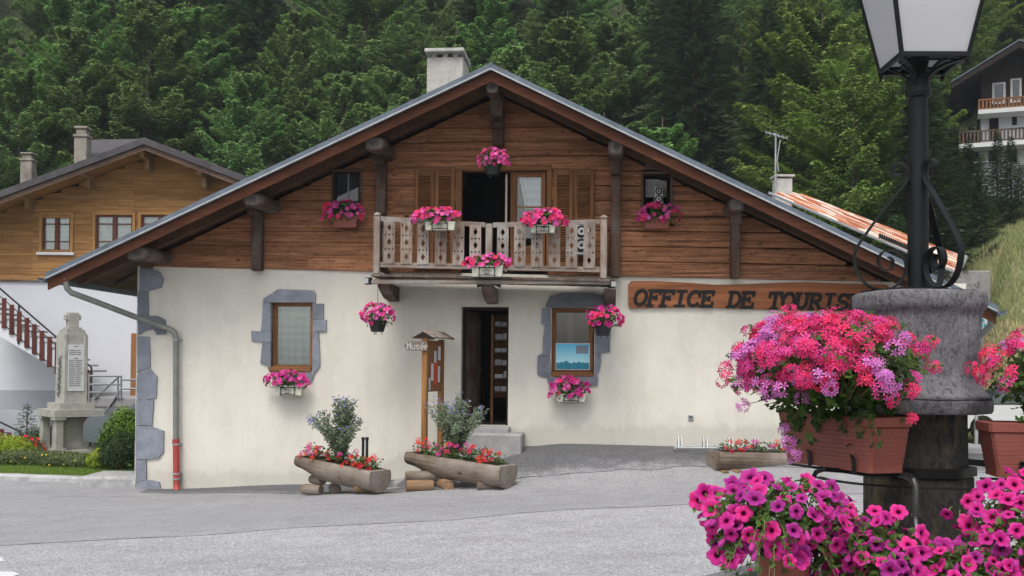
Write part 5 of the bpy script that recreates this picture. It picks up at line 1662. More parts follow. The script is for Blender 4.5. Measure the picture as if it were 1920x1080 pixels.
def handrail(par, p0, p1, dz0, nbal, posts):
    b = MB(); b.bbox(0, 1, 0, 1, 0, 1, .01) if False else None
    b.tube([(p0[0], -.02, p0[1]), (p1[0], -.02, p1[1])], .028, 6)
    b.tube([(p0[0], -.02, p0[1] - .22), (p1[0], -.02, p1[1] - .22)], .014, 5); b.tube([(p0[0], -.02, p0[1] - dz0 + .1), (p1[0], -.02, p1[1] - dz0 + .1)], .014, 5)
    b.build('handrail', M['black'], par, smooth=True)
    for k in posts:
        x = lerp(p0[0], p1[0], k); z_ = lerp(p0[1], p1[1], k); b = MB(); b.box(x - .02, x + .02, -.04, 0, z_ - dz0 - .1, z_); b.build('post', M['black'], par)
    for i in range(nbal):
        k = (i + .5) / nbal; x = lerp(p0[0], p1[0], k); z_ = lerp(p0[1], p1[1], k); b = MB()
        b.bbox(x - .065, x + .065, -.05, -.025, z_ - dz0, z_ - .16, .006); b.build('baluster', M['redbal'], par)
handrail(st, s2(-40, 506), s2(172, 689), 1.02, 15, (.02, .36, .72, 1.0))
st2 = empty('garden_stair_rail', (so.x, SY - .9, sgz), 0, 'low railing with red-brown slats at the bottom left by the flower bed', 'railing')
handrail(st2, s2(-40, 755), s2(66, 806), .85, 8, (.5, 1.0))

# ramp platform with grey tube railing
RY = 29.5
ro = P(210, 828, RY); rgz = G(ro.x, RY)
rm = empty('ramp', (ro.x, RY, rgz), 0, 'concrete landing with grey tube railing before the white wall', 'ramp')
def r2(px, py, Y=RY): p = P(px, py, Y); return (p.x - ro.x, p.z - rgz)
a, c = r2(168, 760), r2(330, 747)
b = MB(); b.bbox(a[0], c[0], 0, 2.2, a[1] - .05, c[1], .02); b.box(a[0] + 1.0, c[0], .4, 2.2, -.2, a[1] - .05); b.build('landing', M['bstone'], rm)
b = MB()
for pts in ([(168, 705), (229, 705)], [(168, 721), (229, 721)], [(168, 736), (229, 736)], [(228, 705), (228, 748)], [(168, 700), (168, 757)], [(229, 712), (330, 712)], [(229, 729), (330, 729)], [(178, 748), (224, 706)], [(196, 776), (226, 732)], [(222, 708), (222, 748)]):
    b.tube([(r2(*p)[0], -.03, r2(*p)[1]) for p in pts], .028, 6)
b.build('railing', M['steel'], rm, smooth=True)

# ------------------------------------------------------------------ war memorial
MY = 26.0
mo = P(132, 850, MY); mz = G(mo.x, mo.y)
mm_ = empty('war_memorial', (P(132, 850, MY + .8).x, MY + .8, mz), R(42), 'grey granite war memorial with inscribed white plaque and small cross on top', 'memorial')
KM = .9
def mzz(py): return P(131, py, MY).z - mz
def blk(name, w, z0, z1, taper=1.0, mat='mstone', cx=0, cy=0, ch_=.02, w2=None, par=None):
    w *= KM; cx *= KM; cy *= KM; b = MB(); h = w / 2; g = h * taper; e_ = ch_
    def sq(h, z): return [(cx - h + e_, cy - h, z), (cx + h - e_, cy - h, z), (cx + h, cy - h + e_, z), (cx + h, cy + h - e_, z), (cx + h - e_, cy + h, z), (cx - h + e_, cy + h, z), (cx - h, cy + h - e_, z), (cx - h, cy - h + e_, z)]
    b.loft([sq(h, z0), sq(g, z1)]); return b.build(name, M[mat], par or mm_)
blk('foundation', 1.55, -.3, mzz(846))
blk('base_block', .78, mzz(846), mzz(786))
for sx in (-1, 1):
    for sy in (-1, 1):
        if (sx, sy) == (1, 1): pass
        cx, cy = sx * .52, sy * .52
        p_ = blk('pillar', .24, mzz(842), mzz(788), .95, cx=cx, cy=cy)
        blk('pillar_foot', .34, mzz(851), mzz(842) , cx=cx, cy=cy, par=p_)
        blk('pillar_head', .32, mzz(788), mzz(783), cx=cx, cy=cy, par=p_)
blk('table_slab', 1.38, mzz(783), mzz(769)); blk('upper_slab', .98, mzz(769), mzz(757))
shf = blk('obelisk', .64, mzz(757), mzz(622), .9, ch_=.03)
for sx in (-1, 1):
    for sy in (-1, 1): blk('corner_pier', .12, mzz(757), mzz(626), .9, cx=sx * .27, cy=sy * .27)
blk('top_step', .52, mzz(622), mzz(616)); blk('top_plinth', .4, mzz(616), mzz(612))
b = MB(); zt = mzz(583); zb_ = mzz(612)
b.bbox(-.13, .13, -.1, .1, zb_, zt, .01); b.bbox(-.19, .19, -.085, .085, zb_ + (zt - zb_) * .5, zb_ + (zt - zb_) * .85, .01)
b.build('cross', M['mstone'], mm_)
b = MB(); zp0, zp1 = mzz(734), mzz(645); hw = .2; PY = -.338 * KM + .338
ysl = -.345
b.add([(-hw, PY - .338, zp0), (hw, PY - .338, zp0), (hw, PY - .318, zp1), (-hw, PY - .318, zp1), (-hw, PY - .30, zp0), (hw, PY - .30, zp0), (hw, PY - .29, zp1), (-hw, PY - .29, zp1)], [(0, 1, 2, 3), (5, 4, 7, 6), (0, 4, 5, 1), (3, 2, 6, 7), (0, 3, 7, 4), (1, 5, 6, 2)])
plq = b.build('plaque', M['white'], mm_)
b = MB(); random.seed(5); nl = 21
for i in range(nl):
    if i in (1, 5): continue
    z_ = lerp(zp1 - .05, zp0 + .08, i / nl); y_ = lerp(-.318, -.338, (zp1 - z_) / (zp1 - zp0)) - .002 + PY
    if i in (0, 6): parts = [(-.05, .05)]
    else:
        e1 = random.uniform(-.05, .0); parts = [(-hw + .03, e1), (e1 + .02, random.uniform(.1, hw - .03))]
    for x0_, x1_ in parts:
        x = x0_
        while x < x1_:
            w = random.uniform(.008, .02); b.box(x, min(x + w, x1_), y_ - .001, y_ + .004, z_ - .011, z_ + .011); x += w + .006
b.build('inscription', M['greydark'], plq)
# carved branch on the left face
b = MB()
for i in range(24):
    z_ = lerp(mzz(745), mzz(668), i / 24)
    b.tube([(-.345 * KM + .02 * i / 24, .03 * math.sin(i * 1.3) , z_), (-.35 * KM + .02 * i / 24, .1 * math.copysign(1, math.sin(i * 2.1)), z_ + .06)], .014, 5)
b.build('carved_branch', M['greydark'], shf)
# little boundary stone
q = P(72, 858, 24.3)
b = MB(); b.lathe([(.2, -.1), (.2, .18), (.17, .26), (.06, .3)], 10, n=3)
o = b.build('boundary_stone', M['mstone'], loc=(q.x, 24.3, G(q.x, 24.3)), label='low rounded granite boundary stone beside the war memorial', cat='stone')

# garden: kerb, slab, lawn, planting
kp = [(-16, 21.6), (-12, 21.2), (-10, 21.0), (-8.4, 20.6), (-7.3, 20.1), (-6.75, 19.6)]
b = MB(); rings = []
for i, (x, y) in enumerate([(lerp(kp[j][0], kp[j + 1][0], t / 5), lerp(kp[j][1], kp[j + 1][1], t / 5)) for j in range(5) for t in range(5)]):
    z = G(x, y); nz = .015 * noise.noise(Vector((x * 2, y, 0)))
    rings.append([(x, y - .1, z - .1), (x, y - .09, z + .08 + nz), (x, y - .05, z + .12 + nz), (x, y + .12, z + .12 + nz), (x, y + .14, z - .1)])
b.loft(rings); b.build('kerb', M['kerb'], kind='structure')
q = P(215, 905, 20.2)
b = MB(); b.bbox(q.x - .5, q.x + .7, 19.75, 20.9, G(q.x, 20) - .1, G(q.x, 20) + .2, .05); b.build('stone_slab', M['kerb'], label='flat grey stone slab at the corner between kerb and chalet', cat='slab')
b = MB()
def yk(x):
    for j in range(len(kp) - 1):
        if x <= kp[j + 1][0]: return lerp(kp[j][1], kp[j + 1][1], (x - kp[j][0]) / (kp[j + 1][0] - kp[j][0]))
    return kp[-1][1]
b.grid(60, 40, lambda u, v: (lerp(-16, -6.4, u), lerp(yk(lerp(-16, -6.4, u)) + .1, 29, v), G(lerp(-16, -6.4, u), lerp(21, 29, v)) + .1))
b.build('lawn', mottled('lawn_soil', (.1, .16, .03), .3, 3, .95, .1), kind='structure')
random.seed(3); b = MB()
for i in range(14000):
    x = random.uniform(-14, -6.6); y = yk(x) + .12 + 2.6 * random.random() ** 1.4
    z = G(x, y) + .1; h = random.uniform(.03, .07); a = random.uniform(0, 6.28)
    b.add([(x, y, z), (x + .008 * math.cos(a), y + .008 * math.sin(a), z), (x + random.uniform(-.02, .02), y + random.uniform(-.02, .02), z + h)], [(0, 1, 2)], 0, random.random())
b.build('grass', M['grass'], fix=False, kind='stuff', label='short green lawn grass between kerb and flower bed')

def bush(name, px, py, Y, rx, ry, rz, mat, nleaf, ls, lab, cat='bush', seed=0, flowers=None, grp=None, solid=True):
    p = P(px, py, Y); g = G(p.x, Y) + .08; random.seed(seed)
    e = empty(name, (p.x, Y, g), 0, lab, cat, grp)
    b = MB()
    for i in range(nleaf):
        d = rdir(); d.z = abs(d.z) if random.random() < .85 else d.z
        q = random.uniform(.6, 1.0) * (1 + .16 * noise.noise(d * 2.3 + Vector((seed, 0, 0))))
        c = Vector((d.x * rx * q, d.y * ry * q, rz * .25 + d.z * rz * .85 * q))
        if c.z < 0: continue
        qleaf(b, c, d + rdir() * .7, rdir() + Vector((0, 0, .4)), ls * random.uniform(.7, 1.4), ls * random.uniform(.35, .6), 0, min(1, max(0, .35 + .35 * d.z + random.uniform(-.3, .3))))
    f = b.build('foliage', M[mat], e, fix=False)
    b = MB()
    for k in range(6):
        a = k * 1.05; b.tube([(0, 0, -.1), (rx * .3 * math.cos(a), ry * .3 * math.sin(a), rz * .4), (rx * .6 * math.cos(a), ry * .6 * math.sin(a), rz * .75)], [.03, .02, .008], 5)
    b.build('stems', M['bark'], e)
    if flowers:
        b = MB(); mt, nfl, fr = flowers
        for i in range(nfl):
            d = rdir(); d.z = abs(d.z); d.y = -abs(d.y)
            petunia(b, Vector((d.x * rx, d.y * ry, rz * .25 + d.z * rz * .8)) * random.uniform(.95, 1.1), d + rdir() * .4, fr * random.uniform(.7, 1.2), 0)
        b.build('blossoms', M[mt], e, fix=False)
    return e
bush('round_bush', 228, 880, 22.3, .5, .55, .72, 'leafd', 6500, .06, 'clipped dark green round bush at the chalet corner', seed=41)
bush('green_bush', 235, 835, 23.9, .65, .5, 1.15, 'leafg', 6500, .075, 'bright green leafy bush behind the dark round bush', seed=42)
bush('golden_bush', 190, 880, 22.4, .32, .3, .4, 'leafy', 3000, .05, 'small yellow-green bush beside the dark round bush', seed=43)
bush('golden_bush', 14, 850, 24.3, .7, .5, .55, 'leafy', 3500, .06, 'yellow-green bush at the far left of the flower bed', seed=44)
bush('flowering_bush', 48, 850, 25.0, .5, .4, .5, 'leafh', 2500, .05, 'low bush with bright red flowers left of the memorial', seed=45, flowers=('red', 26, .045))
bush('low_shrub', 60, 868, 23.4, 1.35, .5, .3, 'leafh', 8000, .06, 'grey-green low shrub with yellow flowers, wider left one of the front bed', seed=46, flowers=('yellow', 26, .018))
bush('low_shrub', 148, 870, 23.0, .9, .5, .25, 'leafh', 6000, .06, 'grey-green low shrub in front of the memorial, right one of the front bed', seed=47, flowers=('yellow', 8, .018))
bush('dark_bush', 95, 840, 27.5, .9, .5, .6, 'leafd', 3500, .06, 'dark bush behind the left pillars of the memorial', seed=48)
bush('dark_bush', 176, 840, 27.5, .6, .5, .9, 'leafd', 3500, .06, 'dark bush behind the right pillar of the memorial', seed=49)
# white-capped stone bits along the bed
# dwarf spruce
def spruce_mesh(seed, Hh, Rr, nb, lsz, per, leafw=.3):
    random.seed(seed); b = MB()
    for i in range(nb):
        t = (i + .5) / nb; t = t ** .85; z = Hh * (.06 + .93 * t); ln = Rr * (1 - t) ** .8 * random.uniform(.75, 1.08) + .03 * Rr
        a = i * 2.399 + random.uniform(-.3, .3); ca, sa = math.cos(a), math.sin(a)
        n_ = max(4, int(per * ln / Rr) + 3)
        for k in range(n_):
            s = random.uniform(.12, 1.0)
            zz = z - ln * (.38 * s - .22 * s * s * s) * (1 - t * .9)
            side = random.uniform(-1, 1) * ln * .26 * (1.05 - s)
            p = Vector((ca * ln * s - sa * side, sa * ln * s + ca * side, zz - abs(side) * .25 + random.uniform(-.05, .05) * lsz))
            d = Vector((ca - sa * side * 1.4, sa + ca * side * 1.4, -.35 + .45 * s)) + rdir() * .25
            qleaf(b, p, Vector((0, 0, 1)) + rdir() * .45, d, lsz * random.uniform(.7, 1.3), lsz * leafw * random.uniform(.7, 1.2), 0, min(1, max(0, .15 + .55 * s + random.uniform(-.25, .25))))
    return b
def beech_mesh(seed, Hh, Rr, nb, lsz, per, pw=.62):
    random.seed(seed); b = MB(); limbs = []
    for i in range(nb):
        t = random.random() ** 1.05; z = Hh * (.1 + .78 * t)
        prof = (1 - t) ** pw * min(1, (t + .12) / .32) ** .5
        ln = Rr * (prof * random.uniform(.6, 1.15) + .05); a = i * 2.399 + random.uniform(-.5, .5); ca, sa = math.cos(a), math.sin(a)
        up = .18 + .9 * t * t + random.uniform(-.08, .15)
        if i % 6 == 0: limbs.append([(0, 0, z - ln * .1), (ca * ln * .5, sa * ln * .5, z + ln * .5 * up), (ca * ln * .9, sa * ln * .9, z + ln * .85 * up)])
        n_ = int(per * (.35 + ln / Rr)); dr = random.uniform(-.08, .08)
        nsub = max(3, int(ln / .45))
        for k in range(n_):
            s = 1 - random.random() ** 1.4 * .75
            sub = random.randint(-nsub, nsub) / nsub
            side = sub * ln * .42 * (1.08 - s) + random.uniform(-.06, .06)
            q = Vector((ca * ln * s - sa * side, sa * ln * s + ca * side, z + ln * s * up + ln * .16 * s * s - abs(side) * (.12 + dr)))
            q += rdir() * lsz * .35
            d = Vector((ca - sa * sub * .8, sa + ca * sub * .8, up + .15)) + rdir() * .45
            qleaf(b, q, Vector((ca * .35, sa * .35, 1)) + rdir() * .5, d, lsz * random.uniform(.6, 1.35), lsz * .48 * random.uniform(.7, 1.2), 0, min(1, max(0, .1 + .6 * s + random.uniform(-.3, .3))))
    return b, limbs
e = empty('dwarf_spruce', (P(50, 830, 26).x, 26, G(P(50, 830, 26).x, 26)), 0, 'small young conifer standing up behind the red flowers', 'conifer')
spruce_mesh(8, 1.35, .5, 70, .09, 40).build('crown', M['spruce'], e, fix=False)
b = MB(); b.tube([(0, 0, 0), (0, 0, 1.35)], [.03, .008], 6); b.build('trunk', M['bark'], e)

# ------------------------------------------------------------------ the forest
b = None
CR_ = []
def add_kind(key, bm, limbs, Hh, tr, mat):
    o = bm.build('crown', M[mat], fix=False); tb = MB()
    tb.tube([(0, 0, -1.2), (.05, 0, Hh * .3), (-.05, .05, Hh * .65), (0, 0, Hh * .96)], [tr, tr * .8, tr * .45, tr * .1], 7)
    for l in limbs[:14]: tb.tube(l, [tr * .35, tr * .2, tr * .06], 4)
    t = tb.build('trunk', M['bark'])
    return (o, t)
KINDS = {}
for s in range(3):
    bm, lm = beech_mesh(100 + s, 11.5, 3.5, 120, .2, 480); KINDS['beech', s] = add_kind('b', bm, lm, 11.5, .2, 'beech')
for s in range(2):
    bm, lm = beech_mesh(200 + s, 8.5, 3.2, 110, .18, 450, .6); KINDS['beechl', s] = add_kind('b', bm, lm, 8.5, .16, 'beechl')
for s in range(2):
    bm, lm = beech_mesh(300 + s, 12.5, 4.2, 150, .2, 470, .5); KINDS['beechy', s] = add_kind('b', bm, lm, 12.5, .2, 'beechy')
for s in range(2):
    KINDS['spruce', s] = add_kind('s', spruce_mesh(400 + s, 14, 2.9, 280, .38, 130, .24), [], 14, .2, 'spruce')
used = set()
def place_tree(kind, var, x, y, sc, lab, wide=1.0, rz=None):
    cr, tr = KINDS[kind, var]
    nm = {'beech': 'beech_tree', 'beechl': 'young_beech_tree', 'beechy': 'leafy_tree', 'spruce': 'spruce_tree'}[kind]
    e = empty(nm, (x, y, G(x, y) - .2), random.uniform(0, 6.28) if rz is None else rz, lab, 'tree', 'trees of the forest slope')
    e.scale = (sc * wide, sc * wide, sc * random.uniform(.95, 1.08))
    for src in (cr, tr):
        if src.name_full not in used: used.add(src.name_full); c = src
        else: c = src.copy(); col.objects.link(c)
        c.parent = e
    return e
random.seed(77)
NAMES = {'beech': 'dark beech', 'beechl': 'pale young beech', 'beechy': 'yellow-green tree', 'spruce': 'dark spruce'}
plan = []
def T(kind, px, ptop, Y, sc, wide=1.0):
    """tree whose crown is centred on column px of the view at distance Y"""
    p = P(px, 600, Y); plan.append((kind, p.x, Y, sc, wide, px))
# front trees, placed after the photograph
for a in [('beechl', 15, 0, 42, .72), ('beechl', 110, 0, 43, .72), ('beechl', 200, 0, 47, .85), ('beechl', 60, 0, 47, .7), ('beechl', 385, 0, 48, .85), ('beechl', 455, 0, 55, 1.0), ('beechl', 520, 0, 49, .9), ('beechl', 590, 0, 50, .85), ('beechl', 640, 0, 56, 1.05), ('beechl', 735, 0, 55, 1.0), ('beechl', 690, 0, 50, .8), ('beechl', 800, 0, 52, .85), ('beechl', 300, 0, 44, .7),
          ('beech', 30, 0, 54, .9), ('beech', 130, 0, 57, 1.0), ('beech', 270, 0, 58, 1.1), ('beech', 345, 0, 60, 1.0), ('beech', 850, 0, 54, .95), ('beech', 960, 0, 50, 1.05), ('beech', 1060, 0, 54, 1.0), ('beech', 1130, 0, 46, 1.1), ('beech', 1240, 0, 46, 1.0),
          ('beech', 1340, 0, 43, .75), ('beechl', 1395, 0, 41, .65), ('spruce', 1440, 0, 54, .95), ('beechy', 1540, 0, 50, 1.1), ('beechy', 1600, 0, 44, .85), ('beechl', 1620, 0, 38.5, .55), ('beechy', 1500, 0, 43, .7), ('beechy', 1640, 0, 56, 1.0), ('spruce', 1725, 0, 41, .75), ('spruce', 1785, 0, 43, 0.4), ('spruce', 1840, 0, 42, 0.29), ('spruce', 1895, 0, 43, 0.27), ('spruce', 1680, 0, 39, .55), ('spruce', 1960, 0, 42, 0.3), ('spruce', 1755, 0, 46, 0.5), ('spruce', 1815, 0, 47, 0.36), ('spruce', 1870, 0, 46, 0.3), ('spruce', 1915, 0, 48, 0.3), ('beechy', 1890, 0, 80, 1.2), ('beechy', 1800, 0, 72, 1.0), ('beechy', 1980, 0, 78, 1.2), ('beechy', 1730, 0, 66, 1.0)]:
    T(*a)
# rows up the slope
for ri, (Y, step) in enumerate([(62, 6.0), (67, 6.3), (74, 6.6), (82, 7), (91, 7.5), (101, 8.0), (112, 8.4), (124, 9)]):
    hw = Y * .5 + 3; x = -hw + random.uniform(0, 3)
    while x < hw:
        px = 960 + x / Y * 2000
        if not (px > 1700 and Y < 80):
            r_ = random.random()
            if px > 1430: kind = 'beechy' if r_ < .6 else ('spruce' if r_ < .8 else 'beech')
            elif px > 1150: kind = 'spruce' if r_ < .2 else ('beechl' if r_ < .35 else 'beech')
            elif px < 500: kind = 'beech' if r_ < .8 else ('spruce' if r_ < .92 else 'beechl')
            else: kind = 'beech' if r_ < .68 else ('spruce' if r_ < .76 else 'beechl')
            plan.append((kind, x + random.uniform(-1.5, 1.5), Y + random.uniform(-2, 2), random.uniform(.85, 1.2), random.uniform(.9, 1.15), px))
        x += step
ROW = lambda y: 'at the slope foot' if y < 46.5 else 'on the lowest slope' if y < 57 else 'on lower slope' if y < 70 else 'half way up' if y < 86 else 'on upper slope' if y < 105 else 'at forest top'
ZONE = [(140, 'by the neighbour chimneys'), (300, 'over the neighbour ridge'), (480, 'between the two roofs'), (780, 'over left chalet roof'), (900, 'behind the chalet chimney'), (1060, 'above the chalet ridge'), (1430, 'over right chalet roof'), (1600, 'by the rusty roof'), (1770, 'behind the street lamp'), (9999, 'by the far chalet')]
groups = {}
for i, t in enumerate(plan):
    z_ = next(n_ for lim, n_ in ZONE if t[5] < lim)
    groups.setdefault((t[0], ROW(t[2]), z_), []).append(i)
ORD = ['leftmost', 'second from the left', 'third from the left', 'fourth from the left', 'fifth from the left', 'sixth from the left', 'seventh from the left', 'eighth from the left']
labs = {}
for (k, r_, z_), idx in groups.items():
    idx.sort(key=lambda i: plan[i][1] / plan[i][2])
    for j, i in enumerate(idx):
        labs[i] = '%s %s, %s' % (NAMES[k], r_, z_) + ('' if len(idx) == 1 else ', ' + (ORD[j] if j < len(idx) - 1 or len(idx) > 2 else 'rightmost'))
        if len(idx) == 2: labs[i] = '%s %s, %s, %s one' % (NAMES[k], r_, z_, ('left', 'right')[j])
vc = {'beech': 3, 'beechl': 2, 'beechy': 2, 'spruce': 2}
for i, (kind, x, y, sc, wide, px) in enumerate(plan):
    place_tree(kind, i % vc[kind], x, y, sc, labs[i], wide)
# dark undergrowth between the trunks
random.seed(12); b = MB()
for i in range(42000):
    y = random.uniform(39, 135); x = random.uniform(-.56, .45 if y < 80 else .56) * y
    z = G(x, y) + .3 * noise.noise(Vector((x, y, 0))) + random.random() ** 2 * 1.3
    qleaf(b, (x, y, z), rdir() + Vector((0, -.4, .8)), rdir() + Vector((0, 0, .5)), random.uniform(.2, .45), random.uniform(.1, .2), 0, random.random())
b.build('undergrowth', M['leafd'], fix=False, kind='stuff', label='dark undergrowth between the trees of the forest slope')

# ------------------------------------------------------------------ rusty roofed building behind, right
BYd = 27.0
o_ = P(1600, 700, BYd)
rb = empty('rusty_roofed_building', (o_.x, BYd, -.6), 0, 'low building with rust-red sheet metal roof behind the right eave', 'building')
def rbp(px, py, Y): p = P(px, py, Y); return (p.x - o_.x, Y - BYd, p.z + .6)
A0, A1 = rbp(1425, 366, 33), rbp(1808, 492, 33)
B0, B1 = rbp(1330, 340, 26), rbp(1800, 482, 33)
ra, rb_ = rbp(1440, 360, 34), rbp(1505, 368, 34)
# roof plane: upper edge (ridge) far, lower edge near, sloping down to the right
n = NT('rusty_metal_sheets'); v = n.coord((1, 1, 1))
w = n.n('ShaderNodeTexWave'); w.wave_type = 'BANDS'; w.bands_direction = 'Y'; n.set(w.inputs['Vector'], v); w.inputs['Scale'].default_value = 1.1
ce = n.voro(n.coord((1.6, 3.4, 0)), 1.0, 'F1', 'Color', .9); sc_ = n.n('ShaderNodeSeparateColor'); n.set(sc_.inputs[0], ce)
mx_ = n.math('ADD', n.math('MULTIPLY', sc_.outputs[0], .55), n.math('MULTIPLY', n.noise(n.coord((2, 6, 1)), 2.4, 5, .8), .6))
c = n.ramp(mx_, [(.25, (.2, .04, .02)), (.5, (.5, .14, .05)), (.64, (.62, .27, .13)), (.74, (.85, .78, .68))])
c = n.mix(.6, c, n.ramp(w.outputs[0], [(.0, .4), (.35, 1.0)]), 'MULTIPLY')
n.bump(w.outputs[0], .5, .05)
M['rust'] = n.done(c, .7, .3)
b = MB()
q = [rbp(1440, 361, 34), rbp(1500, 369, 37), rbp(1806, 488, 37), rbp(1806, 498, 30.5), rbp(1700, 470, 27.5), rbp(1440, 372, 27.5)]
qa, qb, qc, qd = rbp(1440, 362, 29), rbp(1503, 362, 37), rbp(1810, 481, 37), rbp(1792, 512, 29)
b.grid(30, 12, lambda u, v: tuple(lerp(lerp(qa[i], qd[i], u), lerp(qb[i], qc[i], u), v) + (.03 * math.sin(v * 60) if i == 2 else 0) for i in range(3)))
b.build('roof', M['rust'], rb)
b = MB()
b.tube([(qa[0], qa[1] - .05, qa[2]), (qd[0], qd[1] - .05, qd[2])], .035, 6)
b.tube([(qd[0], qd[1], qd[2] - .03), (qc[0], qc[1], qc[2] - .03)], .09, 8)
b.build('verge_flashing', M['zincl'], rb)
b = MB(); b.box(qa[0] - 2, qd[0] - .6, 3.2, 9, 0, qd[2] - .3); b.build('wall', M['whitew'], rb)
b = MB()
for k in range(14):
    u = .58 ; v_ = .1 + .03 * k
    p0 = [lerp(lerp(qa[i], qd[i], u + .012 * k), lerp(qb[i], qc[i], u + .012 * k), .12) for i in range(3)]
    b.box(p0[0] - .02, p0[0] + .02, p0[1] - .04, p0[1] + .04, p0[2], p0[2] + .13)
b.build('snow_guard', M['black'], rb)
x0_, y0_, z0_ = rbp(1455, 357, 34.5); x1_ = rbp(1486, 357, 34.5)[0]; zt = rbp(1470, 334, 34.5)[2]
b = MB(); b.bbox(x0_, x1_, y0_, y0_ + .5, z0_ - .8, zt, .02); b.build('chimney', M['concrete'], rb)
b = MB(); zc = rbp(1470, 329, 34.5)[2]
b.bbox(x0_ - .06, x1_ + .06, y0_ - .06, y0_ + .56, zc - .04, zc + .03, .01)
for xx in (x0_ + .03, x1_ - .1): b.box(xx, xx + .07, y0_ + .1, y0_ + .4, zt, zc - .04)
b.build('chimney_cap', M['concrete'], rb)
b = MB(); xm = rbp(1454, 340, 34.4)[0]
b.tube([(xm, y0_ - .1, z0_), (xm, y0_ - .1, rbp(1454, 250, 34.4)[2])], .03, 6)
b.tube([(xm + .1, y0_ - .1, z0_ + .6), (xm + .05, y0_ - .1, rbp(1460, 300, 34.4)[2]), (xm + .15, y0_ - .1, rbp(1460, 262, 34.4)[2])], .02, 5)
b.build('mast', M['zincl'], rb, smooth=True)
b = MB(); zt2 = rbp(1454, 256, 34.4)[2]
b.tube([(xm - .35, y0_ - .2, zt2 + .12), (xm + .38, y0_ - .05, zt2 - .05)], .02, 5)
for k in range(6):
    u = k / 5; x = lerp(xm - .33, xm + .36, u); b.tube([(x - .05, y0_ - .4, zt2 + .12 - .17 * u - .12), (x + .05, y0_ + .1, zt2 + .12 - .17 * u + .12)], .01, 4)
b.build('antenna', M['zincl'], rb, smooth=True)

# ------------------------------------------------------------------ far chalet, upper right
FY = 60.0
fo = P(1880, 330, FY)
fc = empty('far_chalet', (fo.x, FY, fo.z - 2), R(-22), 'distant dark timber chalet with white lower floors and two balconies', 'chalet')
def f2(px, py, Y=FY): p = P(px, py, Y); return (p.x - fo.x, p.z - fo.z + 2)
xw0, xw1 = f2(1843, 200)[0], f2(2010, 200)[0]
b = MB(); b.box(xw0, xw1, 0, 8, -6, f2(1843, 205)[1]); b.build('white_floors', M['whitew'], fc)
b = MB(); zt = f2(1905, 100)[1]; b.prism([(xw0, f2(1843, 204)[1]), (xw1, f2(1843, 204)[1]), (xw1, f2(0, 150)[1]), (f2(1905, 0)[0], zt - .15), (xw0, f2(1843, 130)[1])], -.05, 7.9); b.build('timber_floor', M['darkwood'], fc)
b = MB(); za = f2(1792, 160)[1]; xr_a = f2(1792, 160)[0]; xrb = f2(1905, 95)
b.prism([(xr_a, za), (xr_a, za - .3), (xrb[0], xrb[1] - .35), (f2(2020, 150)[0], f2(2020, 150)[1] - .3), (f2(2020, 150)[0], f2(2020, 150)[1]), (xrb[0], xrb[1])], -1.6, 9)
rf2 = b.build('roof', M['darkwood'], fc)
b = MB(); b.prism([(xr_a - .05, za + .02), (xrb[0], xrb[1] + .01), (f2(2020, 150)[0], f2(2020, 150)[1] + .01), (f2(2020, 150)[0], f2(2020, 150)[1] + .09), (xrb[0], xrb[1] + .1), (xr_a - .05, za + .1)], -1.65, 9.05)
b.build('roof_sheet', M['zinc'], rf2)
for (yt, yb, ys, xa, mt) in ((182, 201, 206, 1856, 'fr'), (240, 262, 268, 1822, 'fr2')):
    b = MB(); a = f2(xa, ys, FY - 1.3); c = f2(2010, ys, FY - 1.3); b.box(a[0], c[0], -1.4, -.06, a[1] - .12, a[1] + .12); bo = b.build('balcony', M['white'], fc)
    b = MB(); zt_, zb_ = f2(xa, yt, FY - 1.3)[1], f2(xa, yb, FY - 1.3)[1]
    b.box(a[0], c[0], -1.36, -1.3, zt_ - .08, zt_); b.box(a[0], c[0], -1.36, -1.3, zb_, zb_ + .06)
    x = a[0]
    while x < c[0]: b.box(x, x + .1, -1.34, -1.32, zb_ + .06, zt_ - .08); x += .19
    b.build('railing', M['framex'] if mt == 'fr' else M['beam'], bo)
for (a_, c_) in (((1862, 178), (1885, 155)), ((1893, 178), (1912, 150))):
    p0, p1 = f2(*a_), f2(*c_); b = MB(); b.box(p0[0], p1[0], -.1, -.055, p0[1] - .5, p1[1]); w_ = b.build('window', M['white'], fc)
    b = MB(); b.box(p0[0] + .12, p1[0] - .12, -.12, -.105, p0[1] - .4, p1[1] - .1); b.build('pane', M['glassd'], w_)
for (a_, c_) in (((1857, 262), (1873, 215)), ((1896, 236), (1904, 212)), ((1856, 305), (1870, 277)), ((1890, 305), (1904, 280))):
    p0, p1 = f2(*a_), f2(*c_); b = MB(); b.box(p0[0], p1[0], -.06, -.002, p0[1], p1[1]); b.build('shuttered_door', M['darkwood'], fc)
# terrace rails lower down
b = MB()
for py in (300, 312, 322):
    a, c = f2(1838, py, FY - 3), f2(1925, py, FY - 3); b.box(a[0] + 1, c[0], -3.05, -3, a[1] - .03, a[1] + .03)
b.build('terrace_fence', M['zincl'], fc)

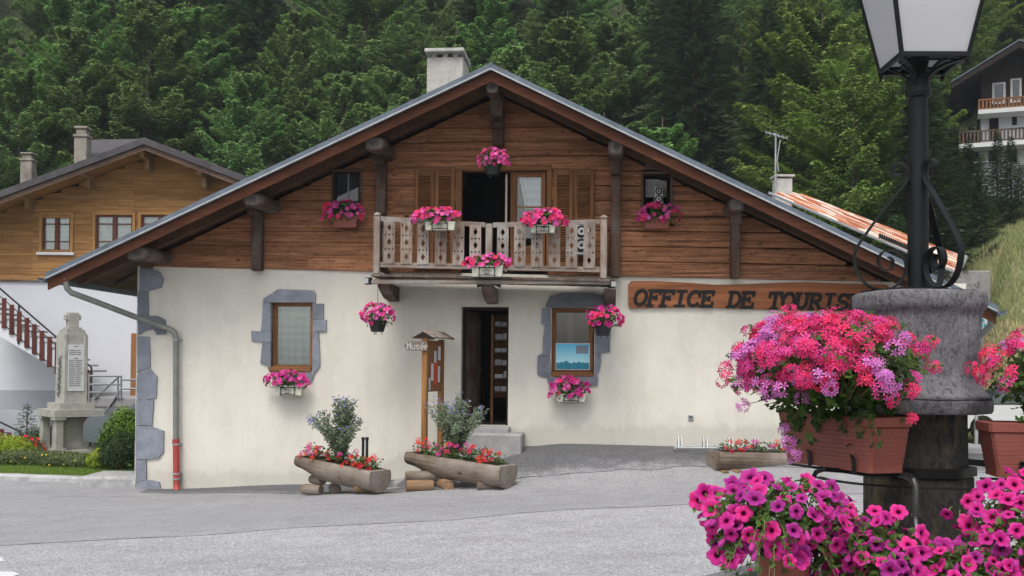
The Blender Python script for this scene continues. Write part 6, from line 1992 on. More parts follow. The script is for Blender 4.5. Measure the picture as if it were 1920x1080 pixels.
# ------------------------------------------------------------------ grey parking wall, small sign, cars at the right
a, c = P(1795, 507, 40), P(1858, 545, 40)
b = MB(); b.bbox(a.x - 3, c.x, 40, 40.3, c.z - 2.5, a.z, .03)
b.build('retaining_wall', M['bstone'], label='grey concrete retaining wall at the foot of the meadow bank', cat='wall')
q = P(1841, 605, 24)
e = empty('road_sign', (q.x, 24, q.z), 0, 'small pale sign with teal letters behind the stone column', 'sign')
s = 1 / (FPX / 24)
b = MB(); b.bbox(-13 * s, 11 * s, 0, .03, -18 * s, 17 * s, .02); b.build('board', mottled('pale_sign', (.5, .54, .56), .05), e)
b = MB(); letters(b, 'TR', -5 * s, 1 * s, 4.6 * s, 6 * s, 5 * s, -.002, .004, .02, 0, False); letters(b, 'NAIR', -11 * s, -8 * s, 4.4 * s, 6 * s, 4.8 * s, -.002, .004, .02, 0, False)
b.build('lettering', M['teal'], e)
b = MB(); b.tube([(-8 * s, .06, -4), (-8 * s, .06, 15 * s)], .04, 8); b.build('post', M['zincl'], e)

def car(name, x, y, z, rz, paint, lab, Ln=4.1):
    e = empty(name, (x, y, z), rz, lab, 'car')
    prof = [(-2.05, .35), (-2.05, .75), (-1.95, .95), (-1.2, 1.02), (-.75, 1.42), (-.3, 1.5), (.8, 1.48), (1.5, 1.12), (1.95, 1.0), (2.05, .7), (2.05, .35)]
    lowp = [(-2.05, .35), (-2.05, .75), (-1.95, .93), (-1.2, .99), (1.55, 1.02), (1.95, .95), (2.05, .7), (2.05, .35)]
    def arch(cx): return [(cx + .37 * math.cos(a), .33 + .37 * math.sin(a)) for a in [math.pi * i / 8 for i in range(9)]]
    low = lowp + [(cc) for cc in ([(1.65, .3)] + arch(1.27)[0:9] + [(.8, .25), (-.8, .25)] + arch(-1.27) + [(-1.7, .3)])]
    b = MB(); b.prism(low, -.82, .82); bd = b.build('body', paint, e)
    b = MB()
    gp = [(-1.15, 1.0), (-.72, 1.4), (-.3, 1.47), (.8, 1.45), (1.45, 1.03)]
    rings = []
    for y_, sc_ in ((-.76, 0), (-.66, 1), (.66, 1), (.76, 0)):
        rings.append([(p[0] * .98 if sc_ else p[0], y_ if sc_ == 0 or p[1] < 1.1 else y_, p[1] if sc_ else min(p[1], 1.0 + (p[1] - 1) * .12)) for p in gp])
    b.loft(rings); b.build('glasshouse', M['glassd'], e)
    b = MB(); b.bbox(-.5, .9, -.64, .64, 1.455, 1.51, .02); b.build('roof', paint, e)
    for sx in (-1.27, 1.27):
        for sy in (-.83, .63):
            b = MB(); Mx = Matrix.Translation((sx, sy, .31)) @ Matrix.Rotation(R(-90), 4, 'X')
            b.lathe([(.22, 0), (.31, .02), (.31, .18), (.22, .2)], 20, M=Mx); wh = b.build('wheel', M['rubber'], e, smooth=True)
            b = MB(); b.lathe([(.2, -.006), (.21, .004), (.05, .02)] if sy < 0 else [(.2, .2), (.05, .21)], 12, M=Mx); b.build('rim', M['steel'], wh)
    for sy in (-.62, .62):
        b = MB(); b.bbox(-2.07, -2.03, sy - .14, sy + .14, .7, .85, .01); b.build('tail_lamp', M['redlight'], e)
        b = MB(); b.bbox(2.02, 2.07, sy - .16, sy + .16, .62, .78, .01); b.build('headlight', M['silverp'], e)
    return e
q = P(1836, 823, 31)
car('parked_car', q.x + 1.27, 31.6, q.z, 0, M['carpaint'], 'white car parked behind the stone column, its rear wheel showing')
car('parked_car', P(1905, 760, 35).x, 35, q.z, R(8), M['carpaint'], 'white car parked further back behind the right planter')
q = P(238, 800, 28)
car('parked_car', q.x + 1.55, 27.2, G(q.x, 27.2) + .05, R(0), M['carblue'], 'blue-grey car mostly hidden behind the bushes at the chalet corner')
# grass tufts on the bank
random.seed(21); b = MB(); b2 = MB()
for i in range(60000):
    x = random.uniform(12.5, 23); y = random.uniform(31, 46)
    zz = G(x, y) 
    if zz < .3: continue
    px = 960 + x / y * 2000
    if px < 1780 or px > 2100: continue
    d = Vector((random.uniform(-.3, .3), random.uniform(-.3, .3), 1))
    tgt = b2 if noise.noise(Vector((x * .35, y * .35, zz * .4))) + (3.6 - zz) * .3 > 0 else b
    qleaf(tgt, (x, y, zz), Vector((random.uniform(-.5, .5), -1, .2)), d, random.uniform(.12, .34), random.uniform(.015, .04), 0, random.random())
M['meadow'] = leafmat('meadow_blades', (.12, .16, .05), (.36, .37, .17), .3, .8)
b.build('meadow_grass', M['meadow'], fix=False, kind='stuff', label='long green meadow grass on the bank at the right edge')
b2.build('dry_grass', M['drygrass'], fix=False, kind='stuff', label='dry mown straw-coloured grass on the lower bank')
HAZE = .0005

# ------------------------------------------------------------------ fountain column with street lamp (foreground)
FYc = 5.3
ax = P(1721, 600, FYc)
def fz(py, Y=FYc): return P(1721, py, Y).z
gz5 = G(ax.x, FYc)
fo5 = empty('fountain', (ax.x + .0, FYc, gz5), 0, 'rough grey stone fountain column with flared collar and dark wet shaft', 'fountain')
def stone(name, c, dark=1.0):
    n = NT(name); v = n.coord()
    a = n.noise(v, 6, 7, .7); f = n.noise(v, 70, 5, .75); p = n.voro(v, 55)
    cc = n.ramp(a, [(.3, scl(c, .78)), (.5, c), (.7, scl(c, 1.25))])
    cc = n.mix(.6, cc, n.ramp(f, [(.38, .45), (.6, 1.0)]), 'MULTIPLY')
    gr = n.noise(n.coord((1, 1, .45)), 38, 6, .8)
    cc = n.mix(.7, cc, n.ramp(gr, [(.42, .3), (.5, 1.0)]), 'MULTIPLY')
    if dark < 1:
        cc = n.mix(n.ramp(n.noise(n.coord((1, 1, .3)), 7, 5), [(.5, 0), (.62, 1)]), cc, (.17, .13, .07))
    n.bump(n.math('ADD', n.math('ADD', f, n.math('MULTIPLY', a, 1.2)), n.math('MULTIPLY', gr, 1.2)), .7, .012)
    return n.done(cc, .85, .25)
M['rough'] = stone('rough_grey_stone', (.21, .205, .22))
M['wet'] = stone('dark_mossy_stone', (.065, .06, .055), .5)
def ring(r_, z, n_=2.0, rot=0.0, seg=48, nz=.006):
    out = []
    for k in range(seg):
        a = 2 * math.pi * k / seg; c, d = math.cos(a), math.sin(a)
        q = (abs(c) ** n_ + abs(d) ** n_) ** (-1 / n_)
        q *= r_ * (1 + nz / r_ * noise.noise(Vector((c * 5, d * 5, z * 9))))
        x, y = q * c, q * d
        out.append((x * math.cos(rot) - y * math.sin(rot), x * math.sin(rot) + y * math.cos(rot), z))
    return out
def octo(r_, z, rot, seg=48, rnd=.0, nz=.005):
    out = []
    for k in range(seg):
        a = 2 * math.pi * k / seg
        m_ = (a + rot) % (math.pi / 4) - math.pi / 8
        q = r_ * lerp(math.cos(math.pi / 8) / math.cos(m_), 1, rnd) + nz * noise.noise(Vector((math.cos(a) * 5, math.sin(a) * 5, z * 9)))
        out.append((q * math.cos(a), q * math.sin(a), z))
    return out
b = MB(); z = lambda py: fz(py) - gz5
rr = .284
prof = [(rr * .93, 549), (rr * .985, 552), (rr * 1.0, 560), (rr * 1.0, 572), (rr * .985, 581), (rr * .935, 586), (rr * .92, 600), (rr * .905, 640), (rr * .9, 680), (rr * .93, 705), (rr * 1.0, 722), (rr * 1.11, 738), (rr * 1.19, 746)]
rings = [ring(r_, z(py), 3.2, R(8)) if py < 690 else octo(r_ * 1.03, z(py), R(20), rnd=.3) for r_, py in prof][::-1]
b.loft(rings, 0, .8); cap = b.build('column_top', M['rough'], fo5, smooth='all')
b = MB(); b.loft([octo(rr * 1.2, z(773), R(20)), octo(rr * 1.235, z(768), R(20)), octo(rr * 1.24, z(749), R(20)), octo(rr * 1.19, z(744.5), R(20))], 0, .6); b.build('collar', M['rough'], fo5, smooth=True)
b = MB(); b.loft([octo(.262, -.3, R(20)), octo(.262, z(892), R(20)), octo(.235, z(884), R(20)), octo(.232, z(771), R(20))], 0, .7)
b.build('shaft', M['wet'], fo5, smooth=True)
b = MB(); b.loft([octo(.275, z(888), R(20)), octo(.275, z(872), R(20)), octo(.24, z(871), R(20))], 0, .7); b.build('iron_band', M['black'], fo5, smooth=True)
# basin below the picture
b = MB(); hb = .62
b.loft([octo(1.05, -.1, R(20)), octo(1.12, hb, R(20)), octo(.98, hb + .002, R(20)), octo(.95, .2, R(20))], 0, .7); b.build('basin', M['rough'], fo5)
b = MB(); b.loft([octo(.955, hb - .12, R(20)), octo(.955, hb - .11, R(20))]); b.build('water', M['glassd'], fo5)
# spout and thin water jet
sp = P(1717, 960, 4.72); sx, sy = sp.x - ax.x, 4.72 - FYc
b = MB(); zc = lambda py: P(1717, py, 4.72).z - gz5
b.tube([(sx + .06, sy + .36, zc(905)), (sx + .03, sy + .15, zc(901)), (sx, sy + .02, zc(903)), (sx, sy, zc(914)), (sx, sy, zc(962))], [.018, .018, .015, .013, .012], 12)
b.tube([(sx, sy, zc(962)), (sx, sy, zc(967))], .019, 12)
M['spout'] = mottled('dull_steel_spout', (.06, .06, .06), .3, 9, .35, .5, .4)
b.build('spout', M['spout'], fo5, smooth=True)
b = MB(); b.tube([(sx, sy, zc(966)), (sx + .001, sy - .004, zc(1000)), (sx - .001, sy - .01, zc(1050)), (sx, sy - .015, hb - .12)], [.0065, .005, .0045, .004], 8)
n = NT('running_water'); n.done((.8, .85, .9), .05, .8); n.b.inputs['Transmission Weight'].default_value = .7; n.b.inputs['IOR'].default_value = 1.33
b.build('water_jet', n.m, fo5, smooth=True)

# street lamp
lp = empty('street_lamp', (ax.x, FYc, fz(550)), 0, 'black iron street lamp with white frosted glass lantern on the stone column', 'street lamp')
Z0 = fz(550)
def lz(py): return fz(py) - Z0
b = MB(); b.bbox(-.22, .22, -.16, .16, .004, .016, .003, M=Matrix.Rotation(R(20), 4, 'Z')); 
b.tube([(0, 0, .0), (0, 0, .03)], .07, 20)
b.build('base_plate', M['lampiron'], lp)
b = MB(); b.lathe([(.05, .02), (.05, lz(330)), (.046, lz(190)), (.047, lz(185)), (.058, lz(183)), (.062, lz(176)), (.062, lz(168)), (.056, lz(164)), (.054, lz(152)), (.04, lz(140)), (.02, lz(128))], 28)
b.build('post', M['lampiron'], lp, smooth=True)
# lantern
rot = R(-1); hw0 = .160; zb0 = lz(119)
RM = Matrix.Translation((.022, 0, 0)) @ Matrix.Rotation(rot, 4, 'Z')
def hwz(z_): return hw0 + (z_ - zb0) * .19
zt0 = zb0 + .62
fr = MB()
for sx_ in (-1, 1):
    for sy_ in (-1, 1):
        a, c = Vector((sx_ * hwz(zb0), sy_ * hwz(zb0), zb0)), Vector((sx_ * hwz(zt0), sy_ * hwz(zt0), zt0))
        fr.loft([[(a.x - .009, a.y - .009, a.z), (a.x + .009, a.y - .009, a.z), (a.x + .009, a.y + .009, a.z), (a.x - .009, a.y + .009, a.z)], [(c.x - .009, c.y - .009, c.z), (c.x + .009, c.y - .009, c.z), (c.x + .009, c.y + .009, c.z), (c.x - .009, c.y + .009, c.z)]], M=RM)
for zz in (zb0, zt0):
    h = hwz(zz)
    for k in range(4):
        Mk = RM @ Matrix.Rotation(k * math.pi / 2, 4, 'Z')
        fr.bbox(-h - .006, h + .006, -h - .011, -h + .009, zz - .014, zz + .012, .003, M=Mk)
fr.build('lantern_frame', M['lampiron'], lp)
for k in range(4):
    Mk = RM @ Matrix.Rotation(k * math.pi / 2, 4, 'Z'); h0_, h1_ = hwz(zb0), hwz(zt0); b = MB()
    b.add([Mk @ Vector(v_) for v_ in ((-h0_, -h0_ + .002, zb0), (h0_, -h0_ + .002, zb0), (h1_, -h1_ + .002, zt0), (-h1_, -h1_ + .002, zt0), (-h0_, -h0_ + .007, zb0), (h0_, -h0_ + .007, zb0), (h1_, -h1_ + .007, zt0), (-h1_, -h1_ + .007, zt0))],
          [(0, 1, 2, 3), (5, 4, 7, 6), (0, 4, 5, 1), (3, 2, 6, 7), (0, 3, 7, 4), (1, 5, 6, 2)], 0, .9)
    b.build('lantern_pane', M['frost'], lp)
b = MB(); b.loft([[(s1 * hwz(zt0) * 1.12, s2_ * hwz(zt0) * 1.12, zt0 + .012) for s1, s2_ in ((-1, -1), (1, -1), (1, 1), (-1, 1))], [(s1 * .1, s2_ * .1, zt0 + .22) for s1, s2_ in ((-1, -1), (1, -1), (1, 1), (-1, 1))]], M=RM)
b.lathe([(.07, zt0 + .22), (.07, zt0 + .27), (.02, zt0 + .33), (.001, zt0 + .38)], 16, M=RM); b.build('lantern_roof', M['lampiron'], lp)
b = MB()
b.tube([(0, 0, lz(140)), (.02, 0, zb0 + .03)], .035, 12)
b.build('lamp_holder', M['lampiron'], lp, smooth=True)
# pierced bottom plate and the four arched arms
b = MB()
for k in range(4):
    Mk = RM @ Matrix.Rotation(k * math.pi / 2, 4, 'Z'); h = hwz(zb0)
    b.bbox(-h + .02, h - .02, -.02 - h * .45, .0 - h * .45, zb0 - .006, zb0 + .004, .002, M=Mk)
b.build('bottom_grille', M['lampiron'], lp)
for k in range(4):
    a = rot + math.pi / 4 + k * math.pi / 2; h = hwz(zb0) * math.sqrt(2) * .985; b = MB()
    c_, s_ = math.cos(a), math.sin(a); pts = []
    for t in range(13):
        u = t / 12; rad = .05 + (h - .05) * (1 - math.cos(u * math.pi / 2)); zz = lz(152) + (zb0 - .018 - lz(152)) * math.sin(u * math.pi / 2)
        pts.append((.022 * u + c_ * rad, s_ * rad, zz))
    b.ribbon(pts, .028, .012, (-s_, c_, 0)); 
    b.tube([(.022 + c_ * h, s_ * h, zb0 + .0), (.022 + c_ * h, s_ * h, zb0 - .03), (.022 + c_ * h, s_ * h, zb0 - .052)], [.014, .011, .003], 8)
    for q in (.35, .6):
        a2 = a + math.pi / 4 * (1 if q < .5 else -1)
        b.tube([(math.cos(a) * .05, math.sin(a) * .05, lz(145)), (math.cos(a) * .07 + math.cos(a2) * .03, math.sin(a) * .07 + math.sin(a2) * .03, lz(132)), (math.cos(a) * .1 + math.cos(a2) * .05, math.sin(a) * .1 + math.sin(a2) * .05, zb0 - .01)], .007, 5)
    b.build('lantern_arm', M['lampiron'], lp)
# scrolls
scr = [(350, 690), (372, 700), (381, 728), (368, 765), (335, 778), (300, 762), (283, 725), (288, 690), (310, 658), (345, 644), (392, 646), (432, 668), (460, 708), (467, 745), (460, 795), (430, 845), (395, 875), (345, 893), (300, 897), (255, 890), (215, 872), (180, 840), (152, 795), (135, 745), (128, 690), (138, 650), (160, 608), (200, 552), (260, 468), (330, 378), (400, 295), (450, 235), (478, 195), (484, 165), (476, 128), (455, 100), (425, 88), (398, 92), (377, 110), (370, 138), (380, 160), (405, 168), (430, 162)]
def smoothc(pts, it=2):
    for _ in range(it):
        q = [pts[0]]
        for a, c in zip(pts[:-1], pts[1:]): q += [(a[0] * .75 + c[0] * .25, a[1] * .75 + c[1] * .25), (a[0] * .25 + c[0] * .75, a[1] * .25 + c[1] * .75)]
        pts = q + [pts[-1]]
    return pts
scr = smoothc(scr, 2)
mpx = FYc / FPX
for az_ in (183, 285, 48):
    a = R(az_); c_, s_ = math.cos(a), math.sin(a); b = MB()
    pts = []
    for x, y in scr:
        rad = (541 - x) / 3.375 * mpx; py = 280 + y / 3.375
        pts.append((c_ * rad, s_ * rad, lz(py) + .004))
    b.ribbon(pts, .034, .006, (-s_, c_, 0)); b.build('scroll_bracket', M['lampiron'], lp)

# ------------------------------------------------------------------ terracotta boxes of ivy geraniums
def geranium_box(corner, dl, ds, Ln, Wd, Hh, lab, seed, ell, nu, nlv, sd=-1, trail=True, mauve=.1):
    """corner: near top corner; dl long direction, ds short direction"""
    dl = Vector((dl[0], dl[1], 0)).normalized(); ds = Vector((ds[0], ds[1], 0)).normalized()
    base = corner - Vector((0, 0, Hh)); cen = base + dl * Ln / 2 + ds * Wd / 2
    ang = math.atan2(dl.y, dl.x)
    e = empty('geranium_box', cen, ang, lab, 'flower box', 'terracotta boxes on the fountain')
    hx, hy = Ln / 2, Wd / 2; b = MB()
    if True:
        def rc(x, y, z_, c_=.012):
            return [(-x + c_, -y, z_), (x - c_, -y, z_), (x, -y + c_, z_), (x, y - c_, z_), (x - c_, y, z_), (-x + c_, y, z_), (-x, y - c_, z_), (-x, -y + c_, z_)]
        rings = [rc(hx * .9, hy * .86, 0)]
        nr = 9
        for i in range(nr):       # shallow horizontal ribs
            u0, u1 = i / nr, (i + .82) / nr
            s0, s1 = .9 + .085 * u0, .9 + .085 * u1
            q0, q1 = .86 + .11 * u0, .86 + .11 * u1
            zz0, zz1 = .02 + (Hh * .8 - .02) * u0, .02 + (Hh * .8 - .02) * u1
            rings += [rc(hx * s0 , hy * q0, zz0), rc(hx * s1 , hy * q1 , zz1), rc(hx * s1 - .001, hy * q1 - .001, zz1 + .001), rc(hx * s1 - .001, hy * q1 - .001, zz1 + .003)]
        rings += [rc(hx * .99, hy * .975, Hh * .81), rc(hx + .004, hy + .004, Hh * .83), rc(hx + .006, hy + .006, Hh * .985), rc(hx, hy, Hh), rc(hx - .008, hy - .008, Hh), rc(hx - .01, hy - .01, Hh * .9)]
        b.loft(rings, 0, .8)
    b.build('box', M['terra'], e, smooth=True)
    b = MB(); b.box(-hx + .012, hx - .012, -hy + .012, hy - .012, Hh * .88, Hh * .905); b.build('soil', M['soil'], e)
    b = MB()
    for sx_ in (-.62, .3):
        x = sx_ * hx
        for sgn in (-1, 1):
            b.ribbon([(x, sgn * (hy + .012), Hh * .3), (x, sgn * (hy * .9 + .012), .06), (x, sgn * (hy * .86 + .012), -.008), (x, 0, -.012)], .022, .005, (1, 0, 0))
    b.ribbon([(-hx * 1.0, hy * .3, -.018), (hx * 1.0, hy * .3, -.018)], .03, .008, (0, 1, 0))
    b.build('iron_strap', M['black'], e)
    random.seed(seed)
    lb, sb, fb = MB(), MB(), MB()
    ec = Vector((ell[3] + 0, ell[4], Hh + ell[5])); er = Vector(ell[:3])
    # leaves
    for i in range(nlv):
        d = rdir(); q = random.uniform(.3, .93)
        p = ec + Vector((d.x * er.x, d.y * er.y, d.z * er.z)) * q
        if p.z < Hh * .55: p.z = Hh * random.uniform(.6, 1.1)
        if abs(p.x) < hx and abs(p.y) < hy and p.z < Hh: p.z = Hh + random.random() * .08
        lobed(lb, p, Vector((d.x, d.y - .25, .75)) + rdir() * .55, random.uniform(.019, .034), 0, random.random() ** 1.3)
    # trailing shoots over the rim
    if trail:
        for i in range(16):
            x = random.uniform(-hx, hx); y = sd * (hy + .01); cur = [Vector((x, y - sd * .03, Hh))]
            for k in range(6): cur.append(cur[-1] + Vector((random.uniform(-.02, .02), sd * (.018 - .007 * k), .012 - .013 * k)))
            sb.tube(cur, .002, 4)
            for p in cur[1:]:
                lobed(lb, p + rdir() * .012, Vector((0, sd, .4)) + rdir() * .5, random.uniform(.014, .024), 0, random.random() * .6)
    # umbels
    for i in range(nu):
        for _ in range(60):
            d = rdir()
            if d.z < -.35: continue
            if d.z < .1 and random.random() < .4: continue
            if sd > 0 and d.y < -.1 and random.random() < .75: continue
            break
        q = random.uniform(.86, 1.08) * (1 + .12 * noise.noise(d * 3 + Vector((seed, 0, 0))))
        p = ec + Vector((d.x * er.x, d.y * er.y, d.z * er.z)) * q
        nn = Vector((d.x * .8, d.y * .8, d.z + .45)) + rdir() * .2
        ns = noise.noise(Vector((p.x * 5.0, p.y * 5.0, p.z * 6.0 + seed)))
        m_ = 1 if (ns > (.42 - mauve) and (sd < 0 or p.y > .02 or random.random() < .2)) or (sd > 0 and p.y > .2 and p.z < Hh + .2 and random.random() < .35) else (0 if random.random() < .6 else 2)
        umbel(fb, p, nn, random.uniform(.028, .044), m_, random.randint(8, 14), random.uniform(.016, .021))
        root = ec + Vector((p.x - ec.x, p.y - ec.y, 0)) * .55 + Vector((0, 0, -er.z * .5))
        m2 = p.lerp(root, .35) + Vector((0, 0, .02))
        sb.tube([p - nn.normalized() * .012, p - nn.normalized() * .05, m2, root], [.0016, .0018, .0022, .003], 4)
    return e, lb, sb, fb, Hh, hx, hy
cA = P(1637, 783, 4.6)
e, lb, sb, fb, Hh, hx, hy = geranium_box(cA, (-.34, .94), (.94, .34), .70, .21, .245, 'left terracotta box on the column, overflowing with coral and mauve geraniums', 55, (.47, .38, .25, -.03, .10, .20), 270, 2200, sd=1)
# low drooping clusters as in the photograph (left spill and right corner)
IM = e.matrix_basis.inverted() if False else (Matrix.Translation(e.location) @ Matrix.Rotation(e.rotation_euler.z, 4, 'Z')).inverted()
random.seed(9)
for px, py, Y, m_, big in ((1478, 830, 4.85, 1, 1.0), (1490, 855, 4.83, 1, 1.0), (1470, 805, 4.85, 1, .8), (1362, 705, 4.9, 0, .6), (1392, 760, 5.0, 1, .9), (1505, 745, 4.72, 1, 1.1), (1440, 735, 4.75, 1, 1.1), (1670, 750, 4.55, 0, 1.2), (1710, 785, 4.6, 0, .7), (1662, 640, 4.65, 0, 1.1), (1745, 645, 4.75, 0, 1.1), (1750, 690, 4.75, 0, 1.1), (1712, 712, 4.65, 2, 1.2), (1700, 640, 4.7, 0, 1.1), (1360, 690, 5.0, 0, 1.0), (1355, 715, 5.0, 0, .8), (1665, 630, 4.9, 1, 1.1), (1640, 680, 4.6, 0, 1.1), (1480, 585, 5.05, 0, 1.1)):
    p = IM @ P(px, py, Y)
    umbel(fb, p, Vector((-.5, .45, .5)) + rdir() * .2, .034 * big, m_, int(14 * big), .017)
    # pedicel running back into the leaves
    tgt = Vector((max(-hx, min(hx, p.x)) * .8, hy * .3, Hh + .06)); mid_ = p.lerp(tgt, .5) + Vector((0, 0, .03 if py < 770 else .1))
    sb.tube([p, p.lerp(mid_, .5) , mid_, tgt], .002, 4)
    for k in range(7): lobed(lb, p.lerp(tgt, random.uniform(.1, .8)) + rdir() * .03, Vector((-.6, .6, .5)) + rdir() * .6, random.uniform(.016, .026), 0, random.random())
for i in range(46):
    d = rdir(); d.z = abs(d.z)
    ec_ = Vector((-.03, .1, Hh + .2)); p = ec_ + Vector((d.x * .5, d.y * .41, d.z * .28)) * random.uniform(.95, 1.12)
    r0 = ec_ + (p - ec_) * .4; m2 = p.lerp(r0, .4) + Vector((0, 0, .03)); sb.tube([p, m2, r0], .0017, 4)
    for k in range(7):
        q = p + rdir() * .014; lb.tube([p, q, q + (q - p).normalized() * .008], [.001, .003, .001], 4, 0, .9)
lb.build('foliage', M['leaf'], e, fix=False); sb.build('stems', M['stem'], e); fb.build('blossoms', [M['ger'], M['germ'], M['gerp']], e, fix=False)
cB = P(1857, 792, 4.75)
e, lb, sb, fb, Hh, hx, hy = geranium_box(cB, (.97, -.12), (.12, .97), .70, .21, .245, 'right terracotta box of coral geraniums cut off by the right edge of the photo', 57, (.42, .27, .22, .06, .0, .2), 110, 1100, mauve=.16)
lb.build('foliage', M['leaf'], e, fix=False); sb.build('stems', M['stem'], e); fb.build('blossoms', [M['ger'], M['germ'], M['gerp']], e, fix=False)
# iron ring that carries the boxes
b = MB()
b.ribbon([(ax.x + .62 * math.cos(R(a)) * .8, FYc + .62 * math.sin(R(a)) * .8, fz(896)) for a in range(180, 361, 12)], .006, .04, (0, 0, 1))
b.tube([P(1520, 905, 4.85), P(1530, 885, 4.83), P(1545, 880, 4.8), P(1600, 884, 4.9), P(1700, 890, 5.1)], .011, 8)
b.tube([P(1890, 880, 4.9), P(1900, 905, 4.85), P(1905, 935, 4.8), P(1880, 960, 4.95)], .012, 8)
b.ribbon([P(1815, 866, 5.1), P(1960, 880, 4.95)], .03, .012, (0, 0, 1))
b.build('iron_carrier', M['black'], fo5 and None, smooth=False, label='black iron ring and hooks carrying the terracotta boxes round the column', cat='bracket')

# ------------------------------------------------------------------ petunias
def petunia_leaves(lb, c, er, n_, seed, zlow=None):
    for i in range(n_):
        d = rdir(); q = random.uniform(.3, .95)
        p = c + Vector((d.x * er.x, d.y * er.y, d.z * er.z)) * q
        leaf(lb, p, d + rdir() * .8 + Vector((0, -.2, .4)), rdir(), random.uniform(.03, .05), random.uniform(.018, .03), 0, random.random())
def petunia_flowers(fb, sb, c, er, n_, mats_w, face=(0, -.75, .35), zmin=-.6, lump=.16, seed=0, ymax=.45):
    got = []; tries = 0
    while len(got) < n_ and tries < n_ * 60:
        tries += 1
        d = rdir()
        if d.z < zmin or d.y > ymax: continue
        q = random.uniform(.88, 1.1) * (1 + lump * noise.noise(d * 2.6 + Vector((seed, 0, 0))))
        p = c + Vector((d.x * er.x, d.y * er.y, d.z * er.z)) * q
        if any((p - g).length < .042 for g in got): continue
        got.append(p)
        nn = Vector((d.x / er.x, d.y / er.y, d.z / er.z)).normalized() * .8 + Vector(face) * .8 + rdir() * .65
        m_ = 0 if random.random() < mats_w else 1
        petunia(fb, p, nn, random.uniform(.026, .042), m_, True)
        nn.normalize(); sb.tube([p - nn * .03, p - nn * .06, p - nn * .09 + Vector((0, 0, -.01))], [.005, .003, .0025], 5)
def sprigs(lb, fb, sb, c, er, n_, mi, out=1.0, face=Vector((0, -1, 0))):
    for i in range(n_):
        d = rdir(); d.y = -abs(d.y) * .8; d.z = d.z * .8
        p0 = c + Vector((d.x * er.x, d.y * er.y, d.z * er.z)) * .7
        ln = random.uniform(.08, .17) * out; dd = (d + Vector((0, 0, .25)) + rdir() * .3).normalized(); pts = [p0]
        for k in range(6): pts.append(pts[-1] + dd * ln / 5 + Vector((0, 0, -.012 * k * ln * 5)))
        sb.tube(pts, [.0028, .0026, .0024, .0022, .002, .0016, .0012], 4)
        for p in pts[1:]:
            for q in range(3): leaf(lb, p + rdir() * .006, rdir() + Vector((0, -.3, .6)), dd + rdir() * .9, random.uniform(.018, .034), random.uniform(.01, .018), 0, .3 + .7 * random.random())
        r_ = random.random()
        e0 = pts[-1]
        if r_ < .45:      # furled bud
            fb.tube([e0, e0 + dd * .018, e0 + dd * .034], [.003, .0055, .0012], 6, mi)
            fb.r[-18:] = [.6] * 18
        elif r_ < .8:     # drooping spent flower
            w_ = (dd + Vector((0, 0, -1.2))).normalized()
            fb.tube([e0, e0 + w_ * .02, e0 + w_ * .038, e0 + w_ * .05], [.003, .009, .012, .005], 7, 1)
            fb.r[-28:] = [.9] * 28
        else: petunia(fb, e0, dd + Vector((0, -.4, .2)), random.uniform(.026, .036), mi, True)
# clay pot with petunias, lower left
YP = 4.3
pc = P(1470, 985, YP)
ztop = pc.z; px_m = YP / FPX
e = empty('petunia_pot', (pc.x, YP, ztop - .30), 0, 'round terracotta pot of purple-pink petunias held by an iron ring below the left box', 'flower pot')
b = MB(); b.lathe([(.082, 0), (.085, .005), (.118, .25), (.126, .252), (.134, .258), (.136, .295), (.13, .30), (.12, .30), (.118, .27)], 36, 0, .7); b.build('pot', M['terrad'], e, smooth=True)
b = MB(); b.lathe([(.117, .272), (.02, .279), (.001, .28)], 24); b.build('soil', M['soil'], e)
b = MB(); b.lathe([(.10, .0), (.125, -.01), (.13, .012), (.12, .014), (.1, .004)], 28, M=Matrix.Translation((0, 0, .02))); b.build('saucer', M['terrad'], e, smooth=True)
random.seed(61); lb, sb, fb = MB(), MB(), MB()
cc = Vector((-.015, 0, .335)); er = Vector((.29, .24, .155))
petunia_leaves(lb, cc, er, 800, 1); petunia_flowers(fb, sb, cc, er, 84, .45, seed=61, zmin=-.75)
sprigs(lb, fb, sb, cc, er, 46, 0)
IMp = Matrix.Translation(e.location).inverted()
for px, py, Y in ((1322, 925, 4.25), (1333, 953, 4.2), (1345, 1040, 4.2), (1368, 1050, 4.15), (1378, 1040, 4.18), (1478, 1025, 4.08), (1405, 1022, 4.2), (1310, 938, 4.3), (1500, 1050, 4.1), (1450, 1030, 4.1)):
    p = IMp @ P(px, py, Y); petunia(fb, p, Vector((-.2, -1, .25)) + rdir() * .3, .042, 0, True)
    q = Vector((max(-.25, min(.2, p.x)), -.05, .33)); sb.tube([p, p.lerp(q, .4) + Vector((0, 0, -.01)), q], .0028, 5)
    for k in range(12): leaf(lb, p.lerp(q, random.uniform(.08, .9)) + rdir() * .025, Vector((0, -1, .3)) + rdir(), rdir(), .042, .026, 0, random.random())
lb.build('foliage', M['leafp'], e, fix=False); sb.build('stems', M['stem'], e); fb.build('blossoms', [M['pet'], M['petd']], e, fix=False)
b = MB(); b.lathe([(.128, .19), (.136, .19), (.136, .215), (.128, .215)], 32)
b.build('iron_ring', M['black'], e)
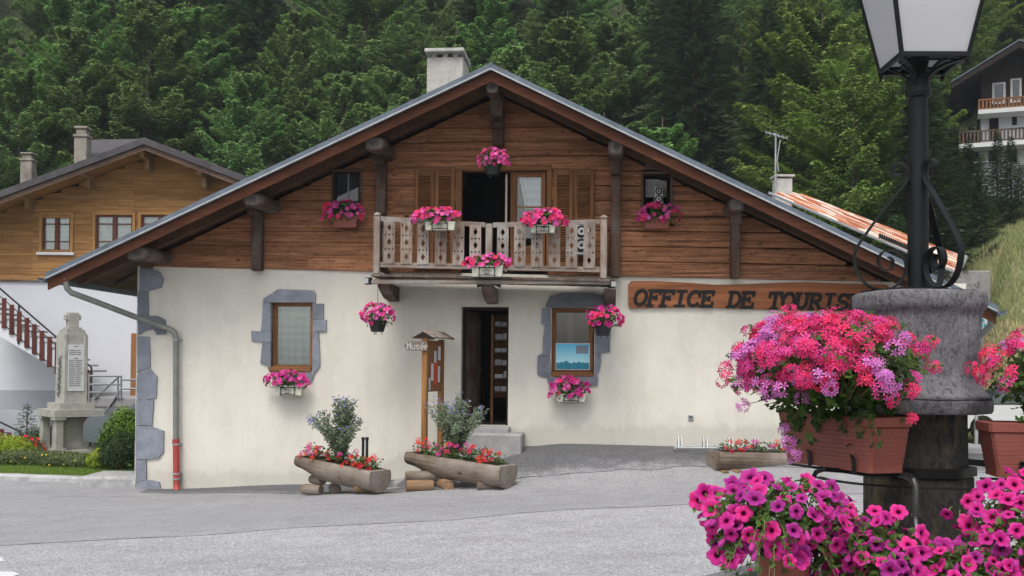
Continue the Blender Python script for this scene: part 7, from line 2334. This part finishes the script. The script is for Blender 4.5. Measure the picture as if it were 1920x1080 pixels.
# iron stand rods
b = MB()
b.tube([P(1537, 1005, 4.35), P(1530, 1040, 4.35), P(1527, 1090, 4.35), P(1524, 1180, 4.35)], .0085, 8); b.tube([P(1590, 1035, 4.5), P(1550, 1075, 4.4), P(1500, 1120, 4.35)], .0085, 8)
b.tube([P(1594, 1010, 4.5), P(1594, 1180, 4.5)], .008, 8); b.tube([P(1500, 1012, YP), P(1537, 1012, 4.35), P(1594, 1020, 4.5)], .009, 8)
b.build('flower_stand', M['black'], smooth=True, label='thin black iron rods of the stand beneath the petunias', cat='plant stand')

# long trough of magenta petunias around the foot of the column
tc = P(1760, 1090, 4.35)
e = empty('petunia_trough', (tc.x, 4.35, tc.z - .2), R(4), 'wide trough of bright magenta petunias around the foot of the column', 'flower trough')
b = MB()
b.loft([[(-.42, -.11, 0), (.62, -.11, 0), (.62, .11, 0), (-.42, .11, 0)], [(-.45, -.14, .2), (.65, -.14, .2), (.65, .14, .2), (-.45, .14, .2)], [(-.43, -.12, .2), (.63, -.12, .2), (.63, .12, .2), (-.43, .12, .2)], [(-.43, -.12, .17), (.63, -.12, .17), (.63, .12, .17), (-.43, .12, .17)]]); b.build('trough', M['terra'], e)
random.seed(71); lb, sb, fb = MB(), MB(), MB()
for c_, er_, nf, nl in ((Vector((-.36, .02, .33)), Vector((.15, .16, .13)), 20, 250), (Vector((-.24, -.04, .27)), Vector((.22, .22, .20)), 40, 700), (Vector((.08, -.08, .21)), Vector((.3, .22, .16)), 46, 800), (Vector((.42, -.02, .30)), Vector((.34, .26, .22)), 78, 1000), (Vector((.5, .22, .44)), Vector((.3, .26, .17)), 48, 500)):
    petunia_leaves(lb, c_, er_, nl, 1); petunia_flowers(fb, sb, c_, er_, nf, .85, seed=c_.x * 10, zmin=-.7); sprigs(lb, fb, sb, c_, er_, 26, 0, .8)
lb.build('foliage', M['leafp'], e, fix=False); sb.build('stems', M['stem'], e); fb.build('blossoms', [M['pet'], M['petd']], e, fix=False)

# withered and closed petunias among the open ones
# ------------------------------------------------------------------ air between the camera and the forest
hz_ = MB(); hz_.box(-140, 140, -35, 215, -4, 140)
n = NT('haze'); n.t.nodes.remove(n.b)
pv = n.n('ShaderNodeVolumePrincipled'); pv.inputs['Color'].default_value = (.82, .9, 1.0, 1); pv.inputs['Density'].default_value = HAZE; pv.inputs['Anisotropy'].default_value = .2
n.set(n.o.inputs['Volume'], pv.outputs[0])
hz_.build('haze', n.m, kind='stuff', label='faint pale haze in the air over the whole place')
